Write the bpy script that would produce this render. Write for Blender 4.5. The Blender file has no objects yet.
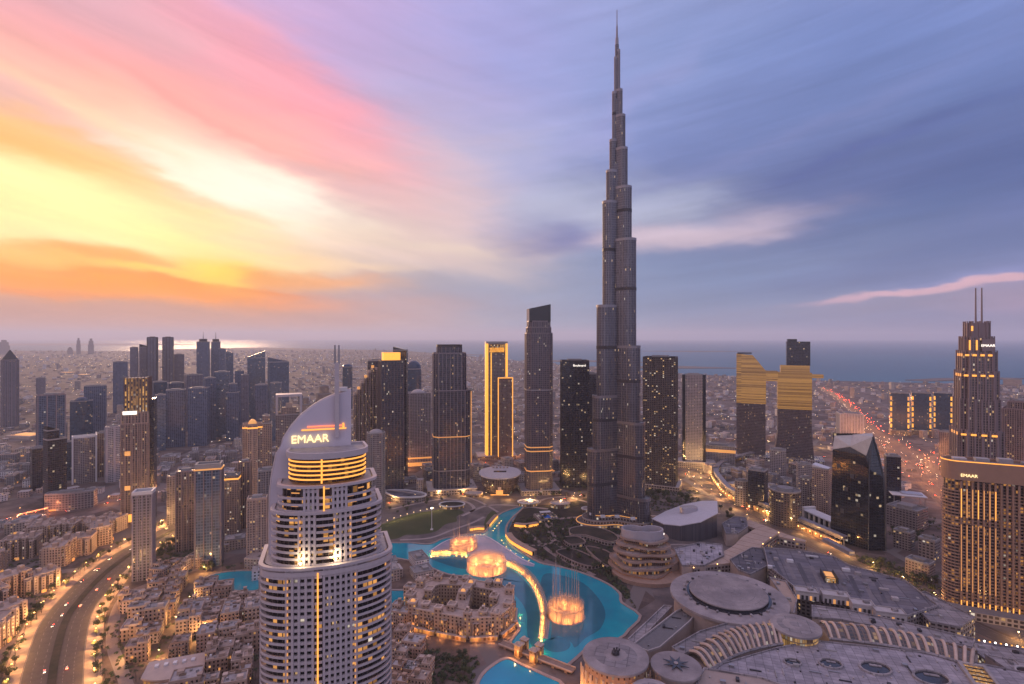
import bpy, math, random
from mathutils import Vector, Matrix
S = bpy.context.scene
COL = S.collection
R = math.radians
PI = math.pi
# ------------------------------------------------------------------ camera
F, CH, HY = 540.0, 300.0, 337.0          # focal length in pixels, camera height (m), eye-level row
cam_d = bpy.data.cameras.new('camera')
cam = bpy.data.objects.new('camera', cam_d)
COL.objects.link(cam)
cam.location = (0, 0, CH)
cam.rotation_euler = (R(90), 0, 0)
cam_d.sensor_width = 36.0
cam_d.lens = F / 1024 * 36.0
cam_d.shift_y = -(342 - HY) / 1024
cam_d.clip_start = 1.0
cam_d.clip_end = 200000.0
S.camera = cam
# ------------------------------------------------------------------ colour management and sampling
S.view_settings.view_transform = 'Standard'
S.view_settings.look = 'None'
S.view_settings.exposure = 0.18
S.view_settings.gamma = 1.0
S.view_settings.use_curve_mapping = False
S.render.engine = 'CYCLES'
cy = S.cycles
cy.use_denoising = True
try:
    cy.denoiser = 'OPENIMAGEDENOISE'
except Exception:
    pass
cy.max_bounces = 5
cy.diffuse_bounces = 2
cy.glossy_bounces = 3
cy.transmission_bounces = 3
cy.volume_bounces = 1
cy.transparent_max_bounces = 24
cy.sample_clamp_indirect = 4.0
cy.caustics_reflective = False
cy.caustics_refractive = False


def lin(c):
    return tuple(((v / 255) / 12.92 if v / 255 <= 0.04045 else ((v / 255 + 0.055) / 1.055) ** 2.4) for v in c)


# ------------------------------------------------------------------ sky: dusk clouds by compass direction, plus a Nishita glow
SUN_AZ, SUN_EL = -30.0, 5.0
w = bpy.data.worlds.new('World')
S.world = w
w.use_nodes = True
nt = w.node_tree
nt.nodes.clear()


def N(tree, typ, **kw):
    n = tree.nodes.new(typ)
    for k, v in kw.items():
        if k.startswith('i_'):
            n.inputs[int(k[2:])].default_value = v
        else:
            setattr(n, k, v)
    return n


def M2(tree, op, a, b=None, c=None, clamp=False):
    n = tree.nodes.new('ShaderNodeMath')
    n.operation = op
    n.use_clamp = clamp
    for i, v in enumerate((a, b, c)):
        if v is None:
            continue
        if isinstance(v, (int, float)):
            n.inputs[i].default_value = v
        else:
            tree.links.new(v, n.inputs[i])
    return n.outputs[0]


def VM(tree, op, a, b=None, scale=None, out=0):
    n = tree.nodes.new('ShaderNodeVectorMath')
    n.operation = op
    for i, v in enumerate((a, b)):
        if v is None:
            continue
        if isinstance(v, (tuple, list)):
            n.inputs[i].default_value = v
        else:
            tree.links.new(v, n.inputs[i])
    if scale is not None:
        if isinstance(scale, (int, float)):
            n.inputs['Scale'].default_value = scale
        else:
            tree.links.new(scale, n.inputs['Scale'])
    return n.outputs[out]


tc = N(nt, 'ShaderNodeTexCoord')
sp = N(nt, 'ShaderNodeSeparateXYZ')
nt.links.new(tc.outputs['Generated'], sp.inputs[0])
AZ = M2(nt, 'ARCTAN2', sp.outputs[0], sp.outputs[1])
EL = M2(nt, 'ARCSINE', sp.outputs[2])
cmb = N(nt, 'ShaderNodeCombineXYZ')
nt.links.new(AZ, cmb.inputs[0])
nt.links.new(EL, cmb.inputs[1])
AE = cmb.outputs[0]


def sky_noise(rot, sx, sy, detail=3.0, rough=0.5, seed=0.0, dist=0.0):
    mp = N(nt, 'ShaderNodeMapping')
    mp.inputs['Location'].default_value = (seed, seed * 0.7, 0)
    mp.inputs['Rotation'].default_value = (0, 0, rot)
    mp.inputs['Scale'].default_value = (sx, sy, 1)
    vr = N(nt, 'ShaderNodeVectorRotate')
    vr.rotation_type = 'Z_AXIS'
    vr.inputs['Angle'].default_value = rot
    nt.links.new(AE, vr.inputs['Vector'])
    mp.inputs['Rotation'].default_value = (0, 0, 0)
    nt.links.new(vr.outputs[0], mp.inputs[0])
    n = N(nt, 'ShaderNodeTexNoise')
    n.inputs['Scale'].default_value = 1.0
    n.inputs['Detail'].default_value = detail
    n.inputs['Roughness'].default_value = rough
    n.inputs['Distortion'].default_value = dist
    nt.links.new(mp.outputs[0], n.inputs['Vector'])
    return n


# soft warping of the direction, so that the cloud banks get ragged edges
w1 = sky_noise(R(14), 3.0, 9.0, 4, 0.55, 3.0)
w2 = sky_noise(R(-8), 5.0, 26.0, 4, 0.6, 11.0)
d1 = VM(nt, 'SUBTRACT', w1.outputs['Color'], (0.5, 0.5, 0.5))
d2 = VM(nt, 'SUBTRACT', w2.outputs['Color'], (0.5, 0.5, 0.5))
d1 = VM(nt, 'MULTIPLY', d1, (0.20, 0.075, 0))
d2 = VM(nt, 'MULTIPLY', d2, (0.12, 0.018, 0))
DAE = VM(nt, 'ADD', AE, VM(nt, 'ADD', d1, d2))
# each bank: (px, py) of its middle in the photograph turned into azimuth/elevation, tilt, half-lengths, colour, weight
BANKS = [
    # high lavender on the left
    (-60, -30, 0, 160, 70, (206, 156, 172), 1), (90, 0, -14, 120, 26, (214, 168, 176), 1), (200, 40, -16, 90, 30, (225, 160, 168), .8),
    (330, 20, -14, 120, 45, (190, 158, 200), 1), (450, 30, 0, 90, 60, (156, 152, 203), 1),
    # pink banks
    (20, 48, -14, 110, 20, (247, 158, 150), 1.2), (160, 80, -18, 110, 20, (255, 160, 153), 1.1), (300, 95, -22, 100, 26, (249, 149, 156), 1.2),
    (370, 140, -14, 40, 26, (244, 152, 156), 1.0), (240, 122, -16, 90, 16, (255, 175, 154), 1),
    # peach under the pink
    (60, 92, -14, 120, 16, (255, 193, 153), 1.2), (180, 130, -18, 100, 14, (255, 197, 166), 1.2), (300, 150, -16, 60, 18, (253, 179, 167), .8),
    # yellow-orange streak and the white-yellow blaze
    (10, 132, -16, 80, 11, (252, 182, 92), 2.4), (100, 160, -18, 80, 8, (250, 190, 128), 2.0),
    (20, 185, -8, 110, 24, (255, 243, 168), 1.8), (110, 215, -10, 90, 16, (255, 236, 160), 1.4), (-60, 195, -5, 90, 32, (255, 240, 160), 1.2),
    (200, 168, -20, 60, 14, (255, 240, 212), 1.4), (260, 185, -24, 60, 18, (255, 250, 232), 1.8), (300, 205, -20, 24, 12, (255, 244, 224), 1.0),
    (190, 205, -16, 70, 12, (255, 221, 156), 1.3), (260, 228, -10, 70, 14, (255, 215, 165), 1.2), (340, 235, -6, 60, 18, (232, 206, 184), 1),
    (200, 240, -6, 50, 10, (255, 227, 140), 1.2), (215, 272, -8, 26, 9, (255, 222, 72), 2.2), (262, 258, 0, 60, 7, (255, 208, 122), 1.0),
    # orange bank above the horizon haze
    (0, 256, -2, 90, 10, (253, 180, 78), 2.0), (90, 252, -2, 60, 5, (247, 158, 70), 2.2), (60, 284, -4, 120, 10, (250, 152, 44), 3.0), (180, 291, -3, 80, 8, (251, 146, 26), 3.4),
    (290, 277, 0, 50, 5, (250, 160, 62), 2.4), (270, 297, -2, 50, 6, (253, 147, 68), 1.2), (350, 282, -3, 40, 5, (248, 184, 132), .9),
    # dull haze over the horizon, left
    (0, 317, 0, 140, 10, (188, 138, 122), 2.6), (150, 319, 0, 120, 10, (188, 138, 122), 2.6), (300, 319, 0, 100, 10, (188, 138, 122), 2.6),
    (60, 338, 0, 160, 8, (190, 142, 132), 2.4), (240, 338, 0, 120, 8, (190, 142, 132), 2.4), (380, 336, 0, 80, 8, (196, 166, 154), 1.6),
    (420, 312, 0, 80, 14, (178, 156, 162), 1.5), (340, 300, 0, 60, 6, (198, 150, 137), 1.0),
    # middle greys
    (430, 100, 0, 60, 40, (173, 168, 199), 1), (450, 180, -20, 60, 40, (204, 184, 192), 1.2), (390, 200, -10, 50, 30, (210, 182, 180), 1.2),
    (420, 262, -3, 90, 12, (208, 184, 178), 1.5), (500, 250, 0, 40, 14, (214, 190, 178), 1.3), (420, 284, 0, 80, 10, (145, 146, 164), 1.5),
    (530, 300, 0, 80, 18, (132, 146, 175), 1.6), (540, 330, 0, 100, 10, (132, 152, 179), 1.6), (530, 160, 0, 40, 40, (160, 166, 203), 1), (520, 60, 0, 60, 50, (143, 150, 203), 1.2),
    (542, 238, -4, 42, 12, (98, 108, 160), 2.6), (570, 262, 0, 60, 8, (122, 140, 175), 1.4),
    # bright wisp behind the tall spire
    (560, 205, 8, 50, 14, (178, 180, 201), 1.4), (650, 205, 0, 60, 14, (173, 176, 197), 1.4), (694, 234, 5, 66, 8, (208, 186, 196), 1.9), (730, 232, 6, 40, 5, (198, 178, 194), 1.0),
    # blue-violet right half
    (620, 60, 0, 70, 60, (131, 146, 194), 1.2), (720, 40, 0, 80, 50, (116, 134, 184), 1.2), (860, 40, 0, 100, 44, (103, 124, 179), 1.3), (1000, 30, 0, 90, 44, (109, 128, 182), 1.3),
    (700, 120, 12, 90, 26, (107, 122, 173), 1.2), (820, 110, 14, 100, 26, (96, 114, 163), 1.3), (1000, 90, 14, 100, 26, (88, 108, 158), 1.3),
    (690, 170, 8, 90, 16, (101, 114, 161), 1.2), (830, 180, 12, 120, 22, (83, 98, 145), 1.6), (1000, 170, 14, 110, 24, (73, 92, 141), 1.7), (1120, 120, 10, 100, 60, (83, 100, 152), 1.3),
    (900, 215, 6, 110, 14, (90, 108, 152), 1.7), (790, 250, 4, 90, 10, (109, 122, 159), 1.4), (1000, 240, 4, 100, 10, (92, 108, 151), 1.4), (680, 275, 0, 90, 14, (111, 128, 165), 1.6),
    (860, 275, 4, 90, 8, (103, 116, 156), 1.4), (925, 293, 4, 70, 1.7, (208, 166, 178), 3.0), (1000, 285, 5, 60, 1.8, (212, 170, 180), 2.6), (880, 308, 2, 120, 6, (137, 132, 156), 1.5),
    (700, 316, 0, 100, 12, (114, 130, 163), 1.6), (850, 330, 0, 120, 9, (118, 124, 156), 1.8), (1010, 326, 0, 100, 10, (129, 124, 152), 1.7), (1020, 306, 0, 60, 8, (172, 142, 164), 1.0), (680, 338, 0, 90, 8, (118, 138, 167), 1.6),
    # finer streaks
    (140, 268, -6, 50, 2.6, (255, 214, 96), 2.2), (60, 270, -4, 60, 2.4, (240, 138, 60), 2.0), (30, 295, -3, 60, 2.6, (238, 138, 66), 2.0), (240, 286, -2, 50, 2.4, (238, 132, 40), 2.2), (320, 262, -4, 50, 3, (252, 214, 168), 1.8),
    (210, 196, -18, 60, 3.6, (240, 190, 150), 2.0), (80, 112, -16, 90, 4, (254, 206, 168), 1.6), (200, 108, -18, 70, 4, (238, 146, 142), 1.4), (330, 176, -16, 50, 4, (216, 176, 178), 1.6), (440, 248, -3, 50, 3, (226, 204, 186), 1.8), (760, 150, 14, 120, 5, (124, 132, 180), 1.2), (900, 140, 14, 110, 5, (78, 90, 146), 1.4), (620, 110, 30, 60, 8, (152, 152, 200), 1.0),
]
wsum = None
csum = None


ds = N(nt, 'ShaderNodeSeparateXYZ')
nt.links.new(DAE, ds.inputs[0])
dx, dy = ds.outputs[0], ds.outputs[1]
q1 = N(nt, 'ShaderNodeCombineXYZ')
q2 = N(nt, 'ShaderNodeCombineXYZ')
q2.inputs[2].default_value = 1.0
for sock, val in ((q1.inputs[0], dx), (q1.inputs[1], dy), (q1.inputs[2], M2(nt, 'MULTIPLY', dx, dy)), (q2.inputs[0], M2(nt, 'MULTIPLY', dx, dx)), (q2.inputs[1], M2(nt, 'MULTIPLY', dy, dy))):
    nt.links.new(val, sock)


def add_bank(az, el, rot, sa, se, col, wt):
    """a Gaussian patch of colour round one direction, written as a quadratic form in azimuth and elevation"""
    global wsum, csum
    c, s_ = math.cos(rot), math.sin(rot)
    ia, ie = 1 / sa ** 2, 1 / se ** 2
    A = c * c * ia + s_ * s_ * ie
    B = 2 * c * s_ * (ia - ie)
    D = s_ * s_ * ia + c * c * ie
    k1 = (-2 * A * az - B * el, -B * az - 2 * D * el, B)
    k2 = (A, D, A * az * az + B * az * el + D * el * el)
    v1, v2 = q1.outputs[0], q2.outputs[0]
    if wsum is not None:          # chained so that Cycles evaluates bank after bank (keeps its stack small)
        m = nt.nodes.new('ShaderNodeVectorMath')
        m.operation = 'MULTIPLY_ADD'
        nt.links.new(csum, m.inputs[0])
        m.inputs[1].default_value = (1e-8, 1e-8, 1e-8)
        nt.links.new(v1, m.inputs[2])
        v1 = m.outputs[0]
    e1 = VM(nt, 'DOT_PRODUCT', v1, k1, out=1)
    e2 = VM(nt, 'DOT_PRODUCT', v2, k2, out=1)
    e = M2(nt, 'POWER', 0.60653, M2(nt, 'ADD', e1, e2))
    lc = tuple(wt * v for v in lin(col))
    c = VM(nt, 'SCALE', lc, scale=e)
    if wsum is None:
        wsum = M2(nt, 'MULTIPLY', e, wt)
        csum = c
    else:
        wsum = M2(nt, 'MULTIPLY_ADD', e, wt, wsum)
        csum = VM(nt, 'ADD', csum, c)


for (px, py, rot, sx, sy, col, wt) in BANKS:
    az = math.atan((px - 512) / F)
    el = math.atan((HY - py) / F * math.cos(az))
    add_bank(az, el, R(rot), sx / F * math.cos(az) ** 2 * 0.9, sy / F * math.cos(az) * math.cos(el) ** 2, col, wt)
# the sky outside the frame: overhead, to the sides and, brightened as fill light, behind
for (az, el, sa, se, col, wt) in [(-75, 12, 20, 14, (240, 190, 160), .6), (-75, 40, 25, 18, (214, 176, 196), .5), (-120, 20, 30, 25, (200, 182, 202), .5), (180, 15, 35, 25, (186, 180, 208), .5),
                                  (-180, 15, 35, 25, (186, 180, 208), .5), (120, 20, 30, 25, (164, 166, 204), .5), (75, 20, 20, 20, (130, 134, 184), .5), (0, 60, 50, 18, (186, 176, 212), .5),
                                  (120, 60, 60, 20, (170, 168, 206), .4), (-120, 60, 60, 20, (198, 178, 204), .4), (180, 60, 60, 20, (184, 176, 208), .4), (-180, 60, 60, 20, (184, 176, 208), .4)]:
    add_bank(R(az), R(el), 0, R(sa), R(se), col, wt)
wsum = M2(nt, 'ADD', wsum, 0.004)
csum = VM(nt, 'ADD', csum, tuple(0.004 * v for v in lin((140, 138, 186))))
inv = M2(nt, 'DIVIDE', 1.0, wsum)
skyc = VM(nt, 'SCALE', csum, scale=inv)
# fine streaks in the clouds
st1 = sky_noise(R(13), 2.2, 24.0, 5, 0.6, 5.0, 0.4)
st2 = sky_noise(R(-7), 3.0, 40.0, 5, 0.6, 8.0, 0.2)
right = M2(nt, 'MULTIPLY_ADD', AZ, 2.2, 0.5, clamp=True)
stm = M2(nt, 'ADD', M2(nt, 'MULTIPLY', st1.outputs[0], M2(nt, 'SUBTRACT', 1.0, right)), M2(nt, 'MULTIPLY', st2.outputs[0], right))
stm = M2(nt, 'MULTIPLY_ADD', M2(nt, 'SUBTRACT', stm, 0.5), 0.42, 1.0)
skyc = VM(nt, 'SCALE', skyc, scale=stm)
bg = N(nt, 'ShaderNodeBackground')
nt.links.new(skyc, bg.inputs[0])
bg.inputs[1].default_value = 1.08
nish = N(nt, 'ShaderNodeTexSky')
nish.sky_type = 'NISHITA'
nish.sun_disc = False
nish.sun_elevation = R(SUN_EL)
nish.sun_rotation = R(SUN_AZ)
bg2 = N(nt, 'ShaderNodeBackground')
nt.links.new(nish.outputs[0], bg2.inputs[0])
bg2.inputs[1].default_value = 0.0015
ads = N(nt, 'ShaderNodeAddShader')
nt.links.new(bg.outputs[0], ads.inputs[0])
nt.links.new(bg2.outputs[0], ads.inputs[1])
wo = N(nt, 'ShaderNodeOutputWorld')
nt.links.new(ads.outputs[0], wo.inputs[0])
# ------------------------------------------------------------------ sun: low, veiled by cloud
sd = bpy.data.lights.new('sun', 'SUN')
sd.energy = 2.0
sd.angle = R(10)
sd.color = (1.0, 0.62, 0.36)
so = bpy.data.objects.new('sun', sd)
COL.objects.link(so)
sv = Vector((math.sin(R(SUN_AZ)) * math.cos(R(SUN_EL + 3)), math.cos(R(SUN_AZ)) * math.cos(R(SUN_EL + 3)), math.sin(R(SUN_EL + 3))))
so.rotation_euler = (-sv).to_track_quat('-Z', 'Y').to_euler()
so.location = (-400, 900, 900)
w.cycles.sampling_method = 'MANUAL'
w.cycles.sample_map_resolution = 256
# ================================================================== tools
rnd = random.Random(7)


def g(px, py, z=0.0):
    """the point of height z that stands at a pixel of the photograph"""
    d = F * (CH - z) / (py - HY)
    return Vector(((px - 512) / F * d, d, z))


def at(px, d, z=0.0):
    return Vector(((px - 512) / F * d, d, z))


def zpx(py, d):
    return CH - (py - HY) * d / F


def rect(w, d, rz=0.0, cx=0.0, cy=0.0):
    c, s = math.cos(rz), math.sin(rz)
    return [(cx + x * c - y * s, cy + x * s + y * c) for x, y in ((-w / 2, -d / 2), (w / 2, -d / 2), (w / 2, d / 2), (-w / 2, d / 2))]


def ell(a, b=None, n=28, cx=0.0, cy=0.0, a0=0.0):
    b = b or a
    return [(cx + a * math.cos(a0 + 2 * PI * i / n), cy + b * math.sin(a0 + 2 * PI * i / n)) for i in range(n)]


def rrect(w, d, r, n=5):
    out = []
    for (sx, sy, a) in ((1, -1, -90), (1, 1, 0), (-1, 1, 90), (-1, -1, 180)):
        for i in range(n + 1):
            t = R(a + 90 * i / n)
            out.append((sx * (w / 2 - r) + r * math.cos(t), sy * (d / 2 - r) + r * math.sin(t)))
    return out


def bow(w, d, s, n=16, back=0.0):
    """plan with a bowed front (towards -y) and a flat or bowed back"""
    f = []
    for i in range(n + 1):
        t = -1 + 2 * i / n
        f.append((w / 2 * t, -d / 2 - s * (1 - t * t)))
    bk = []
    if back:
        for i in range(n + 1):
            t = 1 - 2 * i / n
            bk.append((w / 2 * t, d / 2 + back * (1 - t * t)))
    else:
        bk = [(w / 2, d / 2), (-w / 2, d / 2)]
    return f + bk


def area2(p):
    return sum(p[i][0] * p[(i + 1) % len(p)][1] - p[(i + 1) % len(p)][0] * p[i][1] for i in range(len(p)))


def ccw(p):
    return list(p) if area2(p) > 0 else list(p)[::-1]


def scalep(p, sx, sy=None, dx=0, dy=0):
    sy = sx if sy is None else sy
    return [(x * sx + dx, y * sy + dy) for x, y in p]


def offset(p, o):
    """grow (o>0) or shrink a CCW polygon by moving its corners along the mitre"""
    n = len(p)
    out = []
    for i in range(n):
        a, b, c = Vector(p[i - 1]), Vector(p[i]), Vector(p[(i + 1) % n])
        e1, e2 = (b - a), (c - b)
        if e1.length < 1e-6 or e2.length < 1e-6:
            out.append(tuple(b)); continue
        e1.normalize(); e2.normalize()
        n1, n2 = Vector((e1.y, -e1.x)), Vector((e2.y, -e2.x))
        m = n1 + n2
        k = max(0.35, m.length_squared / 2)
        out.append(tuple(b + m * (o / k)))
    return out


def inside(p, x, y):
    r = False
    n = len(p)
    j = n - 1
    for i in range(n):
        if (p[i][1] > y) != (p[j][1] > y) and x < (p[j][0] - p[i][0]) * (y - p[i][1]) / (p[j][1] - p[i][1]) + p[i][0]:
            r = not r
        j = i
    return r


def seg_dist(pts, x, y):
    best = 1e9
    q = Vector((x, y))
    for a, b in zip(pts, pts[1:]):
        a, b = Vector(a[:2]), Vector(b[:2])
        ab = b - a
        t = max(0, min(1, (q - a).dot(ab) / max(ab.length_squared, 1e-6)))
        best = min(best, (a + ab * t - q).length)
    return best


def smooth(pts, k=6, closed=False):
    """Catmull-Rom through the points"""
    P = [Vector(p) for p in pts]
    n = len(P)
    out = []
    rng = range(n) if closed else range(n - 1)
    for i in rng:
        p0 = P[(i - 1) % n] if closed or i > 0 else P[0]
        p1, p2 = P[i], P[(i + 1) % n]
        p3 = P[(i + 2) % n] if closed or i + 2 < n else P[-1]
        for j in range(k):
            t = j / k
            out.append(0.5 * ((2 * p1) + (p2 - p0) * t + (2 * p0 - 5 * p1 + 4 * p2 - p3) * t * t + (-p0 + 3 * p1 - 3 * p2 + p3) * t ** 3))
    if not closed:
        out.append(P[-1])
    return out


class MB:
    """collects shapes and links them as one mesh object"""

    def __init__(s):
        s.v, s.f, s.m, s.uv = [], [], [], []

    def face(s, idx, m=0, uv=None):
        s.f.append(tuple(idx)); s.m.append(m)
        s.uv.append(uv if uv else [(s.v[i][0], s.v[i][1]) for i in idx])

    def prism(s, poly, z0, z1, mw=0, mt=1, top=True, bottom=False, poly1=None, v0=None):
        p = ccw(poly)
        q = ccw(poly1) if poly1 else p
        n = len(p); b = len(s.v)
        s.v += [(x, y, z0) for x, y in p] + [(x, y, z1) for x, y in q]
        u = 0.0
        va = z0 if v0 is None else v0
        vb = va + z1 - z0
        for i in range(n):
            j = (i + 1) % n
            L = math.hypot(p[i][0] - p[j][0], p[i][1] - p[j][1])
            s.face((b + i, b + j, b + n + j, b + n + i), mw, [(u, va), (u + L, va), (u + L, vb), (u, vb)])
            u += L
        if top:
            s.face(range(b + n, b + 2 * n), mt)
        if bottom:
            s.face(range(b + n - 1, b - 1, -1), mt)
        return s

    def box(s, cx, cy, z0, sx, sy, sz, rz=0.0, mw=0, mt=None, bottom=False):
        return s.prism(rect(sx, sy, rz, cx, cy), z0, z0 + sz, mw, mw if mt is None else mt, bottom=bottom)

    def ring(s, po, pi, z0, z1, mo=0, mi=None, mt=None, bottom=False):
        """a wall that follows the closed outline po outside and pi inside"""
        po, pi = ccw(po), ccw(pi)
        n = len(po); b = len(s.v)
        mi = mo if mi is None else mi
        mt = mo if mt is None else mt
        for p, z in ((po, z0), (po, z1), (pi, z1), (pi, z0)):
            s.v += [(x, y, z) for x, y in p]
        u = 0.0
        for i in range(n):
            j = (i + 1) % n
            L = math.hypot(po[i][0] - po[j][0], po[i][1] - po[j][1])
            uv = [(u, z0), (u + L, z0), (u + L, z1), (u, z1)]
            s.face((b + i, b + j, b + n + j, b + n + i), mo, uv)
            s.face((b + n + i, b + n + j, b + 2 * n + j, b + 2 * n + i), mt)
            s.face((b + 2 * n + i, b + 2 * n + j, b + 3 * n + j, b + 3 * n + i), mi, uv)
            if bottom:
                s.face((b + 3 * n + i, b + 3 * n + j, b + j, b + i), mt)
            u += L
        return s

    def strip(s, po, pi, z0, z1, m=0):
        """a solid band along an open curve: po outer line, pi inner line"""
        n = len(po); b = len(s.v)
        for p, z in ((po, z0), (po, z1), (pi, z1), (pi, z0)):
            s.v += [(x, y, z) for x, y in p]
        u = 0.0
        for i in range(n - 1):
            L = math.hypot(po[i][0] - po[i + 1][0], po[i][1] - po[i + 1][1])
            uv = [(u, z0), (u + L, z0), (u + L, z1), (u, z1)]
            for k in range(4):
                k2 = (k + 1) % 4
                s.face((b + k * n + i, b + k * n + i + 1, b + k2 * n + i + 1, b + k2 * n + i), m, uv)
            u += L
        s.face((b, b + n, b + 2 * n, b + 3 * n), m)
        s.face((b + n - 1, b + 4 * n - 1, b + 3 * n - 1, b + 2 * n - 1), m)
        return s

    def tube(s, pts, r, n=6, m=0, r1=None, caps=True):
        P = [Vector(p) for p in pts]
        b = len(s.v)
        k = len(P)
        for i, p in enumerate(P):
            t = (P[min(i + 1, k - 1)] - P[max(i - 1, 0)]).normalized()
            a = t.orthogonal().normalized() if abs(t.z) > 0.95 else t.cross(Vector((0, 0, 1))).normalized()
            c = t.cross(a).normalized()
            rr = r if r1 is None else r + (r1 - r) * i / max(k - 1, 1)
            for j in range(n):
                an = 2 * PI * j / n
                q = p + (a * math.cos(an) + c * math.sin(an)) * rr
                s.v.append(tuple(q))
        for i in range(k - 1):
            for j in range(n):
                j2 = (j + 1) % n
                s.face((b + i * n + j, b + i * n + j2, b + (i + 1) * n + j2, b + (i + 1) * n + j), m, [(j, i), (j + 1, i), (j + 1, i + 1), (j, i + 1)])
        if caps:
            s.face(range(b + n - 1, b - 1, -1), m)
            s.face(range(b + (k - 1) * n, b + k * n), m)
        return s

    def lathe(s, prof, n=28, m=0, cx=0.0, cy=0.0, ax=1.0, ay=1.0, mats=None, cap=True):
        b = len(s.v)
        for r, z in prof:
            s.v += [(cx + ax * r * math.cos(2 * PI * i / n), cy + ay * r * math.sin(2 * PI * i / n), z) for i in range(n)]
        u = 0.0
        for k in range(len(prof) - 1):
            mm = mats[k] if mats else m
            L = math.hypot(prof[k][0] - prof[k + 1][0], prof[k][1] - prof[k + 1][1])
            for i in range(n):
                j = (i + 1) % n
                ru = max(prof[0][0], prof[1][0]) * 2 * PI / n
                s.face((b + k * n + i, b + k * n + j, b + (k + 1) * n + j, b + (k + 1) * n + i), mm, [(i * ru, u), (i * ru + ru, u), (i * ru + ru, u + L), (i * ru, u + L)])
            u += L
        if cap and prof[-1][0] > 1e-3:
            s.face(range(b + (len(prof) - 1) * n, b + len(prof) * n), mats[-1] if mats else m)
        return s

    def flat(s, poly, z, m=0):
        p = ccw(poly); b = len(s.v)
        s.v += [(q[0], q[1], z) for q in p]
        s.face(range(b, b + len(p)), m)
        return s

    def ribbon(s, pts, w0, w1, z, m=0):
        """flat strip along a line, from w0 to w1 metres to the right of it"""
        P = [Vector((p[0], p[1])) for p in pts]
        b = len(s.v); k = len(P); u = 0.0; us = []
        for i, p in enumerate(P):
            t = (P[min(i + 1, k - 1)] - P[max(i - 1, 0)]).normalized()
            nn = Vector((t.y, -t.x))
            if i:
                u += (P[i] - P[i - 1]).length
            us.append(u)
            for ww in (w0, w1):
                q = p + nn * ww
                zz = z(u) if callable(z) else z
                s.v.append((q.x, q.y, zz))
        for i in range(k - 1):
            s.face((b + 2 * i, b + 2 * i + 1, b + 2 * i + 3, b + 2 * i + 2), m, [(w0, us[i]), (w1, us[i]), (w1, us[i + 1]), (w0, us[i + 1])])
        return s

    def fins(s, poly, z0, z1, sp, wd=0.6, pr=0.5, m=2):
        """upright ribs standing proud of the outline's edges"""
        p = ccw(poly); n = len(p)
        for i in range(n):
            a, b_ = Vector(p[i]), Vector(p[(i + 1) % n])
            L = (b_ - a).length
            if L < 0.3:
                continue
            t = (b_ - a) / L
            nn = Vector((t.y, -t.x))
            k = max(1, round(L / sp))
            ang = math.atan2(t.y, t.x)
            for j in range(k + (1 if L > sp * 1.5 else 0)):
                f = j / k if L > sp * 1.5 else 0.5
                f = 0.02 + 0.96 * f
                c = a + t * (L * f) + nn * (pr / 2)
                s.box(c.x, c.y, z0, wd, pr + 0.05, z1 - z0, ang, m)
        return s

    def build(s, name, mats, parent=None, smooth=False, loc=None, rz=0.0):
        me = bpy.data.meshes.new(name)
        me.from_pydata(s.v, [], s.f)
        if not isinstance(mats, (list, tuple)):
            mats = [mats]
        for m in mats:
            me.materials.append(m)
        top = len(mats) - 1
        me.polygons.foreach_set('material_index', [min(i, top) for i in s.m])
        ul = me.uv_layers.new(name='metres')
        flat = []
        for q in s.uv:
            for c in q:
                flat += [c[0], c[1]]
        ul.data.foreach_set('uv', flat)
        if smooth:
            me.polygons.foreach_set('use_smooth', [True] * len(me.polygons))
        me.update()
        o = bpy.data.objects.new(name, me)
        COL.objects.link(o)
        if parent is not None:
            o.parent = parent
        if loc is not None:
            o.location = loc
        o.rotation_euler = (0, 0, rz)
        return o


LABELS = {}


def tag(o, label=None, cat=None, group=None, kind=None):
    if label:
        o['label'] = label
    if cat:
        o['category'] = cat
    if group:
        o['group'] = group
    if kind:
        o['kind'] = kind
    return o


def thing(name, label, cat, loc=(0, 0, 0), rz=0.0, group=None):
    o = bpy.data.objects.new(name, None)
    o.empty_display_size = 1
    COL.objects.link(o)
    o.location = loc
    o.rotation_euler = (0, 0, rz)
    return tag(o, label, cat, group)


def dup(o, parent=None):
    """a copy of a thing with its parts and their sub-parts (mesh data shared)"""
    c = o.copy()
    COL.objects.link(c)
    if parent is not None:
        c.parent = parent
    for ch in list(o.children):
        dup(ch, c)
    return c


# ================================================================== materials
MATS = {}


def newmat(name):
    m = bpy.data.materials.new(name)
    m.use_nodes = True
    t = m.node_tree
    p = t.nodes['Principled BSDF']
    return m, t, p


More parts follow.
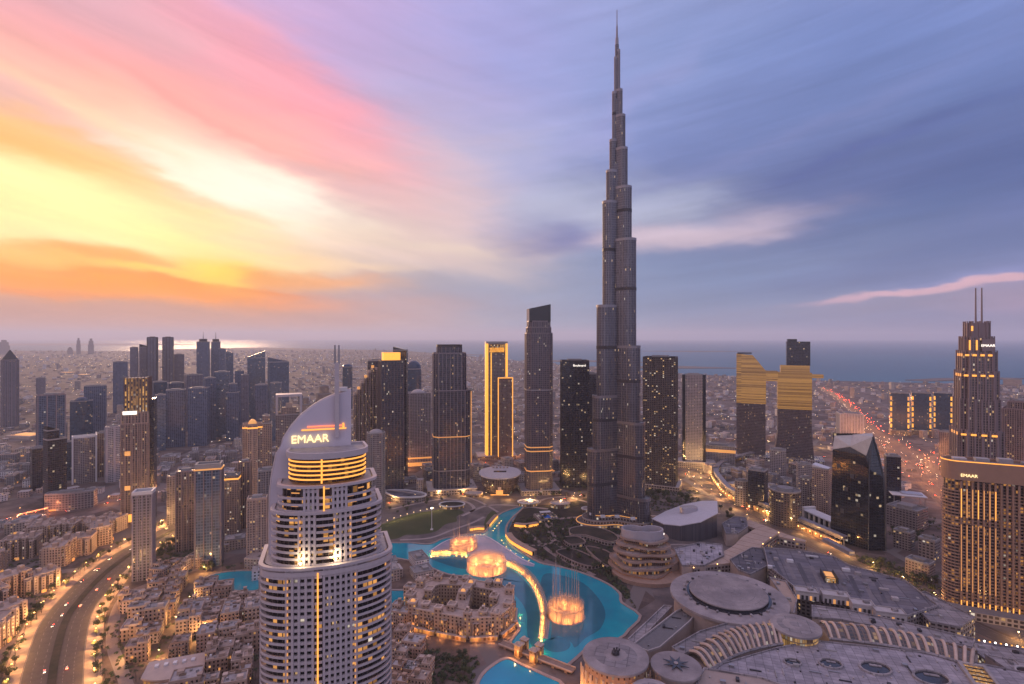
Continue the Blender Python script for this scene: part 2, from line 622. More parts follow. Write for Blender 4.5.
def mat(name, col, rough=0.7, metal=0.0, var=0.25, sc=0.15, bump=0.0, spec=0.4, col2=None, seams=0.0):
    """plain surface, unevenly weathered: col is linear RGB"""
    if name in MATS:
        return MATS[name]
    m, t, p = newmat(name)
    geo = N(t, 'ShaderNodeNewGeometry')
    n1 = N(t, 'ShaderNodeTexNoise')
    n1.inputs['Scale'].default_value = sc
    n1.inputs['Detail'].default_value = 6
    n1.inputs['Roughness'].default_value = 0.65
    t.links.new(geo.outputs['Position'], n1.inputs['Vector'])
    oi = N(t, 'ShaderNodeObjectInfo')
    f = M2(t, 'MULTIPLY_ADD', M2(t, 'SUBTRACT', n1.outputs[0], 0.5), var * 2.4, 1.0)
    f = M2(t, 'MULTIPLY', f, M2(t, 'MULTIPLY_ADD', M2(t, 'SUBTRACT', oi.outputs['Random'], 0.5), var * 0.9, 1.0))
    if col2:
        mx = N(t, 'ShaderNodeMix')
        mx.data_type = 'RGBA'
        mx.inputs['A'].default_value = (*col, 1)
        mx.inputs['B'].default_value = (*col2, 1)
        n2 = N(t, 'ShaderNodeTexNoise')
        n2.inputs['Scale'].default_value = sc * 0.35
        n2.inputs['Detail'].default_value = 4
        t.links.new(geo.outputs['Position'], n2.inputs['Vector'])
        t.links.new(M2(t, 'MULTIPLY_ADD', M2(t, 'SUBTRACT', n2.outputs[0], 0.5), 5.0, 0.5, clamp=True), mx.inputs['Factor'])
        c = VM(t, 'SCALE', mx.outputs['Result'], scale=f)
    else:
        c = VM(t, 'SCALE', tuple(col), scale=f)
    if seams:               # joints between roof sheets, and sheets of slightly different age
        vr = N(t, 'ShaderNodeVectorRotate'); vr.rotation_type = 'Z_AXIS'; vr.inputs['Angle'].default_value = 0.31
        t.links.new(geo.outputs['Position'], vr.inputs['Vector'])
        sx = N(t, 'ShaderNodeSeparateXYZ'); t.links.new(vr.outputs[0], sx.inputs[0])
        a_, b_ = M2(t, 'DIVIDE', sx.outputs[0], seams), M2(t, 'DIVIDE', sx.outputs[1], seams * .6)
        ln = M2(t, 'MINIMUM', M2(t, 'GREATER_THAN', M2(t, 'FRACT', a_), .07), M2(t, 'GREATER_THAN', M2(t, 'FRACT', b_), .09))
        cc = N(t, 'ShaderNodeCombineXYZ'); t.links.new(M2(t, 'FLOOR', a_), cc.inputs[0]); t.links.new(M2(t, 'FLOOR', b_), cc.inputs[1])
        wn = N(t, 'ShaderNodeTexWhiteNoise'); wn.noise_dimensions = '2D'; t.links.new(cc.outputs[0], wn.inputs['Vector'])
        c = VM(t, 'SCALE', c, scale=M2(t, 'MULTIPLY', M2(t, 'MULTIPLY_ADD', ln, .45, .55), M2(t, 'MULTIPLY_ADD', wn.outputs['Value'], .36, .82)))
    t.links.new(c, p.inputs['Base Color'])
    p.inputs['Roughness'].default_value = rough
    p.inputs['Metallic'].default_value = metal
    p.inputs['Specular IOR Level'].default_value = spec
    if bump:
        b = N(t, 'ShaderNodeBump')
        b.inputs['Strength'].default_value = bump
        b.inputs['Distance'].default_value = 0.3
        t.links.new(n1.outputs[0], b.inputs['Height'])
        t.links.new(b.outputs[0], p.inputs['Normal'])
    MATS[name] = m
    return m


def glow(name, col, strength, light=False):
    """something that gives off light: a lamp, a lit sign, a lit strip"""
    if name in MATS:
        return MATS[name]
    m, t, p = newmat(name)
    p.inputs['Base Color'].default_value = (*[min(.8, c) for c in col], 1)
    p.inputs['Emission Color'].default_value = (*col, 1)
    p.inputs['Emission Strength'].default_value = strength
    if not light:
        m.cycles.emission_sampling = 'NONE'
    MATS[name] = m
    return m


def facade(name, wall, glass, cw=3.2, ch=3.6, fw=0.7, fh=0.6, lit=0.06, litcol=(1.0, 0.62, 0.28), power=1.2, rwall=0.6, rglass=0.18,
           band=0.0, pier=0.0, metal=0.0, glvar=0.5, hot=None, u0=0.0, warm=0.25):
    """wall with a grid of windows in metres of the wall's own surface; some rooms are lit.
    hot=(z0, z1, share): more lit rooms between these heights."""
    if name in MATS:
        return MATS[name]
    m, t, p = newmat(name)
    uv = N(t, 'ShaderNodeUVMap')
    s = N(t, 'ShaderNodeSeparateXYZ')
    t.links.new(uv.outputs[0], s.inputs[0])
    u, v = s.outputs[0], s.outputs[1]
    cu = M2(t, 'DIVIDE', M2(t, 'ADD', u, u0), cw)
    cv = M2(t, 'DIVIDE', v, ch)
    fu, fv = M2(t, 'FRACT', cu), M2(t, 'FRACT', cv)
    iu, iv = M2(t, 'FLOOR', cu), M2(t, 'FLOOR', cv)
    wu = M2(t, 'LESS_THAN', M2(t, 'ABSOLUTE', M2(t, 'SUBTRACT', fu, 0.5)), fw / 2)
    wv = M2(t, 'LESS_THAN', M2(t, 'ABSOLUTE', M2(t, 'SUBTRACT', fv, 0.5)), fh / 2)
    win = M2(t, 'MULTIPLY', wu, wv)
    if pier:                # every pier-th bay is solid
        win = M2(t, 'MULTIPLY', win, M2(t, 'GREATER_THAN', M2(t, 'FRACT', M2(t, 'DIVIDE', M2(t, 'ADD', iu, 0.5), pier)), 1.0 / pier))
    if band:                # every band-th storey is solid
        win = M2(t, 'MULTIPLY', win, M2(t, 'GREATER_THAN', M2(t, 'FRACT', M2(t, 'DIVIDE', M2(t, 'ADD', iv, 0.5), band)), 1.0 / band))
    oi = N(t, 'ShaderNodeObjectInfo')
    cb = N(t, 'ShaderNodeCombineXYZ')
    for k, q in enumerate((iu, iv, M2(t, 'MULTIPLY', oi.outputs['Random'], 97.0))):
        t.links.new(q, cb.inputs[k])
    wn = N(t, 'ShaderNodeTexWhiteNoise')
    wn.noise_dimensions = '3D'
    t.links.new(cb.outputs[0], wn.inputs['Vector'])
    sc_ = N(t, 'ShaderNodeSeparateColor')
    t.links.new(wn.outputs['Color'], sc_.inputs[0])
    # lit rooms come in loose clusters
    nz = N(t, 'ShaderNodeTexNoise')
    nz.inputs['Scale'].default_value = 0.21
    nz.inputs['Detail'].default_value = 1
    t.links.new(cb.outputs[0], nz.inputs['Vector'])
    share = M2(t, 'MULTIPLY', M2(t, 'MULTIPLY', nz.outputs[0], nz.outputs[0]), lit * 4.0)
    if hot:
        hz = M2(t, 'MULTIPLY', M2(t, 'GREATER_THAN', v, hot[0]), M2(t, 'LESS_THAN', v, hot[1]))
        share = M2(t, 'MAXIMUM', share, M2(t, 'MULTIPLY', hz, hot[2]))
    on = M2(t, 'MULTIPLY', M2(t, 'LESS_THAN', sc_.outputs[0], share), win)
    gcol = VM(t, 'SCALE', tuple(glass), scale=M2(t, 'MULTIPLY_ADD', sc_.outputs[1], glvar * 2, 1.0 - glvar))
    geo = N(t, 'ShaderNodeNewGeometry')
    dn = N(t, 'ShaderNodeTexNoise')
    dn.inputs['Scale'].default_value = 0.08
    dn.inputs['Detail'].default_value = 5
    t.links.new(geo.outputs['Position'], dn.inputs['Vector'])
    wf = M2(t, 'MULTIPLY_ADD', M2(t, 'SUBTRACT', dn.outputs[0], 0.5), 0.6, 1.0)
    wcol = VM(t, 'SCALE', tuple(wall), scale=wf)
    mx = N(t, 'ShaderNodeMix')
    mx.data_type = 'RGBA'
    t.links.new(win, mx.inputs['Factor'])
    t.links.new(wcol, mx.inputs['A'])
    t.links.new(gcol, mx.inputs['B'])
    t.links.new(mx.outputs['Result'], p.inputs['Base Color'])
    t.links.new(M2(t, 'MULTIPLY_ADD', win, rglass - rwall, rwall), p.inputs['Roughness'])
    if metal:
        p.inputs['Metallic'].default_value = metal
    t.links.new(M2(t, 'MULTIPLY_ADD', win, 0.55, 0.35), p.inputs['Specular IOR Level'])
    lc = N(t, 'ShaderNodeMix')
    lc.data_type = 'RGBA'
    lc.inputs['A'].default_value = (*litcol, 1)
    lc.inputs['B'].default_value = (1.0, 0.85, 0.66, 1)
    t.links.new(M2(t, 'LESS_THAN', sc_.outputs[2], warm), lc.inputs['Factor'])
    t.links.new(lc.outputs['Result'], p.inputs['Emission Color'])
    t.links.new(M2(t, 'MULTIPLY', on, M2(t, 'MULTIPLY_ADD', sc_.outputs[1], power * 0.42, power * 0.12)), p.inputs['Emission Strength'])
    m.cycles.emission_sampling = 'NONE'
    MATS[name] = m
    return m


# plain stuffs
CONC = mat('pale concrete', (0.30, 0.28, 0.27), 0.8)
ROOFG = mat('grey roof felt', (0.20, 0.185, 0.185), 0.85, var=0.4, sc=0.25)
ROOFL = mat('light roof screed', (0.38, 0.34, 0.33), 0.85, var=0.35, sc=0.3)
ROOFS = mat('sand roof screed', (0.40, 0.30, 0.25), 0.85, var=0.35, sc=0.3)
WHITE = mat('white painted metal', (0.62, 0.60, 0.60), 0.5, var=0.12)
LILAC = mat('pale aluminium cladding', (0.46, 0.43, 0.46), 0.42, metal=0.35, var=0.12)
DARK = mat('dark metal', (0.055, 0.05, 0.055), 0.45, metal=0.3)
BLACKG = mat('black glass', (0.012, 0.014, 0.018), 0.12, spec=0.6, var=0.1)
STEEL = mat('brushed steel', (0.34, 0.33, 0.34), 0.38, metal=0.7, var=0.2)
SAND = mat('sand render', (0.42, 0.30, 0.235), 0.85, var=0.3, sc=0.2, bump=0.2)
SAND2 = mat('pale sand render', (0.50, 0.38, 0.31), 0.85, var=0.3, sc=0.2, bump=0.2)
SAND3 = mat('brown sand render', (0.34, 0.225, 0.165), 0.85, var=0.3, sc=0.2, bump=0.2)
WOODD = mat('dark timber', (0.075, 0.045, 0.03), 0.7)
GOLDG = glow('golden crown light', (1.0, 0.44, 0.06), 1.0)
GOLDL = glow('amber strip light', (1.0, 0.40, 0.07), 1.15)
GOLDD = glow('dim amber strip light', (1.0, 0.42, 0.12), 0.5)
SIGNW = glow('white lit sign', (1.0, 0.90, 0.76), 1.3)
SIGNY = glow('cream lit letters', (1.0, 0.76, 0.36), 1.25)
REDL = glow('red neon line', (1.0, 0.22, 0.10), 1.2)
LAMPW = glow('warm lamp glass', (1.0, 0.66, 0.28), 9.0)
LAMPO = glow('sodium lamp glass', (1.0, 0.50, 0.14), 9.0)
LAMPC = glow('white lamp glass', (1.0, 0.92, 0.80), 8.0)
TAILR = glow('red tail light', (1.0, 0.06, 0.02), 60.0)
HEADW = glow('white head light', (1.0, 0.80, 0.52), 20.0)
# ================================================================== the setting
def c7(x, y, z=0.0):
    return g(380 + x / 3.353, 480 + y / 3.353, z)


def xy(pts):
    return [(p[0], p[1]) for p in pts]


def struct(name, mb, mats, kind='structure', smooth=False):
    return tag(mb.build(name, mats, smooth=smooth), kind=kind)


# ---- ground: sand, asphalt and greenery in town blocks
def ground_material():
    m, t, p = newmat('town ground')
    geo = N(t, 'ShaderNodeNewGeometry')
    mp = N(t, 'ShaderNodeMapping')
    mp.inputs['Rotation'].default_value = (0, 0, R(24))
    t.links.new(geo.outputs['Position'], mp.inputs[0])
    n1 = N(t, 'ShaderNodeTexNoise'); n1.inputs['Scale'].default_value = 0.0045; n1.inputs['Detail'].default_value = 6; n1.inputs['Roughness'].default_value = 0.6
    n2 = N(t, 'ShaderNodeTexNoise'); n2.inputs['Scale'].default_value = 0.05; n2.inputs['Detail'].default_value = 6; n2.inputs['Roughness'].default_value = 0.7
    v1 = N(t, 'ShaderNodeTexVoronoi'); v1.feature = 'F1'; v1.distance = 'CHEBYCHEV'; v1.inputs['Scale'].default_value = 0.022; v1.inputs['Randomness'].default_value = 0.75
    v2 = N(t, 'ShaderNodeTexVoronoi'); v2.feature = 'DISTANCE_TO_EDGE'; v2.inputs['Scale'].default_value = 0.0085
    for q in (n1, n2, v1, v2):
        t.links.new(mp.outputs[0], q.inputs['Vector'])
    r1 = N(t, 'ShaderNodeValToRGB')
    cr = r1.color_ramp
    cr.elements[0].position, cr.elements[0].color = 0.30, (0.020, 0.022, 0.016, 1)
    cr.elements[1].position, cr.elements[1].color = 0.74, (0.30, 0.22, 0.185, 1)
    for pos, c in ((0.42, (0.095, 0.075, 0.066)), (0.52, (0.17, 0.125, 0.11)), (0.60, (0.10, 0.082, 0.08))):
        e = cr.elements.new(pos); e.color = (*c, 1)
    t.links.new(M2(t, 'ADD', M2(t, 'MULTIPLY', n1.outputs[0], 0.6), M2(t, 'MULTIPLY', n2.outputs[0], 0.4)), r1.inputs[0])
    hs = N(t, 'ShaderNodeSeparateColor')
    t.links.new(v1.outputs['Color'], hs.inputs[0])
    c = VM(t, 'SCALE', r1.outputs[0], scale=M2(t, 'MULTIPLY_ADD', hs.outputs[0], 0.8, 0.55))
    mx = N(t, 'ShaderNodeMix'); mx.data_type = 'RGBA'
    t.links.new(M2(t, 'LESS_THAN', v2.outputs[0], 0.045), mx.inputs['Factor'])
    t.links.new(c, mx.inputs['A'])
    mx.inputs['B'].default_value = (0.17, 0.145, 0.135, 1)
    t.links.new(mx.outputs['Result'], p.inputs['Base Color'])
    p.inputs['Roughness'].default_value = 0.9
    p.inputs['Specular IOR Level'].default_value = 0.2
    return m


GROUND = ground_material()
coast_px = [(-420, 350), (0, 350.6), (130, 351.2), (180, 349), (260, 347.5), (400, 350.5), (470, 356), (540, 363), (640, 371), (740, 376.5), (820, 380.5), (950, 383.5), (1024, 384.5), (1400, 388)]
coast = [g(*p) for p in coast_px]
land = xy(coast) + [(9000, 1800), (9000, -2400), (-16000, -2400), (-16000, 6000)]
mb = MB()
# one sheet, finely cut at the shore
mb.v = [(x, y, 0.0) for x, y in land]
mb.face(range(len(land))[::-1] if area2(land) < 0 else range(len(land)))
struct('ground', mb, GROUND)


def water_material(name, col, rough, scale, bump, col2=None):
    m, t, p = newmat(name)
    geo = N(t, 'ShaderNodeNewGeometry')
    n1 = N(t, 'ShaderNodeTexNoise'); n1.inputs['Scale'].default_value = scale; n1.inputs['Detail'].default_value = 5; n1.inputs['Roughness'].default_value = 0.6
    t.links.new(geo.outputs['Position'], n1.inputs['Vector'])
    n2 = N(t, 'ShaderNodeTexNoise'); n2.inputs['Scale'].default_value = scale * 0.11; n2.inputs['Detail'].default_value = 3
    t.links.new(geo.outputs['Position'], n2.inputs['Vector'])
    mx = N(t, 'ShaderNodeMix'); mx.data_type = 'RGBA'
    mx.inputs['A'].default_value = (*col, 1)
    mx.inputs['B'].default_value = (*(col2 or tuple(c * 0.75 for c in col)), 1)
    t.links.new(M2(t, 'MULTIPLY_ADD', M2(t, 'SUBTRACT', n2.outputs[0], 0.5), 3.0, 0.5, clamp=True), mx.inputs['Factor'])
    t.links.new(mx.outputs['Result'], p.inputs['Base Color'])
    p.inputs['Roughness'].default_value = rough
    b = N(t, 'ShaderNodeBump'); b.inputs['Strength'].default_value = bump; b.inputs['Distance'].default_value = 0.5
    t.links.new(n1.outputs[0], b.inputs['Height'])
    t.links.new(b.outputs[0], p.inputs['Normal'])
    return m


SEA = water_material('sea water', (0.042, 0.16, 0.24), 0.5, 0.004, 0.5, (0.036, 0.135, 0.215))
SEA.node_tree.nodes['Principled BSDF'].inputs['Specular IOR Level'].default_value = 0.2
mb = MB()
mb.flat([(-75000, 1500), (75000, 1500), (75000, 62000), (-75000, 62000)], -1.2)
struct('sea', mb, SEA)
# sand islands and breakwaters off the coast
FARLAND = mat('far shore sand', (0.15, 0.12, 0.11), 0.9)
for pts in ([(-60, 343.8), (60, 343.4), (140, 343.6), (200, 344.4), (140, 345.2), (20, 345.4), (-60, 345.6)], [(395, 353.5), (440, 353.2), (486, 355.0), (440, 355.6), (395, 355.0)],
            [(520, 360.0), (600, 360.6), (670, 363.2), (600, 362.0), (530, 361.6)], [(590, 366.6), (680, 366.2), (748, 368.4), (690, 368.6), (600, 368.2)],
            [(905, 380.2), (935, 378.6), (985, 377.6), (1030, 378.6), (985, 379.8), (930, 381.4)], [(640, 351.2), (690, 350.8), (760, 351.4), (690, 352.0)]):
    mb = MB()
    po = ccw(xy([g(*q) for q in pts]))
    mb.prism(po, -1.2, 3.0, 0, 0)
    struct('island', mb, FARLAND)

# ---- paving of the old-town quarter, the mall quarter and the tower park
PAVE = mat('brown paving', (0.085, 0.055, 0.042), 0.85, var=0.45, sc=0.12, col2=(0.15, 0.10, 0.078))
PAVE2 = mat('grey lilac paving', (0.145, 0.115, 0.105), 0.85, var=0.4, sc=0.1, col2=(0.085, 0.07, 0.068))
PARKG = mat('dark garden soil', (0.020, 0.020, 0.014), 0.95, var=0.5, sc=0.12, col2=(0.045, 0.034, 0.026))
LAWN = mat('mown lawn', (0.050, 0.062, 0.020), 0.95, var=0.25, sc=0.08, col2=(0.060, 0.066, 0.024))
ASPH = mat('asphalt', (0.085, 0.066, 0.062), 0.85, var=0.25, sc=0.2)
ASPHD = mat('dark asphalt', (0.055, 0.05, 0.052), 0.85, var=0.3, sc=0.2)
LINE = mat('worn road paint', (0.24, 0.21, 0.195), 0.7)
mb = MB(); mb.flat(xy([g(*q) for q in [(70, 800), (88, 640), (118, 590), (150, 572), (265, 560), (400, 560), (470, 570), (470, 690), (470, 800)]]), 0.03)
struct('old_town_pavement', mb, PAVE)
mb = MB(); mb.flat(xy([g(*q) for q in [(520, 800), (560, 660), (655, 600), (640, 560), (560, 548), (545, 520), (580, 505), (690, 490), (760, 520), (850, 560), (940, 610), (1060, 640), (1060, 800)]]), 0.03)
struct('mall_pavement', mb, PAVE2)
mb = MB(); mb.flat(xy([g(*q) for q in [(507, 533), (520, 510), (560, 500), (600, 497), (650, 505), (655, 540), (625, 560), (628, 596), (600, 585), (560, 565), (530, 552)]]), 0.06)
struct('tower_park_ground', mb, PARKG)
mb = MB(); mb.flat(xy([g(*q) for q in [(370, 500), (440, 488), (540, 498), (548, 510), (510, 530), (470, 545), (380, 548), (360, 530)]]), 0.03)
struct('esplanade_pavement', mb, PAVE2)
c6 = lambda x, y: g(370 + x / 9.12, 470 + y / 9.12)
lawn = smooth([c6(*q) for q in [(60, 520), (150, 480), (300, 425), (430, 392), (560, 372), (700, 350), (800, 362), (860, 385), (790, 425), (790, 470), (690, 495), (600, 560), (450, 590), (330, 592), (250, 625), (130, 640), (60, 640)]], 4, True)
mb = MB(); mb.flat(xy(lawn), 0.10)
struct('lawn', mb, LAWN)
mb = MB(); mb.flat(xy(smooth([g(*q) for q in [(484, 527), (486, 518), (492, 511), (497, 514), (494, 523), (489, 529)]], 4, True)), 0.10)
struct('lawn', mb, LAWN)

# ---- lake, pools
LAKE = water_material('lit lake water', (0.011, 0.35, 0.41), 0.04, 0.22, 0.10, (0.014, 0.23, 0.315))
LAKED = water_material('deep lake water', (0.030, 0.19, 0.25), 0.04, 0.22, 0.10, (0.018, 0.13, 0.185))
LAKEP = water_material('pale mist-reflection water', (0.36, 0.34, 0.42), 0.2, 0.6, 0.3, (0.28, 0.29, 0.37))
LAKEB = water_material('blue lagoon water', (0.006, 0.30, 0.46), 0.10, 0.35, 0.25, (0.008, 0.26, 0.40))
lake_c = [(-60, 212), (0, 213), (60, 212), (100, 212), (150, 217), (180, 213), (215, 198), (290, 183), (350, 178), (372, 150), (400, 118), (440, 100), (478, 90), (462, 108), (438, 130), (420, 160),
          (425, 195), (470, 240), (530, 278), (600, 293), (680, 315), (760, 350), (800, 382), (806, 412), (868, 456), (830, 502), (800, 530), (700, 560), (650, 600), (610, 628), (570, 612), (500, 588),
          (440, 562), (448, 535), (470, 505), (463, 480), (440, 430), (380, 365), (300, 326), (240, 318), (200, 305), (150, 285), (60, 262), (-60, 262)]
LAKE_P = ccw(xy(smooth([c7(*q) for q in lake_c], 3, True)))
LAGOON_P = ccw(xy(smooth([c7(*q) for q in [(290, 800), (330, 690), (350, 652), (382, 624), (425, 602), (470, 622), (560, 662), (610, 692), (640, 800)]], 3, True)))
CANAL_P = ccw(xy([c7(*q) for q in [(-40, 372), (84, 372), (84, 400), (82, 422), (40, 436), (-40, 446)]]))
POOL_P = ccw(xy(smooth([g(*q) for q in [(205, 580), (216, 574.5), (235, 571.5), (257, 572), (259.5, 580), (258, 590), (240, 591), (222, 588.5), (209, 585)]], 3, True)))
QUAY = mat('quay stone', (0.34, 0.26, 0.23), 0.8)
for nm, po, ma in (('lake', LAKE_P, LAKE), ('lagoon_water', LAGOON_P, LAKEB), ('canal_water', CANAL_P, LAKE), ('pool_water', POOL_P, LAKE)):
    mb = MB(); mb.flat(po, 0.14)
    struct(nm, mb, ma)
    mb = MB(); mb.ring(offset(po, 3.0), po, 0.0, 0.9)
    struct('quay_kerb', mb, QUAY)
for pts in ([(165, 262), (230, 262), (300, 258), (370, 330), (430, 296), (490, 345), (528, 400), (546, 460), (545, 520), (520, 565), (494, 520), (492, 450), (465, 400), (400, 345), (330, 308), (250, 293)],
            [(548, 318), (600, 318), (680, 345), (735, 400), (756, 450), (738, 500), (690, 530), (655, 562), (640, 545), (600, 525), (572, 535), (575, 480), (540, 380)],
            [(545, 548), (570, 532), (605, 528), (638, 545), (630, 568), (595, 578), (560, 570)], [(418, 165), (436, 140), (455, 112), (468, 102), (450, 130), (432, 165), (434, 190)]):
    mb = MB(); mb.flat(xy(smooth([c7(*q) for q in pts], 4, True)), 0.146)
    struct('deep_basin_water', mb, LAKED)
mb = MB(); mb.flat(xy(smooth([c7(*q) for q in [(170, 242), (225, 205), (290, 192), (352, 190), (420, 230), (470, 262), (515, 284), (505, 290), (430, 272), (300, 250), (230, 246)]], 3, True)), 0.152)  # pale lavender patch: reflection of fountain mist put into the water colour
struct('mist_reflection_water', mb, LAKEP)
# pale outlines of the basins, just above the surface
RIM = mat('pale basin rim', (0.52, 0.46, 0.50), 0.6)
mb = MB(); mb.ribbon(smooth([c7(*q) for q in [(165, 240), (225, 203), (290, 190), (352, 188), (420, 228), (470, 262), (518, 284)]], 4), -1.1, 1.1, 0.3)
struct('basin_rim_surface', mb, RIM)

# ---- roads
def road(name, pts, half, z, ma=None, lanes=0, k=6, median=0.0, kerb=True, side=0.0, sidem=None):
    P = smooth([Vector((q[0], q[1], 0)) for q in pts], k)
    mb = MB(); mb.ribbon(P, -half, half, z)
    struct(name, mb, ma or ASPH)
    if side:
        for s in (-1, 1):
            mb = MB()
            a, b_ = (half + 0.05, half + side) if s > 0 else (-half - side, -half - 0.05)
            mb.ribbon(P, a, b_, z + 0.13)
            e = half if s > 0 else -half
            struct('pavement', mb, sidem or PAVE)
    if lanes:
        mb = MB()
        for i in range(1, lanes):
            o = -half + 2 * half * i / lanes
            if abs(o) < median + 0.5:
                continue
            # dashes
            for j in range(0, len(P) - 1):
                a, b_ = P[j], P[j + 1]
                L = (b_ - a).length
                n = max(1, int(L / 12))
                for q in range(n):
                    s0 = a.lerp(b_, q / n); s1 = a.lerp(b_, (q + 0.45) / n)
                    mb.ribbon([s0, s1], o - 0.12, o + 0.12, z + 0.004)
        for o in (-half + 0.6, half - 0.6):
            mb.ribbon(P, o - 0.12, o + 0.12, z + 0.004)
        struct('road_markings', mb, LINE)
    return P


BOUL_PTS = [g(*q) for q in [(46, 760), (50, 700), (52, 680), (56, 655), (66, 620), (83, 596), (104, 574), (126, 557), (148, 544), (176, 529), (215, 508), (262, 492)]]
BOUL = road('boulevard_road', BOUL_PTS, 22, 0.10, mat('worn asphalt', (0.085, 0.064, 0.058), 0.85, var=0.35, sc=0.15), lanes=6, median=3.5, side=13, sidem=mat('sandy sidewalk', (.30, .21, .165), .85, var=.35, sc=.2, col2=(.22, .155, .12)))
# planted median with a raised kerb
mb = MB()
P1 = [p for p in BOUL]
def off_line(P, o):
    out = []
    for i, p in enumerate(P):
        t = (P[min(i + 1, len(P) - 1)] - P[max(i - 1, 0)]).normalized()
        out.append((p.x + t.y * o, p.y - t.x * o))
    return out
mb.strip(off_line(P1, -3.2), off_line(P1, 3.2), 0.1, 0.55)
struct('road_median_kerb', mb, PARKG)
HWY_PTS = [g(*q) for q in [(1080, 600), (1010, 532), (965, 493), (937, 470), (913, 452), (889, 439), (872, 428), (856, 412), (838, 397), (822, 387)]]
HWY = road('highway_road', HWY_PTS, 42, 0.10, ASPH, lanes=12, median=3)
RAMPS = []
for pts in ([(960, 520), (930, 492), (905, 474), (892, 458), (880, 440)], [(955, 505), (925, 478), (922, 462), (935, 452), (960, 450)], [(940, 470), (905, 462), (880, 455), (866, 440), (858, 428)]):
    RAMPS.append(road('ramp_road', [g(*q) for q in pts], 8, 0.16, ASPH, lanes=2))
LEFTHWY = road('highway_road', [g(*q) for q in [(-60, 530), (0, 519), (60, 511), (115, 503), (180, 490), (260, 480)]], 17, 0.10, ASPH, lanes=6)
MALLRD = road('mall_road', [g(*q) for q in [(1040, 655), (970, 625), (905, 590), (850, 562), (790, 532), (742, 507), (712, 488), (690, 475), (660, 470), (600, 480)]], 11, 0.10, ASPH, lanes=4, side=4)
MIDRD = road('esplanade_road', [g(*q) for q in [(300, 515), (360, 508), (400, 500), (450, 494), (500, 497), (545, 503), (600, 492), (650, 478)]], 9, 0.12, ASPH, lanes=4, side=4)
FARRD = road('far_avenue_road', [g(*q) for q in [(1000, 470), (900, 462), (800, 455), (700, 452), (600, 455), (500, 462), (430, 468), (340, 474)]], 13, 0.08, ASPH, lanes=4)
CROSS = road('lane_road', [g(*q) for q in [(690, 475), (720, 462), (765, 452), (830, 446)]], 8, 0.14, ASPH, lanes=2)
SERV = road('service_road', [g(*q) for q in [(150, 800), (128, 690), (112, 640), (122, 600), (150, 584), (200, 568)]], 5, 0.14, mat('sandy asphalt', (0.22, 0.16, 0.135), 0.85), lanes=2)
ROADS = [(BOUL, 36), (HWY, 44), (LEFTHWY, 20), (MALLRD, 16), (MIDRD, 15), (FARRD, 15), (CROSS, 10)] + [(r, 10) for r in RAMPS]


def on_road(x, y, pad=0.0):
    for P, h in ROADS:
        if seg_dist(P, x, y) < h + pad:
            return True
    return False
# ================================================================== towers
FOOT = []        # footprints already taken (centre, radius)


def text_sign(txt, size, loc, rot, material, parent, name='sign_lettering', depth=0.3):
    cu = bpy.data.curves.new(name, 'FONT')
    cu.body = txt
    cu.size = size
    cu.extrude = depth
    cu.align_x = 'CENTER'
    tmp = bpy.data.objects.new(name, cu)
    COL.objects.link(tmp)
    dg = bpy.context.evaluated_depsgraph_get()
    me = bpy.data.meshes.new_from_object(tmp.evaluated_get(dg))
    bpy.data.objects.remove(tmp)
    me.name = name
    me.materials.clear()
    me.materials.append(material)
    o = bpy.data.objects.new(name, me)
    COL.objects.link(o)
    o.parent = parent
    o.location = loc
    o.rotation_euler = rot
    return o


def plan_of(shape, W, D):
    if shape == 'rect':
        return rect(W, D)
    if shape == 'round':
        return rrect(W, D, min(W, D) * 0.28)
    if shape == 'oval':
        return ell(W / 2, D / 2, 28)
    if shape == 'cham':
        c = min(W, D) * 0.18
        return [(-W / 2 + c, -D / 2), (W / 2 - c, -D / 2), (W / 2, -D / 2 + c), (W / 2, D / 2 - c), (W / 2 - c, D / 2), (-W / 2 + c, D / 2), (-W / 2, D / 2 - c), (-W / 2, -D / 2 + c)]
    if shape == 'bow':
        return bow(W, D * 0.7, D * 0.22, 12)
    if shape == 'cross':
        a, b = W * 0.26, D * 0.26
        return [(-a, -D / 2), (a, -D / 2), (a, -b), (W / 2, -b), (W / 2, b), (a, b), (a, D / 2), (-a, D / 2), (-a, b), (-W / 2, b), (-W / 2, -b), (-a, -b)]
    return rect(W, D)


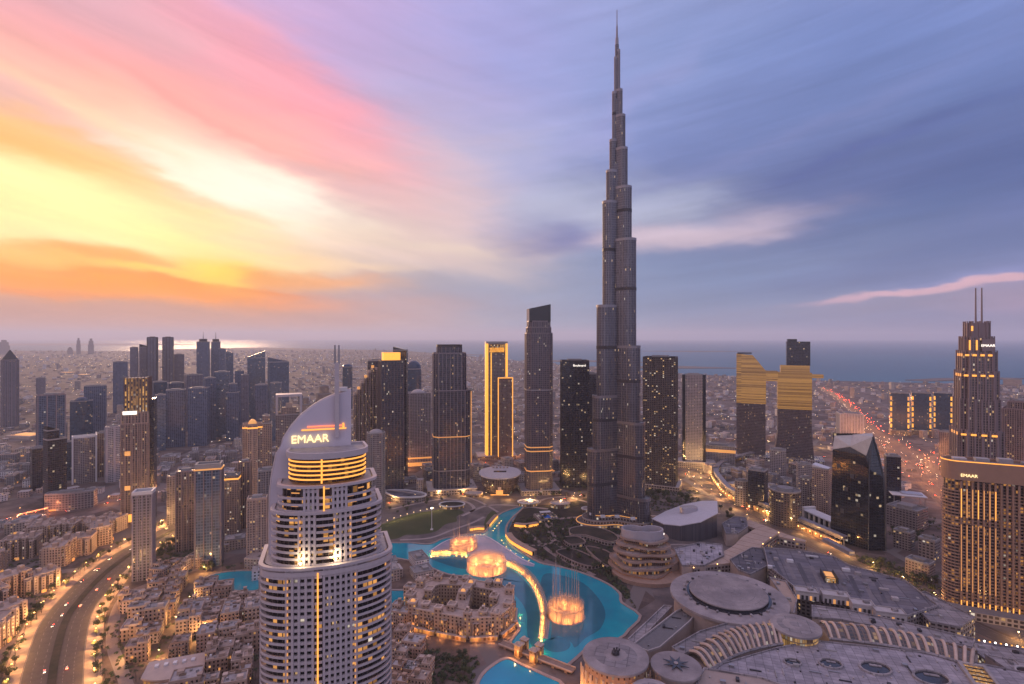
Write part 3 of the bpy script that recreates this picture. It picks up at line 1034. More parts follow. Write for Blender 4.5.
def tower(label, x0, x1, yt, yb, fm, name='office_tower', cat='tower', rz=0.0, k=0.8, shape='rect', tiers=None, roof=None, fin=None, finm=None,
          bands=(), pod=None, cap=None, plant=True, spire=(), group=None, d=None, rim=True):
    """x0..x1, yt: silhouette in the photograph; yb: row where it meets the ground (gives its distance)"""
    d = d or F * CH / (yb - HY)
    px = (x0 + x1) / 2
    X = (px - 512) / F * d
    az = math.atan2(X, d)
    sil = (x1 - x0) * d / F * math.cos(az)
    th = abs(rz)
    W = sil / (math.cos(th) + k * math.sin(th))
    D = W * k
    H = zpx(yt, d)
    root = thing(name, label, cat, (X, d, 0), -az + rz, group)
    FOOT.append((X, d, max(W, D) * 0.62))
    tiers = tiers or [(1.0, 1.0, 1.0)]
    roof = roof or ROOFG
    finm = finm or DARK
    z0 = 0.0
    nt_ = len(tiers)
    if pod:
        gr, ph, pm = pod
        mb = MB(); pp = rect(W * gr, D * gr)
        mb.prism(pp, 0, ph, 0, 1)
        mb.ring(offset(ccw(pp), 0.02), offset(ccw(pp), -0.6), ph + 0.003, ph + 1.2, 1)
        mb.build('podium', [pm, ROOFL], root)
        z0 = ph
    last = None
    for i, tt in enumerate(tiers):
        f, sw, sdp = tt[:3]
        ox, oy = (tt[3], tt[4]) if len(tt) > 4 else (0, 0)
        z1 = H * f
        pl = [(x + ox * W, y + oy * D) for x, y in ccw(plan_of(shape, W * sw, D * sdp))]
        mb = MB()
        mb.prism(pl, z0, z1, 0, 1)
        if fin:
            mb.fins(pl, z0, z1 - 0.4, fin[0], fin[1], fin[2], 2)
        o = mb.build('shaft' if i == 0 else 'upper_shaft', [fm, roof, finm], root)
        if rim:
            mr = MB(); mr.ring(offset(pl, 0.12), offset(pl, -0.9), z1 + 0.003, z1 + 2.2, 0)
            mr.build('parapet', [finm if fin else CONC], root)
        z0 = z1
        last = (pl, z1, W * sw, D * sdp, ox * W, oy * D)
    for (f0, f1, bm) in bands:
        zz = H * (f0 + f1) / 2
        pl = None
        for tt in tiers:
            if zz <= H * tt[0]:
                ox, oy = (tt[3], tt[4]) if len(tt) > 4 else (0, 0)
                pl = [(x + ox * W, y + oy * D) for x, y in ccw(plan_of(shape, W * tt[1], D * tt[2]))]
                break
        if pl:
            o_ = (fin[2] if fin else 0) + 0.25
            mb = MB(); mb.ring(offset(pl, o_), offset(pl, -0.5), H * f0, H * f1, 0, bottom=True)
            mb.build('facade_band', [bm], root)
    pl, z1, w_, d_, ox, oy = last
    if cap:
        kind = cap[0]
        if kind == 'pyramid':
            mb = MB(); mb.prism(offset(pl, -0.3), z1 + 0.01, z1 + cap[1], 0, 0, poly1=[(ox + (x - ox) * 0.06, oy + (y - oy) * 0.06) for x, y in offset(pl, -0.3)])
            mb.build('pointed_roof', [cap[2]], root)
        elif kind == 'dome':
            r = min(w_, d_) / 2 * cap[3] if len(cap) > 3 else min(w_, d_) / 2
            mb = MB(); mb.lathe([(r * math.cos(a), z1 + 0.01 + cap[1] * math.sin(a)) for a in [R(q) for q in (0, 15, 30, 45, 60, 75, 88)]], 20, 0, ox, oy)
            mb.build('dome', [cap[2]], root)
        elif kind == 'lantern':
            mb = MB(); q = [(ox + (x - ox) * cap[3], oy + (y - oy) * cap[3]) for x, y in pl]
            mb.prism(q, z1 + 0.01, z1 + cap[1], 0, 1); mb.build('lantern', [cap[2], roof], root)
        elif kind == 'slant':        # roof falling to one side (cap[3] +1: high on the right)
            mb = MB(); b = len(mb.v)
            a, h = w_ / 2 - 0.2, cap[1]
            e = d_ / 2 - 0.2
            lo_ = cap[4] if len(cap) > 4 else 0.15
            hl, hr = (h * lo_, h) if cap[3] > 0 else (h, h * lo_)
            mb.v += [(ox - a, oy - e, z1 + .01), (ox + a, oy - e, z1 + .01), (ox + a, oy + e, z1 + .01), (ox - a, oy + e, z1 + .01),
                     (ox - a, oy - e, z1 + hl), (ox + a, oy - e, z1 + hr), (ox + a, oy + e, z1 + hr), (ox - a, oy + e, z1 + hl)]
            for q in ((0, 1, 5, 4), (1, 2, 6, 5), (2, 3, 7, 6), (3, 0, 4, 7), (4, 5, 6, 7)):
                vs = [mb.v[i] for i in q]
                mb.face(q, 0, [(vv[0] + vv[1], vv[2]) for vv in vs])
            mb.build('slanted_crown', [cap[2]], root)
        elif kind == 'frame':        # open portal frame over the roof
            mb = MB(); t_ = cap[3]
            mb.ring(offset(pl, 0.3), offset(pl, -t_), z1 + 0.01, z1 + cap[1], 0)
            mb.build('roof_frame', [cap[2]], root)
    elif plant:
        mb = MB()
        mb.prism([(ox + (x - ox) * 0.5, oy + (y - oy) * 0.5) for x, y in pl], z1 + 0.01, z1 + 4.5, 0, 1)
        mb.build('plant_room', [CONC, roof], root)
        for q in range(3):
            mb = MB(); mb.box(ox + w_ * (-0.34 + 0.33 * q), oy - d_ * 0.34, z1 + 0.01, 3.2, 2.4, 2.2, 0.2 * q)
            mb.build('cooling_unit', [STEEL], root)
    for (fx, hgt, r) in spire:
        mb = MB(); zb = z1 + (cap[1] if cap and cap[0] in ('lantern', 'dome') else 0.02)
        mb.tube([(ox + fx * w_, oy, zb - 0.5), (ox + fx * w_, oy, zb + hgt)], r, 6, 0, r * 0.35)
        mb.build('spire', [STEEL], root)
    root['_dims'] = (W, D, H)
    return root, W, D, H, d


def part_box(root, name, m, cx, cy, z0, sx, sy, sz, rz=0.0):
    mb = MB(); mb.box(cx, cy, z0, sx, sy, sz, rz, bottom=True)
    return mb.build(name, [m] if not isinstance(m, list) else m, root)


# ------------------------------------------------------------------ facades
FM = dict(
    burj=facade('ribbed silver glass', (0.165, 0.155, 0.17), (0.060, 0.062, 0.078), 1.9, 3.9, 0.52, 0.82, 0.018, (1, .66, .34), 1.3, 0.30, 0.14, metal=0.45),
    mauve=facade('mauve curtain wall', (0.14, 0.115, 0.13), (0.050, 0.047, 0.066), 3.0, 3.8, 0.72, 0.70, 0.03, power=0.9),
    darkfin=facade('dark ribbed glass', (0.085, 0.078, 0.092), (0.022, 0.024, 0.040), 2.6, 3.8, 0.75, 0.80, 0.02, power=1.1),
    black=facade('black curtain wall', (0.040, 0.038, 0.046), (0.016, 0.019, 0.032), 3.2, 3.8, 0.86, 0.74, 0.025, (1, .72, .42), 0.9),
    spark=facade('dark wall with many lit rooms', (0.115, 0.09, 0.08), (0.030, 0.028, 0.032), 4.2, 3.6, 0.62, 0.55, 0.10, (1, .60, .24), 1.5),
    blue=facade('blue grey glass', (0.13, 0.165, 0.22), (0.05, 0.08, 0.125), 3.4, 3.8, 0.80, 0.70, 0.025, power=0.9),
    dblue=facade('deep blue glass', (0.05, 0.075, 0.11), (0.020, 0.045, 0.085), 3.4, 3.8, 0.86, 0.76, 0.02, power=0.8),
    grey=facade('grey concrete grid', (0.235, 0.205, 0.205), (0.050, 0.045, 0.050), 3.6, 3.5, 0.62, 0.56, 0.05, power=1.0),
    lgrey=facade('light stone grid', (0.34, 0.30, 0.30), (0.070, 0.065, 0.075), 3.4, 3.5, 0.58, 0.60, 0.05, power=1.0),
    tan=facade('tan apartment wall', (0.33, 0.245, 0.205), (0.060, 0.045, 0.040), 3.4, 3.3, 0.52, 0.50, 0.07, (1, .58, .22), 1.3),
    sand=facade('sand apartment wall', (0.42, 0.31, 0.25), (0.060, 0.042, 0.035), 4.2, 3.3, 0.36, 0.46, 0.05, (1, .55, .20), 1.4),
    brown=facade('brown striped tower wall', (0.25, 0.185, 0.165), (0.050, 0.040, 0.042), 3.2, 3.6, 0.55, 0.78, 0.05, (1, .60, .25), 1.1),
    white=facade('white office wall', (0.48, 0.45, 0.46), (0.075, 0.075, 0.09), 3.0, 3.8, 0.70, 0.62, 0.03, power=0.9),
    haze1=facade('far tower wall in haze blue', (0.115, 0.14, 0.20), (0.050, 0.07, 0.115), 4.5, 4.0, 0.68, 0.68, 0.012, power=0.8),  # haze of distance put into wall and glass colours, here and below
    haze2=facade('far tower wall in haze grey', (0.18, 0.165, 0.20), (0.065, 0.068, 0.09), 4.5, 4.0, 0.60, 0.62, 0.015, power=0.8),
    skyv=facade('dim fritted glass', (0.125, 0.10, 0.105), (0.040, 0.034, 0.038), 2.4, 3.7, 0.7, 0.66, 0.04, power=0.7),
    mallglass=facade('lit shop glazing', (0.30, 0.22, 0.17), (0.10, 0.06, 0.035), 3.0, 4.2, 0.78, 0.72, 0.35, (1, .55, .2), 1.0),
    podium=facade('podium shop fronts', (0.30, 0.25, 0.23), (0.06, 0.045, 0.04), 5.0, 4.6, 0.66, 0.60, 0.16, (1, .58, .22), 1.3),
    dim=facade('grey low block wall', (0.25, 0.215, 0.21), (0.05, 0.045, 0.05), 4.5, 4.0, 0.6, 0.5, 0.08, (1, .6, .25), 1.2),
)
LIT = facade('gilded lit storeys', (0.50, 0.30, 0.11), (0.12, 0.065, 0.02), 90.0, 2.5, 1.0, 0.74, 0.9, (1.0, 0.50, 0.12), .62, hot=(-1000, 1000, 1.1), warm=0.0, glvar=.2)
LITV = facade('gilded ribbed storeys', (0.30, 0.19, 0.10), (0.06, 0.04, 0.03), 4.0, 3.8, 0.50, 0.9, 0.5, (1.0, 0.50, 0.12), 1.3, hot=(-1000, 1000, 0.5), warm=0.05)


# ------------------------------------------------------------------ the tallest tower
def build_spire_tower():
    d = 885.0
    c = at(617, d)
    s = F / d
    root = thing('supertall_skyscraper', 'tallest tower of all, a silver stepped needle of three wings tapering to a thin spire', 'skyscraper', c, -math.atan2(c.x, c.y))
    FOOT.append((c.x, c.y, 62))
    BF = FM['burj']
    BAND = mat('dark louvre band', (0.055, 0.05, 0.055), 0.5, metal=0.3)
    FINM = mat('steel fin', (0.25, 0.23, 0.24), 0.30, metal=0.7, var=0.1)

    def H(py):
        return zpx(py, d)
    wings = {
        R(212): [(29, 447), (24, 395), (20, 306), (14.2, 203), (10.5, 172), (7.2, 141), (4.6, 93), (2.6, 58)],
        R(-32): [(32, 492), (27, 420), (22.5, 346), (18.6, 241), (14.2, 189), (10.2, 150), (8.0, 117), (5.2, 91), (2.9, 51)],
        R(90): [(32, 470), (25, 370), (19, 270), (14, 215), (9, 160), (6, 105), (3.5, 70)],
    }
    for ang, tiers in wings.items():
        wing = None
        z0 = 0.0
        for i, (off, py) in enumerate(tiers):
            om = off / s
            hw = min(12.5, max(1.5, om * 0.42))
            r = (om - hw) / 0.86 + hw
            z1 = H(py)
            pl = []
            n = 9
            base = max(r - hw, 0.5)
            pl.append((0.0, -hw)); pl.append((base * 0.5, -hw))
            for q in range(n + 1):
                a = -PI / 2 + PI * q / n
                pl.append((base + hw * math.cos(a), hw * math.sin(a)))
            pl += [(base * 0.5, hw), (0.0, hw)]
            ca, sa = math.cos(ang), math.sin(ang)
            plr = ccw([(x * ca - y * sa, x * sa + y * ca) for x, y in pl])
            mb = MB()
            mb.prism(plr, z0, z1, 0, 1)
            # steel fins round the nose, clear of the core
            for q in range(len(plr)):
                a, b_ = Vector(plr[q]), Vector(plr[(q + 1) % len(plr)])
                if min(a.length, b_.length) < hw * 1.3:
                    continue
                t = (b_ - a)
                L = t.length
                t /= max(L, 1e-6)
                nn = Vector((t.y, -t.x))
                m_ = max(1, int(L / 3.6))
                for w_ in range(m_):
                    p_ = a + t * (L * (w_ + 0.5) / m_) + nn * 0.25
                    mb.box(p_.x, p_.y, z0 + 0.02, 0.55, 0.6, z1 - z0 - 0.1, math.atan2(t.y, t.x), 2)
            o = mb.build('wing' if wing is None else 'setback_tier', [BF, STEEL, FINM], root if wing is None else wing)
            if wing is None:
                wing = o
            # parapet of each setback and the dark plant storeys
            mr = MB(); mr.ring(offset(plr, 0.58), offset(plr, -0.5), z1 - 3.0, z1 + 1.2, 0)
            mr.build('mechanical_band', [FINM], wing)
            if z1 - z0 > 70:
                mr = MB(); mr.ring(offset(plr, 0.62), offset(plr, -0.4), z0 + (z1 - z0) * 0.52, z0 + (z1 - z0) * 0.52 + 5.0, 0)
                mr.build('mechanical_band', [BAND], wing)
            z0 = z1
    mb = MB()
    zc = 0
    for r, py in ((13, 260), (9.5, 165), (6.0, 100), (4.0, 60), (3.2, 45)):
        mb.prism(ell(r, r, 12), zc, H(py), 0, 1); zc = H(py)
    mb.build('core', [BF, STEEL], root)
    mb = MB()
    mb.lathe([(2.9, H(46)), (2.4, H(38)), (1.7, H(37.5)), (1.3, H(26)), (0.8, H(25.5)), (0.55, H(10)), (0.1, H(9.4))], 10)
    mb.build('spire', [FINM], root, smooth=False)
    for k, (r0, h) in enumerate(((70, 5), (60, 10), (50, 16))):
        mb = MB(); pl = []
        for q in range(48):
            a = 2 * PI * q / 48
            rr = r0 * (0.78 + 0.24 * math.cos(3 * (a - R(90))))
            pl.append((rr * math.cos(a), rr * math.sin(a)))
        mb.prism(pl, 0.05 if k == 0 else (5, 10)[k - 1], h, 0, 1)
        o = mb.build('terrace', [FM['podium'], PAVE2], root)
        mb = MB(); mb.ring(offset(pl, 0.4), offset(pl, -0.5), h + 0.003, h + 0.9, 0)
        mb.build('terrace_light_strip', [GOLDD if k != 1 else CONC], o)
    for x, y in ((-22, -40), (24, -42), (-40, -30), (42, -28), (0, -36)):
        part_box(root, 'entrance_canopy', WHITE, x, y, 16.05, 7, 5, 3.5, 0.3)


build_spire_tower()


# ------------------------------------------------------------------ the white hotel tower close by
def build_sail_hotel():
    d = 300.0
    s = F / d
    c = at(328, d)
    root = thing('hotel_tower', 'round-fronted white balconied hotel tower with a sail-shaped fin and twin masts', 'hotel tower', c, -math.atan2(c.x, c.y))
    FOOT.append((c.x, c.y, 60))
    HW = mat('hotel white render', (0.52, 0.45, 0.445), 0.62, var=0.10, sc=0.3)
    HW2 = mat('hotel fin cladding', (0.60, 0.54, 0.58), 0.45, var=0.10, sc=0.08)
    GB = facade('balcony glazing', (0.10, 0.075, 0.07), (0.022, 0.018, 0.02), 3.0, 3.5, 0.8, 0.95, 0.26, (1.0, 0.44, 0.11), 1.5, warm=0.02)
    GG = facade('guest room glazing', (0.05, 0.045, 0.05), (0.020, 0.018, 0.022), 2.7, 3.5, 0.9, 0.9, 0.06, (1.0, 0.62, 0.28), 1.1)
    cosz = math.cos(math.atan2(c.x, c.y))

    def w_of(px):
        return px * d / F * cosz

    def arc(W, sag, f0, f1, inset, n=10):
        """points of the bowed front between the fractions f0..f1 of its width"""
        out = []
        a0 = math.asin(max(-1, min(1, 2 * f0 - 1)))
        a1 = math.asin(max(-1, min(1, 2 * f1 - 1)))
        for i in range(n + 1):
            th = a0 + (a1 - a0) * i / n
            out.append(((W / 2 - inset) * math.sin(th), 6 - (sag - inset) * math.cos(th)))
        return out

    FL = 3.5
    # tier: silhouette width px, z bottom, z top, bow, depth behind
    tiers = [(131, 0.0, zpx(567, d - 12), 17.0, 30), (110, zpx(567, d - 12), zpx(513, d - 11), 15.5, 26), (98, zpx(513, d - 11), zpx(487, d - 10), 14.0, 23)]
    zone_sets = [[('b', 0.0, 0.2), ('g', 0.2, 0.39), ('b', 0.39, 0.47), ('g', 0.47, 0.71), ('b', 0.71, 1.0)],
                 [('b', 0.0, 0.25), ('g', 0.25, 0.385), ('b', 0.385, 0.56), ('g', 0.56, 0.70), ('b', 0.70, 1.0)], [('b', 0.0, 0.27), ('g', 0.27, 0.40), ('b', 0.40, 0.55), ('g', 0.55, 0.68), ('b', 0.68, 1.0)]]
    hr = random.Random(8)
    for ti, (wp, z0, z1, sag, back) in enumerate(tiers):
        W = w_of(wp)
        zones = zone_sets[ti]
        body = MB()
        # glazed core, recessed behind the balconies
        pts = arc(W, sag, 0, 1, 2.0, 32)
        pl = pts + [(W / 2 - 2, back), (-W / 2 + 2, back)]
        b = len(body.v)
        n = len(pl)
        p_ = ccw(pl)
        body.v += [(x, y, z0) for x, y in p_] + [(x, y, z1) for x, y in p_]
        u = 0
        for i in range(n):
            j = (i + 1) % n
            L = math.hypot(p_[i][0] - p_[j][0], p_[i][1] - p_[j][1])
            f = ((p_[i][0] + p_[j][0]) / 2 / (W - 4)) + 0.5
            mi = 2
            if p_[i][1] < 7 and p_[j][1] < 7:
                for kk, a, e in zones:
                    if a <= f <= e:
                        mi = 0 if kk == 'b' else 1
            body.face((b + i, b + j, b + n + j, b + n + i), mi, [(u, z0), (u + L, z0), (u + L, z1), (u, z1)])
            u += L
        body.face(range(b + n, b + 2 * n), 3)
        core = body.build('glazed_core', [GB, GG, HW, ROOFL], root)
        # end walls
        for sgn in ((-1, 1) if ti == 0 else ()):
            part_box(root, 'end_pier', HW, sgn * (W / 2 - 0.1), 8.5, z0, 2.2, 4.0, z1 - z0 - 1.0)
        nf = int((z1 - z0) / FL)
        # lattice of the guest-room bays
        for kk, a, e in zones:
            if kk != 'g':
                continue
            mb = MB()
            npier = max(3, round((e - a) * W / 3.0))
            ao = arc(W, sag, a, e, 0.0, npier)
            ang = []
            for i, q in enumerate(ao):
                a_, b_ = ao[max(i - 1, 0)], ao[min(i + 1, npier)]
                th = math.atan2(b_[1] - a_[1], b_[0] - a_[0])
                mb.box(q[0] - math.sin(th) * -0.55, q[1] + math.cos(th) * 0.55, z0, 1.25, 1.3, z1 - z0, th)
            po, pi = arc(W, sag, a, e, 0.25, 10), arc(W, sag, a, e, 1.6, 10)
            for k in range(nf + 1):
                zz = z0 + k * FL
                if zz + 1.5 < z1:
                    mb.strip(po, pi, zz - 0.3 if k else zz, zz + 1.25)
            mb.build('window_lattice', [HW], root)
        # balconies, one to each floor and bay, only where the picture can see them
        for k in range(nf):
            zz = z0 + k * FL
            if zz < 95:
                continue
            for kk, a, e in zones:
                if kk != 'b':
                    continue
                a2, e2 = (a + 0.012 if a > 0 else 0.0), (e - 0.012 if e < 1 else 1.0)
                mb = MB()
                mb.strip(arc(W, sag, a2, e2, -0.5, 8), arc(W, sag, a2, e2, -0.15, 8), zz + 0.1, zz + 1.05)
                o = mb.build('balcony', [HW], root)
                mb = MB(); mb.strip(arc(W, sag, a2, e2, -0.5, 8), arc(W, sag, a2, e2, 2.2, 8), zz - 0.25, zz + 0.098)
                mb.build('balcony_slab', [HW], o)
                if kk == 'b' and hr.random() < .8:       # the lamps that light the balcony from its soffit
                    s0 = a2 + (e2 - a2) * hr.uniform(0, .45)
                    s1 = s0 + (e2 - a2) * hr.uniform(.2, .5)
                    mb = MB(); mb.strip(arc(W, sag, s0, s1, 1.5, 5), arc(W, sag, s0, s1, 1.75, 5), zz + 2.5, zz + 3.1)
                    mb.build('balcony_lamp', [GOLDL if hr.random() < .4 else GOLDD], o)
        if z0 < 95:      # below the frame: the floors as one band of slabs
            mb = MB()
            for k in range(0, int(95 / FL)):
                for kk, a, e in zones:
                    if kk == 'b':
                        mb.strip(arc(W, sag, a, e, -0.5, 8), arc(W, sag, a, e, 2.2, 8), k * FL - 0.0, k * FL + 1.2)
            tag(mb.build('balcony_band', [HW], root), kind='stuff')
        # cornice ledge on top of the tier
        W2 = W + (1.6 if ti == 0 else 1.2)
        mb = MB()
        fr = [(x * W2 / W, y - (1.2 if ti == 0 else 0.6)) for x, y in arc(W, sag, 0, 1, -0.4, 28)]
        pl2 = ccw(fr + [(W2 / 2, back + 1), (-W2 / 2, back + 1)])
        mb.ring(pl2, offset(pl2, -2.2), z1 - 0.9, z1 + 0.5, 0, bottom=True)
        mb.build('ledge', [HW], root)
        if ti == 0:
            mb = MB(); mb.ring(offset(pl2, -1.0), offset(pl2, -3.0), z1 - 4.6, z1 - 2.2, 0, bottom=True)
            mb.build('lower_ledge', [HW], root)
            for fx in (0.19, 0.47):
                q = (W2 * (fx - 0.5), 6 - sag * 0.95)
                lm = MB(); lm.lathe([(0.5, z1 + 1.6), (0.8, z1 + 2.6)], 8, 0, q[0] + (8 if fx < .3 else 6), q[1] + 1.0)
                o = lm.build('uplight', [LAMPW], root)
                ld = bpy.data.lights.new('uplight', 'POINT'); ld.energy = 2500; ld.color = (1, .78, .45); ld.shadow_soft_size = 0.6
                lo = bpy.data.objects.new('uplight_glow', ld); COL.objects.link(lo); lo.parent = root
                lo.location = (q[0] + (8 if fx < .3 else 6), q[1] - 1.5, z1 + 5.0)
    # the vertical line of light up the middle
    zA, zB = 60.0, zpx(515, d - 11)
    W0 = w_of(131)
    part_box(root, 'light_strip', GOLDL, W0 * (0.425 - 0.5), 6 - 17.0 * 0.985 - 0.9, 95, 0.8, 0.5, tiers[0][2] - 98)
    part_box(root, 'light_strip', GOLDL, w_of(98) * (0.46 - 0.5), 6 - 14.0 - 1.0, tiers[2][1], 0.8, 0.5, tiers[2][2] - tiers[2][1])
    # amber lines between the balcony bays and the window bays
    for (ti, fr_) in ((0, (0.205, 0.705)), (1, (0.255, 0.555, 0.70))):
        Wt, sg = w_of(tiers[ti][0]), tiers[ti][3]
        for f in fr_:
            t = 2 * f - 1
            za = max(tiers[ti][1] + 1, 95)
            for k in range(int((tiers[ti][2] - za - 2) / 3.5)):
                part_box(root, 'bay_lamp', GOLDD, Wt / 2 * t, 6 - sg * math.sqrt(max(0, 1 - t * t)) - .75, za + k * 3.5 + 1.3, 0.75, 0.3, 1.5)
    # glazed drum with its gold floor lines
    zd0, zd1 = tiers[2][2] + 1.5, zpx(459, d - 8)
    WD = w_of(77)
    pl = ccw(arc(WD, 13.0, 0, 1, 0, 28) + [(WD / 2, 20), (-WD / 2, 20)])
    DG = facade('lounge drum glazing', (0.10, 0.05, 0.03), (0.045, 0.026, 0.018), 2.2, 4.2, 0.84, 0.9, 0.16, (1.0, 0.45, 0.12), 0.6, warm=0.0)
    mb = MB(); mb.prism(pl, zd0, zd1, 0, 1)
    drum = mb.build('lounge_drum', [DG, ROOFL], root)
    for k in range(5):
        zz = zd0 + 1.5 + k * (zd1 - zd0 - 3) / 4.2
        mb = MB(); mb.strip(arc(WD, 13.0, 0.0, 1.0, -0.5, 24), arc(WD, 13.0, 0.0, 1.0, 0.2, 24), zz, zz + 0.75)
        mb.build('light_strip', [GOLDL], drum)
    part_box(root, 'light_strip', GOLDL, WD * (0.42 - 0.5), 6 - 13.0 - 1.1, zd0, 0.9, 0.5, zd1 - zd0)
    # the white rim over the drum
    WR = w_of(79)
    fr = ccw([(x, y) for x, y in arc(WR, 13.5, 0, 1, -1.2, 28)] + [(WR / 2, 21), (-WR / 2, 21)])
    mb = MB(); mb.prism(fr, zd1 + 0.003, zd1 + 2.2, 0, 1, bottom=True); mb.ring(fr, offset(fr, -1.4), zd1 + 2.203, zd1 + 3.2, 0)
    mb.build('roof_rim', [HW, ROOFL], root)
    # the sail-shaped fin, a slab whose left edge sweeps up in an arc
    edge = [(269, 566), (269, 514), (269.5, 490), (271, 474), (276, 451), (282.5, 437), (291, 424.5), (300, 415), (310, 407.5), (321, 401), (332, 396.5), (343, 393), (352.5, 390.5)]
    yb_ = 15.0
    dd = d + yb_
    mb = MB()
    for yk in (yb_, yb_ + 5.0):
        for (px, py) in edge:
            mb.v.append(((px - 328) * d / F * cosz, yk, zpx(py, dd)))
    n = len(edge)
    R0 = ((352.5 - 328) * d / F * cosz)
    bl = len(mb.v)
    for yk in (yb_, yb_ + 5.0):
        mb.v.append((R0, yk, zpx(566, dd)))
    mb.face(list(range(n)) [::1] + [bl], 0)
    mb.face(list(range(2 * n - 1, n - 1, -1)) + [bl + 1][:0] + [bl + 1], 0)
    for i in range(n - 1):
        mb.face((i + 1, i, n + i, n + i + 1), 0)
    mb.face((n - 1, bl, bl + 1, 2 * n - 1), 0)
    fin = mb.build('sail_fin', [HW2], root)
    zr = lambda py: zpx(py, dd)
    X = lambda px: (px - 328) * d / F * cosz
    mb = MB()      # pale edge trim of the fin
    mb.tube([(X(a), yb_ + 2.5, zr(b)) for a, b in edge], 1.1, 6)
    mb.build('fin_edge', [HW], fin)
    text_sign('EMAAR', 6.4, (X(309.5), yb_ - 0.9, zr(441.0)), (R(90), 0, 0), SIGNY, root, depth=0.4)
    part_box(root, 'neon_line', REDL, X(326), yb_ - 0.5, zr(426.2), 20.5, 0.5, 0.7)
    part_box(root, 'neon_line', GOLDL, X(324), yb_ - 0.5, zr(429.2), 24.5, 0.5, 0.7)
    part_box(root, 'neon_line', GOLDL, X(344.2), yb_ - 0.5, zr(428.4), 1.0, 0.5, 3.0)
    # pylon and its two masts
    mb = MB(); mb.prism(rect(2.5, 2.0, 0, X(337.3), yb_ - 1.5), zr(437), zr(363), 0, 0)
    mb.build('mast_pylon', [HW], root)
    for q in (-1.1, 1.1):
        mb = MB(); mb.tube([(X(337.3) + q * 1.0, yb_ - 1.5, zr(364)), (X(337.3) + q * 1.0, yb_ - 1.5, zr(345))], 0.6, 8, 0, 0.45)
        mb.build('mast', [STEEL], root)
    part_box(root, 'roof_cabin', WHITE, X(344), yb_ + 2.5, zr(391.5), 5, 3, 2.2)


build_sail_hotel()


# ------------------------------------------------------------------ the hotel slab at the right edge
def build_slab_hotel():
    A = at(942, 606)            # left end of its front
    B = at(1120, 545)
    u = (B - A); u.z = 0
    L = u.length
    ang = math.atan2(u.y, u.x)
    root = thing('hotel_slab', 'long brown hotel slab with amber lit piers and tiers of balconies behind the mall roofs', 'hotel', (A + B) / 2, ang)
    FOOT.append(((A.x + B.x) / 2, (A.y + B.y) / 2, 90))
    H = 300 - (476 - HY) * 606 / F           # underside of the roof band
    HT = 300 - (457 - HY) * 606 / F
    WALL = mat('hotel slab stone', (0.34, 0.20, 0.13), 0.75, var=0.12, sc=0.2)
    GL = facade('hotel slab glazing', (0.20, 0.13, 0.095), (0.035, 0.024, 0.02), 3.4, 3.45, 0.72, 0.8, 0.24, (1, .42, .10), .9, warm=.05)
    BAL = mat('hotel slab balcony', (0.37, 0.225, 0.15), 0.7, var=0.12)
    D = 26.0
    hl = L / 2
    # plan: the left end is rounded
    def plan(o):
        pts = []
        for i in range(9):
            a = R(180 + 90 * i / 8)
            pts.append((-hl + 13 + (13 + o) * math.cos(a), (13 + o) * math.sin(a)))
        pts += [(hl + o, -13 - o), (hl + o, 13 + o), (-hl + 13, 13 + o)]
        for i in range(1, 8):
            a = R(90 + 90 * i / 8)
            pts.append((-hl + 13 + (13 + o) * math.cos(a), (13 + o) * math.sin(a)))
        return ccw(pts)
    mb = MB(); mb.prism(plan(-1.6), 0, H, 0, 1)
    mb.build('glazed_core', [GL, ROOFG], root)
    nf = int(H / 3.45)
    for k in range(2, nf):
        z = k * 3.45
        if H - 9.5 < z < H - 2.5:
            continue
        mb = MB()
        mb.ring(plan(0.0), plan(-1.7), z, z + 1.15, 0, bottom=True)
        mb.build('balcony_band', [BAL], root)
    # piers: groups of lit piers between the recessed bays
    x = -hl + 13.5
    i = 0
    PL = facade('lit pier', (0.36, 0.22, 0.14), (0.5, 0.2, 0.06), 2.0, 3.0, 1.0, 1.0, 0.0)
    while x < hl - 1:
        part_box(root, 'pier', WALL, x, -13.4, 0, 1.7, 1.9, H - 1)
        x += 4.85
        i += 1
    x = -hl + 13.5
    i = 0
    while x < hl - 1:
        ph = i % 11
        if ph < 7:
            part_box(root, 'light_strip', GOLDL if ph % 3 == 0 else GOLDD, x, -14.5, H - 40, .8, 0.3, 31)
            part_box(root, 'light_strip', GOLDD, x, -14.5, H - 120, 0.5, 0.3, 72)
        part_box(root, 'light_strip', GOLDL, x, -14.55, 4, 0.9, 0.3, 10)
        if i % 2 == 0:
            ld = bpy.data.lights.new('pier_uplight', 'POINT'); ld.energy = 6000; ld.color = (1, .42, .10); ld.shadow_soft_size = 0.5
            lo = bpy.data.objects.new('pier_uplight', ld); COL.objects.link(lo); lo.parent = root
            lo.location = (x + 2.4, -17.0, 5.0)
        x += 4.85
        i += 1
    mb = MB(); mb.prism(plan(0.8), H + 0.01, HT - 3.0, 0, 1, bottom=True)
    mb.ring(plan(0.8), plan(-1.0), HT - 2.997, HT, 0)
    mb.build('roof_band', [WALL, ROOFG], root)
    mb = MB(); mb.ring(plan(1.15), plan(0.4), HT - 1.2, HT - 0.2, 0)
    mb.build('roof_light_strip', [GOLDL], root)
    for q in range(9):
        part_box(root, 'roof_plant', CONC if q % 2 else ROOFL, -hl + 16 + q * 20, 3 + (q % 3), HT - 2.9, 12, 9, 3.4 + (q * 7 % 3))
    text_sign('EMAAR', 4.6, (-hl + 13 + 7.2, -14.4, H + 4.2), (R(90), 0, 0), SIGNY, root)
    mb = MB(); mb.box(0, -22, 0.05, L * 0.98, 16, 9.0, 0, 0, 1)
    mb.build('podium', [FM['podium'], ROOFG], root)


build_slab_hotel()


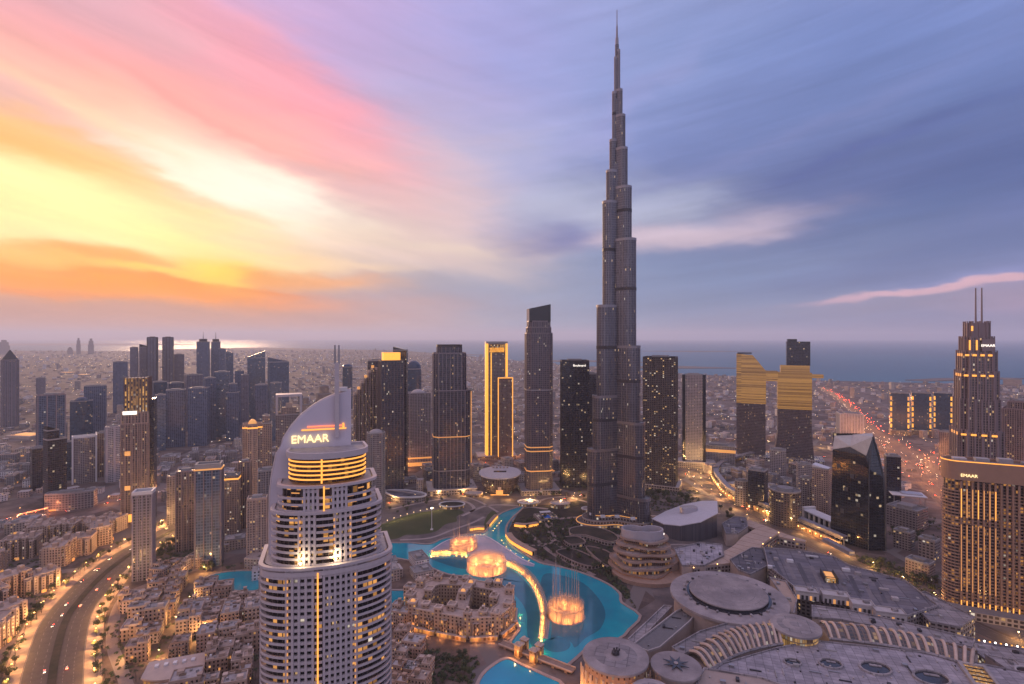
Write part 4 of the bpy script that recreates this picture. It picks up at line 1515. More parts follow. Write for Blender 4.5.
# ------------------------------------------------------------------ the stepped tower with two masts, behind the slab hotel
def build_twin_mast_tower():
    d = 771.0
    s = F / d
    c = at(977, d)
    az = math.atan2(c.x, c.y)
    root = thing('stepped_tower', 'tall stepped brown tower with amber ledges and two thin masts on a flat crown', 'tower', c, -az + R(16))
    FOOT.append((c.x, c.y, 46))
    cz = math.cos(az)
    ST = mat('brown stone cladding', (0.25, 0.19, 0.19), 0.7, var=0.12)
    BF = FM['brown']
    Z = lambda py: zpx(py, d)
    k = d / F * cz / (math.cos(R(16)) + 0.85 * math.sin(R(16)))
    segs = [(56, 545, 430), (49, 430, 400), (46, 400, 372), (42, 372, 352), (36, 352, 338), (27, 338, 323)]
    z0 = 0
    first = None
    for i, (wp, ya, yb) in enumerate(segs):
        W = wp * k; D = W * 0.85
        z1 = Z(yb)
        mb = MB()
        q = W * 0.16
        pl = [(-W / 2 + q, -D / 2), (W / 2 - q, -D / 2), (W / 2 - q, -D / 2 + q), (W / 2, -D / 2 + q), (W / 2, D / 2), (-W / 2, D / 2), (-W / 2, -D / 2 + q), (-W / 2 + q, -D / 2 + q)]
        mb.prism(pl, z0, z1, 0, 1)
        mb.fins(pl, z0, z1 + 2.5, 8.5, 2.0, 1.1, 2)
        o = mb.build('shaft' if i == 0 else 'setback_tier', [BF if i < 5 else ST, ROOFG, ST], root)
        if i in (0, 2, 3):
            for f in (-0.42, -0.20, 0.03, 0.25):
                part_box(root, 'light_strip', GOLDL, W * f, -D / 2 - 1.35, z1 - 5.5, W * 0.12, 0.5, 2.6)
            for f in (-0.3, -0.05, 0.2):
                part_box(root, 'light_strip', GOLDD, -W / 2 - 0.9, D * f, z1 - 6, 0.5, D * 0.14, 4.0)
        if i == 4:
            for f in (-0.38, -0.14):
                part_box(root, 'light_strip', GOLDL, W * f, -D / 2 - 1.3, z1 - 17, W * 0.06, 0.4, 14)
        z0 = z1
    Wt = 27 * k
    part_box(root, 'light_strip', GOLDL, -Wt * 0.36, -Wt * 0.85 / 2 - 1.4, Z(331), Wt * 0.09, 0.4, 7)
    for f in (-0.06, 0.22):
        mb = MB(); mb.tube([(Wt * f, 0, Z(324)), (Wt * f, 0, Z(288))], 1.25, 8, 0, 0.8)
        mb.build('mast', [ST], root)
    W5 = 36 * k
    mb = MB(); mb.box(W5 * 0.24, -W5 * 0.85 / 2 - 2.0, Z(351), W5 * 0.44, 3, Z(339) - Z(351), 0, 0)
    mb.build('sign_wall', [ST], root)
    text_sign('EMAAR', 4.8, (W5 * 0.22, -W5 * 0.85 / 2 - 3.9, Z(346.5)), (R(90), 0, 0), SIGNW, root)


build_twin_mast_tower()
# ================================================================== the other towers, one by one
# ---- around the supertall tower
T = tower
t_, W, D, H, d = T('tall dark stepped tower with a slanted black glass top beside the supertall', 524, 553, 322, 491, FM['mauve'], rz=R(10), k=0.8, shape='cham',
  tiers=[(.93, 1, 1), (.965, .90, .9), (1.0, .84, .84)], fin=(4.5, 0.7, 0.5), bands=[(.13, .135, GOLDD), (.245, .25, GOLDD), (.268, .273, GOLDD), (.60, .606, STEEL)], cap=('slant', 34, BLACKG, 1, .74), finm=mat('mauve metal fin', (0.20, 0.165, 0.175), 0.45, metal=0.4), pod=(1.5, 8, FM['podium']))
t_, W, D, H, d = T('black glass tower with a white lit sign along its top edge', 560, 589, 361, 485, FM['black'], rz=R(6), k=0.7, fin=(6, .35, .25), plant=True, rim=True)
text_sign('Boulevard', 6.2, (W * 0.14, -D / 2 - 1.2, H - 10), (R(90), 0, 0), SIGNW, t_)
T('narrow dark tower half hidden behind the black tower with the white sign', 584, 598, 374, 478, FM['darkfin'], k=0.8)
T('dark boxy tower with scattered warm lit windows, beside the supertall tower', 643, 678, 357.5, 487, FM['spark'], rz=R(-8), k=0.7, fin=(7, .5, .4), pod=(1.25, 9, FM['podium']))
t_, W, D, H, d = T('slim grey tower with black glass sides and a plain pale middle', 682, 705, 375, 466, FM['lgrey'], rz=R(4), k=0.6, pod=(1.9, 14, FM['dim']))
for sx in (-1, 1):
    part_box(t_, 'glass_side', BLACKG, sx * W * 0.46, -D * 0.03, 14.1, W * 0.13, D * 1.06, H - 12)
T('dark ribbed tower with stepped shoulders and pale vertical lines', 432, 470, 347, 490, FM['darkfin'], rz=R(5), k=0.75, shape='cham', tiers=[(.70, 1, 1), (.955, .90, .95, -.05, 0), (1.0, .68, .75, -.05, 0)],
  fin=(7.5, .9, .6), finm=mat('pale steel rib', (0.24, 0.21, 0.225), 0.4, metal=0.4), bands=[(.155, .16, STEEL), (.385, .39, GOLDD)], pod=(1.35, 10, FM['podium']), cap=('frame', 5, DARK, 1.2))
# gold outlined pair of slabs
def gold_outlined():
    d = F * CH / (457 - HY)
    root, W, D, H, d = T('tower outlined in amber with a golden crown and a lower outlined slab in front', 485, 507, 343.5, 457, FM['grey'], rz=R(8), k=0.6, plant=False, pod=(1.9, 8, FM['podium']))
    for sx in (-1, 1):
        part_box(root, 'light_strip', GOLDG, sx * W * 0.47, -D / 2 - 0.9, 8.1, W * 0.10, 1.6, H - 8)
    part_box(root, 'light_strip', GOLDL, W / 2 + .9, -D * 0.45, 8.1, 1.6, 2.2, H - 8)
    part_box(root, 'light_strip', GOLDL, -W / 2 - .9, -D * 0.1, 8.1, 1.6, D * .5, H - 8)
    part_box(root, 'light_strip', GOLDG, -W * 0.28, -D / 2 - 0.7, 8.1, W * 0.05, 1.2, H - 30)
    part_box(root, 'golden_crown', LITV, 0, -D / 2 - 1.3, H - 22, W * 0.8, 2.4, 20)
    part_box(root, 'crown_light', GOLDG, 0, -D / 2 - 2.0, H - 21, W * 0.7, 1.0, 11)
    mb = MB(); mb.ring(offset(rect(W, D), 1.2), offset(rect(W, D), -1), H + .01, H + 5)
    mb.build('crown_rim', [STEEL], root)
    w2, h2 = W * 0.72, zpx(376.5, d)
    mb = MB(); mb.prism(rect(w2, D * .6, 0, W * 0.36, -D * .82), 8.1, h2, 0, 1)
    low = mb.build('lower_slab', [FM['brown'], ROOFG], root)
    for sx in (-1, 1):
        part_box(root, 'light_strip', GOLDL, W * 0.36 + sx * w2 * 0.48, -D * 1.12 - .7, 8.1, 2.0, 1.4, h2 - 8)
    part_box(root, 'light_strip', GOLDL, W * 0.36, -D * 1.12 - .7, h2 - 2.0, w2, 1.4, 2)


gold_outlined()
# ---- towers behind the white hotel
T('dark tower with a glowing golden lantern on its roof', 378, 404, 361, 492, FM['darkfin'], rz=R(10), k=0.8, fin=(6, .8, .5), cap=('lantern', 17, GOLDG, .72), plant=False, finm=mat('brown metal rib', (0.13, 0.10, 0.10), 0.5, metal=.3))
T('black slab with a white edged top rising behind the golden lantern', 393, 408, 350.5, 478, FM['black'], rz=R(-12), k=0.6, cap=('slant', 8, BLACKG, -1))
T('dark slab whose flat top stands just left of the golden lantern', 367, 383, 361, 480, FM['darkfin'], rz=R(5), k=0.7)
def cascade():
    d = F * CH / (486 - HY)
    c = at(366, d)
    az = math.atan2(c.x, c.y)
    root = thing('cascading_tower', 'brown tower of upright ribs rising in steps with lit tips', 'tower', c, -az + R(8))
    FOOT.append((c.x, c.y, 25))
    k = d / F * math.cos(az)
    for i, (px, yt) in enumerate(((355, 394), (358.6, 389), (362.2, 383), (365.8, 377.5), (369.4, 372.5), (373, 368), (376.5, 370))):
        H = zpx(yt, d)
        mb = MB(); mb.prism(rrect(3.1 * k, 16 + i, 2, 2), 0, H, 0, 1)
        o = mb.build('rib_shaft', [FM['brown'], ROOFG], root, loc=((px - 366) * k, i * 0.6, 0))
        part_box(o, 'lit_tip', GOLDD if i % 2 else SAND2, 0, 0, H + .01, 2.4 * k, 6, 5)
cascade()
T('squat grey round-topped tower standing before the golden lantern tower', 366, 386, 433, 508, FM['grey'], rz=R(12), k=0.8, shape='round', cap=('dome', 7, ROOFL), fin=(6, .6, .4), finm=CONC)
T('pale ribbed tower with a shallow domed cap and amber base', 405, 431, 393, 464, FM['lgrey'], rz=R(5), k=0.7, fin=(6.5, 1.2, .8), finm=mat('pale stone rib', (0.36, 0.31, 0.32), 0.6), cap=('dome', 9, ROOFL, .8), bands=[(.0, .05, GOLDD), (.10, .12, GOLDD)])
T('blue domed tower in the haze behind the pale ribbed tower', 405.5, 421.5, 369, 436, FM['dblue'], shape='oval', k=1.0, cap=('dome', 26, mat('blue dome glass', (0.03, 0.05, 0.09), 0.2), .95))
T('small round-topped blue tower in the haze just right of the twin masts', 342.5, 352.5, 367, 410, FM['dblue'], shape='oval', k=1.0, cap=('dome', 14, MATS['blue dome glass']))
t_, W, D, H, d = T('dark brown slab with an amber edge behind the dark ribbed tower', 463, 471.5, 390, 468, FM['brown'], k=.9)
part_box(t_, 'light_strip', GOLDD, W * .46, -D / 2 - .6, 2, 2, 1.2, H - 4)

# ---- the gilded pair joined by a bridge
def gilded_pair():
    d = F * CH / (459 - HY)
    s = F / d
    c = at(781, d)
    az = math.atan2(c.x, c.y)
    root = thing('bridged_towers', 'pair of dark towers with gilded upper floors joined by a golden bridge', 'twin tower', c, -az + R(4))
    FOOT.append((c.x, c.y, 110))
    k = d / F * math.cos(az)
    X = lambda px: (px - 781) * k
    Z = lambda py: zpx(py, d)
    D = 34.0
    GR = mat('gilded roof', (0.34, 0.22, 0.09), 0.6)
    # left tower
    mb = MB(); mb.prism(rect(X(765) - X(735), D, 0, (X(735) + X(765)) / 2, 0), 0, Z(404), 0, 1)
    mb.build('tower_shaft', [FM['skyv'], ROOFG], root)
    mb = MB()
    prof = [(735, 404), (765.5, 404), (765.5, 371), (762, 367), (757, 361), (752, 355.5), (735, 354)]
    b = 0
    for y in (-D / 2 - .4, D / 2 + .4):
        mb.v += [(X(a), y, Z(q) + (.02 if q == 404 else 0)) for a, q in prof]
    n = len(prof)
    mb.face(range(n), 0, [(mb.v[i][0], mb.v[i][2]) for i in range(n)])
    mb.face(range(2 * n - 1, n - 1, -1), 0, [(mb.v[i][0], mb.v[i][2]) for i in range(2 * n - 1, n - 1, -1)])
    for i in range(n):
        j = (i + 1) % n
        q = (j, i, n + i, n + j)
        side = abs(prof[i][0] - prof[j][0]) < .1
        mb.face(q, 0 if side else 1, [(mb.v[w][1], mb.v[w][2]) for w in q])
    up = mb.build('gilded_floors', [LIT, GR], root)
    part_box(root, 'roof_cap', DARK, (X(736) + X(751)) / 2, 0, Z(354) + .05, X(751) - X(736), D * .8, 3)
    # right tower, flaring at the foot
    mb = MB()
    a0, a1 = X(773), X(813)
    b0, b1 = X(777.5), X(810.5)
    mb.prism(rect(a1 - a0, D * 1.15, 0, (a0 + a1) / 2, 0), 0, Z(432), 0, 1, poly1=rect(b1 - b0, D, 0, (b0 + b1) / 2, 0), top=False)
    mb.prism(rect(b1 - b0, D, 0, (b0 + b1) / 2, 0), Z(432), Z(408), 0, 1)
    mb.build('tower_shaft', [FM['skyv'], ROOFG], root)
    mb = MB(); mb.prism(rect(b1 - b0 + .8, D + .8, 0, (b0 + b1) / 2, 0), Z(408) + .02, Z(372), 0, 1)
    mb.prism(rect((b1 - b0) * .86, D * .86, 0, (b0 + b1) / 2 + 1, 0), Z(372), Z(365), 0, 1)
    mb.build('gilded_floors', [LIT, GR], root)
    mb = MB(); w_ = X(809) - X(786.5)
    pc = (X(809) + X(786.5)) / 2
    mb.prism(rect(w_ * 1.02, D * .74, 0, pc, 0), Z(365) + .02, Z(341.5), 0, 1)
    mb.build('dark_core', [FM['black'], BLACKG], root)
    mb = MB(); mb.prism(rect(w_ * .42, D * .7, 0, pc - w_ * .27, 0), Z(341.5) + .02, Z(339), 0, 0)
    mb.build('roof_cap', [BLACKG], root)
    # bridge and its cantilevered tip
    mb = MB(); mb.prism(rect(X(777.2) - X(765.8), D * .8, 0, (X(777.2) + X(765.8)) / 2, 0), Z(381), Z(371), 0, 1, bottom=True)
    mb.build('sky_bridge', [LIT, GR], root)
    mb = MB(); mb.prism(rect(X(822) - X(811.2), D * .6, 0, (X(822) + X(811.2)) / 2, 0), Z(377), Z(373.5), 0, 1, bottom=True)
    mb.build('bridge_tip', [LIT, GR], root)
    part_box(root, 'podium', [FM['podium'], ROOFG], X(775), -8, 0.02, (X(822) - X(728)), D * 1.9, 9)


gilded_pair()

# ---- leaf-shaped dark glass tower
def leaf_tower():
    d = F * CH / (545 - HY)
    c = at(858, d)
    az = math.atan2(c.x, c.y)
    root = thing('leaf_tower', 'dark glass tower like a folded leaf with a pale slanting roof and one sharp apex', 'tower', c, -az)
    FOOT.append((c.x, c.y, 48))
    k = d / F * math.cos(az)
    X = lambda px: (px - 858) * k
    Z = lambda py: zpx(py, d)
    DG = facade('smoked leaf glass', (0.020, 0.022, 0.028), (0.011, 0.014, 0.019), 3.4, 3.8, .9, .84, 0.022, (1, .7, .4), .9, rwall=.3, rglass=.09)
    EDGE = mat('leaf edge metal', (0.10, 0.105, 0.115), 0.35, metal=.5)
    PALE = mat('leaf roof panels', (0.50, 0.47, 0.42), 0.4, metal=.25)
    ridge = 868.0
    # left face: from the left edge to the ridge line (which stands forward); right face: from the ridge to the right edge
    mb = MB()
    L = [(829.5, 545), (830.5, 500), (832, 452)]
    Rr = [(885, 545), (884.6, 500), (883, 474), (878.5, 452), (872.5, 434)]
    nearY, backY = -16.0, 12.0
    # left glass face
    lf = [(X(829.5), 6, 0), (X(ridge), nearY, 0), (X(ridge + 1), nearY, Z(466)), (X(872.3), nearY + 4, Z(434.5)), (X(866), nearY + 1, Z(453)), (X(850), -4, Z(447)), (X(832), 6, Z(452.5))]
    rf = [(X(ridge), nearY, 0)] + [(X(a), -4.0, Z(q)) for a, q in Rr] + [(X(872.3), nearY + 4, Z(434.5)), (X(ridge + 1), nearY, Z(466))]
    for poly in (lf, rf):
        b = len(mb.v)
        mb.v += poly
        mb.face(range(b, b + len(poly)), 0, [(p[0] * 1.1, p[2]) for p in poly])
    # sides and back
    bk = [(X(829.5), backY + 6, 0), (X(885), backY, 0), (X(884.6), backY, Z(500)), (X(883), backY, Z(474)), (X(878.5), backY, Z(452)), (X(872.5), backY, Z(434)), (X(832), backY + 6, Z(437))]
    b = len(mb.v); mb.v += bk
    mb.face(range(b + len(bk) - 1, b - 1, -1), 0, [(p[0], p[2]) for p in reversed(bk)])
    def quad(a, b_, c_, d_, m=0):
        i = len(mb.v); mb.v.extend([a, b_, c_, d_]); mb.face((i, i + 1, i + 2, i + 3), m, [(a[1], a[2]), (b_[1], b_[2]), (c_[1], c_[2]), (d_[1], d_[2])])
    quad(bk[0], lf[0], lf[6], bk[6])
    quad((X(885), -4, 0), bk[1], bk[2], (X(884.6), -4, Z(500)), 1)
    quad((X(884.6), -4, Z(500)), bk[2], bk[3], (X(883), -4, Z(474)), 1)
    quad((X(883), -4, Z(474)), bk[3], bk[4], (X(878.5), -4, Z(452)), 1)
    quad((X(878.5), -4, Z(452)), bk[4], bk[5], (X(872.5), -4, Z(434)), 1)
    mb.build('glass_body', [DG, EDGE], root)
    # the pale roof sheet
    mr = MB()
    top = [(X(832), 5.7, Z(452)), (X(850), -4.2, Z(446.5)), (X(866), nearY + .8, Z(452.5)), (X(872.5), nearY + 4.2, Z(434)), (X(872.5), backY, Z(433)), (X(852), backY + 4, Z(436.5)), (X(833), backY + 6, Z(439.5))]
    mr.v += top + [(x, y + .1, z - .9) for x, y, z in top]
    n = len(top)
    mr.face(range(n)); mr.face(range(2 * n - 1, n - 1, -1))
    for i in range(n):
        j = (i + 1) % n
        mr.face((i, n + i, n + j, j))
    mr.build('roof_sheet', [PALE], root)
    me = MB(); me.tube([(X(ridge), nearY, 0), (X(ridge + 1), nearY, Z(466)), (X(872.3), nearY + 4, Z(434.3))], .7, 6)
    me.build('glass_ridge', [EDGE], root)
    me = MB(); me.tube([(X(a), -4.0, Z(q)) for a, q in Rr], 1.0, 6)
    me.build('edge_rail', [EDGE], root)
    # leaf-veined patterns of the cladding
    for i, (x, z, a) in enumerate(((838, 470, .3), (846, 492, -.2), (852, 478, .5), (858, 505, .1), (842, 515, -.4))):
        part_box(root, 'facade_panel', EDGE, X(x), 6 + (X(x) - X(829.5)) / (X(ridge) - X(829.5)) * (nearY - 6) - .4, Z(z), 5, .5, 6, math.atan2(nearY - 6, X(ridge) - X(829.5)))


leaf_tower()
T('dark glass office block tucked behind the leaf-shaped tower', 884, 901, 456, 487, FM['black'], d=960, rz=R(12), k=.8)
# ---- three apartment towers with amber corners, right
for i, (a, b, lb) in enumerate(((889, 909, 'left'), (910.5, 931, 'middle'), (932.5, 952, 'right'))):
    t_, W, D, H, d = T(['apartment block with amber lit corners, the one nearest the highway', 'middle apartment block of the three with amber lit corners', 'apartment block with amber lit corners, the one nearest the twin-mast tower'][i],
                       a, b, 393, 434, FM['dblue'], name='apartment_tower', cat='apartment block', k=.55, rz=R(8), group='amber-cornered apartment blocks', tiers=[(1, 1, 1)])
    for sx in (-1, 1):
        for q in range(7):
            part_box(t_, 'corner_light', GOLDG if (q + i) % 3 else GOLDD, sx * W * .46, -D / 2 - .5, 4 + q * (H - 8) / 7, W * .09, .8, (H - 8) / 7 * .66)
    part_box(t_, 'podium', [MATS['lit shop glazing'], ROOFS], 0, -D * .6, .02, W * 1.1, D * 1.2, 14)
t_, W, D, H, d = T('pale grey square office block with dark upright windows in front of the highway', 836, 863.5, 413.5, 439, FM['white'], k=.7, rz=R(14), fin=(8, 2.2, 1.0), finm=LILAC)
T('brown tower block at the right edge behind the stepped tower', 1002, 1040, 402, 505, FM['brown'], k=.7, rz=R(-5), fin=(9, 1.6, .8), finm=mat('brown stone rib', (0.24, 0.175, 0.165), .7), tiers=[(.93, 1, 1), (1, .7, .8)])
T('low brown block with lit ledge left of the stepped tower', 939, 953, 432, 470, FM['brown'], k=.8)
T('squat amber lit hotel block by the coast at the right edge', 1003, 1022, 379.5, 388.5, FM['sand'], k=.4, d=3350)

# ---- left foreground: gilded striped tower and its neighbours
t_, W, D, H, d = T('tall brown striped tower with a gilded ribbed crown above a white lit sign', 121, 153, 412, 521, FM['brown'], rz=R(-12), k=.75, fin=(4.6, 1.0, .8), finm=mat('warm stone rib', (0.33, 0.24, 0.20), .7), plant=False, tiers=[(.90, 1, 1), (1.0, .97, .97)])
mb = MB(); mb.prism(rect(W * .86, D * .86, 0, W * .04, 0), H + .01, zpx(377.5, d), 0, 1)
mb.fins(rect(W * .86, D * .86, 0, W * .04, 0), H + .02, zpx(377.5, d) + 1.5, 4.6, .9, .7, 2)
mb.build('gilded_crown', [LITV, ROOFG, MATS['brown metal rib']], t_)
part_box(t_, 'lit_sign', SIGNW, -W * .17, -D / 2 - 1.6, H - 2, W * .5, .6, 5.5)
part_box(t_, 'lit_base', GOLDL, -W * .2, -D / 2 - 1.5, 4, W * .42, .5, 12)
for z in (.31, .62):
    part_box(t_, 'light_strip', GOLDD, -W * .25, -D / 2 - 1.5, H * z, W * .2, .5, 7)
part_box(t_, 'dark_flank', FM['black'], W / 2 + 3.2, 2, 0.02, 6, D * .8, H * 1.12)
T('slim grey apartment tower with pale vertical ribs and a flat white crown', 132, 156, 493, 578, FM['grey'], name='apartment_tower', cat='apartment tower', rz=R(-14), k=.8, fin=(4.8, .9, .7), finm=mat('lilac rib', (0.33, 0.285, 0.31), .6), cap=('frame', 4, WHITE, 1.5), tiers=[(.96, .95, .95), (1, 1, 1)])
T('broad blue-glazed apartment slab with a lit crown', 195, 223.5, 467, 564, FM['blue'], name='apartment_tower', cat='apartment tower', rz=R(-10), k=.6, fin=(11, 1.4, 1.0), finm=mat('mauve concrete rib', (0.25, 0.20, 0.20), .7), cap=('frame', 6, CONC, 2.0), bands=[(.985, .998, GOLDD)])
T('brown apartment slab behind the broad blue-glazed one', 176, 197, 471, 549, FM['brown'], name='apartment_tower', cat='apartment tower', rz=R(-10), k=.8, fin=(7, 1.0, .8), finm=MATS['mauve concrete rib'])
T('grey-brown slab behind the brown apartment slab', 167, 180, 476, 523, FM['grey'], k=.9, fin=(6, .7, .5), finm=MATS['mauve concrete rib'])
T('tan apartment tower with a lit yellow cornice', 222, 241, 475, 533, FM['tan'], name='apartment_tower', cat='apartment tower', rz=R(-12), k=.8, bands=[(.94, .965, GOLDL)])
T('dark-centred tan tower rising left of the white hotel', 238, 252, 462, 527, FM['brown'], k=.9, rz=R(-8), fin=(6, .8, .6), finm=SAND3)
T('tan tower with a gilded domed crown', 243, 262, 424, 503, FM['tan'], name='apartment_tower', cat='apartment tower', shape='cross', k=.9, cap=('dome', 9, GOLDD, .5), bands=[(.955, .97, GOLDL)], fin=(7, 1.0, .6), finm=SAND)
T('tan stepped tower right behind the gilded domed one', 260, 272, 416, 488, FM['tan'], name='apartment_tower', cat='apartment tower', k=.9, tiers=[(.9, 1, 1), (1, .6, .6)])
t_, W, D, H, d = T('dark tower with a thick pale portal frame round its open top', 276, 302, 414, 470, FM['grey'], k=.6, plant=False)
for sx in (-1, 1):
    part_box(t_, 'portal_post', LILAC, sx * W * .46, 0, H + .01, W * .08, D, zpx(396, d) - H)
part_box(t_, 'portal_beam', LILAC, 0, 0, zpx(396, d) + .01, W, D, 5)
part_box(t_, 'stepped_core', [FM['tan'], ROOFS], 0, 0, H + .01, W * .55, D * .6, 16)
part_box(t_, 'core_top', SAND2, 0, 0, H + 16.02, W * .25, D * .3, 9)
T('tan tower block left of the white hotel, above the pool', 247, 268, 498, 560, FM['tan'], name='apartment_tower', cat='apartment tower', k=.7, rz=R(-6), fin=(6, .8, .5), finm=SAND)
T('grey tower block beside the pool, partly behind the white hotel', 258, 276, 470, 538, FM['grey'], k=.8, fin=(5, .7, .5), finm=CONC)
# far left cluster
T('pale mauve tower with a dark pointed glass roof at the left edge', 1, 19, 360, 426, FM['haze2'], k=.9, shape='cham', cap=('pyramid', 34, BLACKG), fin=(12, 1.4, .9), finm=MATS['mauve concrete rib'])
T('dark glass tower of the near pair by the left highway', 43, 67, 430, 505, FM['black'], rz=R(18), k=.8, tiers=[(.88, 1, 1), (1, .62, .8, -.19, 0)], cap=('slant', 9, BLACKG, -1))
T('grey framed slab with a dark front behind the near dark glass tower', 36, 66, 395, 478, FM['blue'], rz=R(6), k=.5, fin=(16, 2.2, 1.2), finm=MATS['mauve concrete rib'])
T('short black block left of the near dark glass tower', 30, 46, 448, 489, FM['black'], k=.9, rz=R(10))
T('short dark block right of the near dark glass tower', 62, 72, 442, 480, FM['dblue'], k=.9)
T('deep blue glass block with a rounded top', 70, 93, 401, 446, FM['dblue'], shape='bow', k=.7, cap=('dome', 12, MATS['blue dome glass'], .9))
T('wide grey-blue slab behind the deep blue block', 84, 107, 386, 440, FM['haze1'], k=.5, rz=R(-6))
t_, W, D, H, d = T('curved grey glass block with pale frames at both ends', 72, 97, 437, 482, FM['grey'], shape='bow', k=.6, cap=('frame', 4, WHITE, 2), plant=False)
for sx in (-1, 1):
    part_box(t_, 'end_frame', WHITE, sx * W * .47, -D * .36, 0.02, W * .07, 5, H + 3)
t_, W, D, H, d = T('brown fronted block with white end walls beside the curved glass block', 96, 109, 433, 476, FM['brown'], k=.7, plant=True)
for sx in (-1, 1):
    part_box(t_, 'end_frame', WHITE, sx * W * .48, -D * .1, 0.02, W * .1, D * .9, H + 3)
T('pale grey slab with a dark central slot beside the gilded striped tower', 105, 123, 427, 481, FM['white'], k=.6, rz=R(8), fin=(14, 3.2, 1.2), finm=LILAC)
t_, W, D, H, d = T('long low brown block with a glowing prow beside the left highway', 44, 99, 492, 508, FM['dim'], name='low_block', cat='low building', shape='bow', k=.35, rz=R(-20))
part_box(t_, 'light_strip', GOLDD, -W * .2, -D * .5, 1, W * .4, .8, 2)
# Sheikh-road skyline in the haze: mostly slim blue towers
SK = [
    (113, 128, 362, 412, 'haze1', 'flat-topped blue-grey tower at the left end of the hazy skyline', {}),
    (130, 138.5, 347.5, 405, 'haze2', 'thin hazy tower with a bright slot beside it', {}),
    (139, 150, 347, 402, 'haze2', 'hazy tower with a slanted top behind the gilded striped tower', {'cap': ('slant', 14, BLACKG, -1)}),
    (147, 158, 337.5, 405, 'haze2', 'first of two equal flat-topped hazy towers', {'fin': (14, 2, 1)}),
    (162.5, 173.5, 337.5, 402, 'haze2', 'second of two equal flat-topped hazy towers, farther from the striped tower', {'fin': (14, 2, 1)}),
    (174, 184.5, 354.5, 400, 'haze2', 'shorter hazy tower beside the two equal flat-topped ones', {}),
    (196.5, 210, 342, 404, 'haze1', 'hazy blue tower with a flared crown and spire, wider of the spired two', {'cap': ('lantern', 14, DARK, .62), 'spire': ((0, 32, 2.0),)}),
    (211, 220.5, 342, 401, 'haze1', 'hazy blue tower with a flared crown and spire, slimmer of the spired two', {'cap': ('lantern', 14, DARK, .72), 'spire': ((0, 32, 2.0),)}),
    (218.5, 226, 349, 408, 'haze1', 'dark blue shaft directly right of the spired two', {}),
    (224.5, 233.5, 353, 405, 'blue', 'curved-top blue tower right of the spired two', {'cap': ('slant', 12, FM['blue'], -1)}),
    (235, 244, 371, 425, 'haze1', 'low slim blue tower in the gap of the hazy skyline', {}),
    (241, 249, 375, 428, 'haze2', 'slim grey tower before the slanted glass tower', {}),
    (247.5, 265.5, 358, 420, 'blue', 'glass tower with a slanted top left of the framed portal tower', {'cap': ('slant', 26, FM['blue'], 1)}),
    (267.5, 289, 362, 424, 'blue', 'broad glass tower with a rounded shoulder above the framed portal tower', {'cap': ('slant', 16, FM['blue'], -1)}),
    (255, 268, 385, 438, 'haze1', 'blue block at the foot of the slanted glass tower', {}),
    (270, 282, 383, 440, 'blue', 'blue block at the foot of the broad glass tower', {}),
    (153, 167, 382, 432, 'dblue', 'dark teal block right of the gilded crown', {}),
    (166, 186, 383, 428, 'haze1', 'wide slate block under the equal flat-topped towers', {}),
    (155, 166, 395, 450, 'blue', 'blue-grey block right of the striped tower shaft', {}),
    (166, 186, 390, 446, 'haze1', 'bluish slab in front of the wide slate block', {}),
    (184, 203, 375, 430, 'haze2', 'pale hazy block in front of the wider spired tower', {}),
    (188, 210, 388, 445, 'haze1', 'slate slab before the spired towers', {}),
    (204, 216, 378, 440, 'haze1', 'narrow slate tower before the slimmer spired tower', {}),
    (214, 230, 372, 436, 'blue', 'blue slab right of the slate slabs', {}),
    (226, 240, 384, 440, 'haze1', 'slate tower with a stepped top before the curved-top tower', {'tiers': [(.85, 1, 1), (1, .6, .7)]}),
    (36, 46, 378, 404, 'haze2', 'small hazy block near the pointed-roof tower', {}),
    (300, 312, 398, 440, 'tan', 'tan block peeping over the sail fin', {'tiers': [(.85, 1, 1), (1, .5, .6)]}),
    (316, 332, 386, 425, 'tan', 'tan stepped block behind the sail fin', {'tiers': [(.8, 1, 1), (1, .6, .6)]}),
    (286, 296, 408, 452, 'grey', 'grey block right of the portal frame', {}),
]
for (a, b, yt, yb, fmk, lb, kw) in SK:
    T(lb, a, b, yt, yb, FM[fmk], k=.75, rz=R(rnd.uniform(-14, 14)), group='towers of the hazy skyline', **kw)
# far hotel by the water, like a sail
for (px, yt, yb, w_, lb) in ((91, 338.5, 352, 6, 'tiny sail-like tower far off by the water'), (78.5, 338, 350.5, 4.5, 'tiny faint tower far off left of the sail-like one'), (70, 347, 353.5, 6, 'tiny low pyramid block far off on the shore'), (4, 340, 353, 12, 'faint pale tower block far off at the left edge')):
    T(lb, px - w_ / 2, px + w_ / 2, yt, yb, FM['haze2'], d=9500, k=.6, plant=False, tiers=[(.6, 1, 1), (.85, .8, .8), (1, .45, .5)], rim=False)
# ================================================================== the mall, the lakeside and the palace
def c8(x, y, z=0.0):
    return g(640 + x / 2.667, 480 + y / 2.667, z)


ROOFM = mat('mall roof membrane', (0.30, 0.265, 0.265), 0.7, var=0.3, sc=0.12, col2=(0.24, 0.215, 0.22), seams=9)
ROOFB = mat('mall disc roof', (0.35, 0.30, 0.29), 0.6, var=0.45, sc=0.10, col2=(0.25, 0.215, 0.215))
SLATE = mat('car park roof', (0.115, 0.108, 0.128), 0.85, var=0.3, sc=0.08, col2=(0.155, 0.14, 0.15), seams=16)
BEIGE = mat('beige mall wall', (0.40, 0.315, 0.27), 0.8, var=0.2, sc=0.1)
SANDR = mat('sand ribbon roof', (0.42, 0.305, 0.235), 0.7, var=0.25, sc=0.1)
GLASSD = mat('dark skylight glass', (0.03, 0.03, 0.038), 0.15, spec=0.6)
MG = FM['mallglass']


def local(pts, o):
    return [(p[0] - o.x, p[1] - o.y) for p in pts]


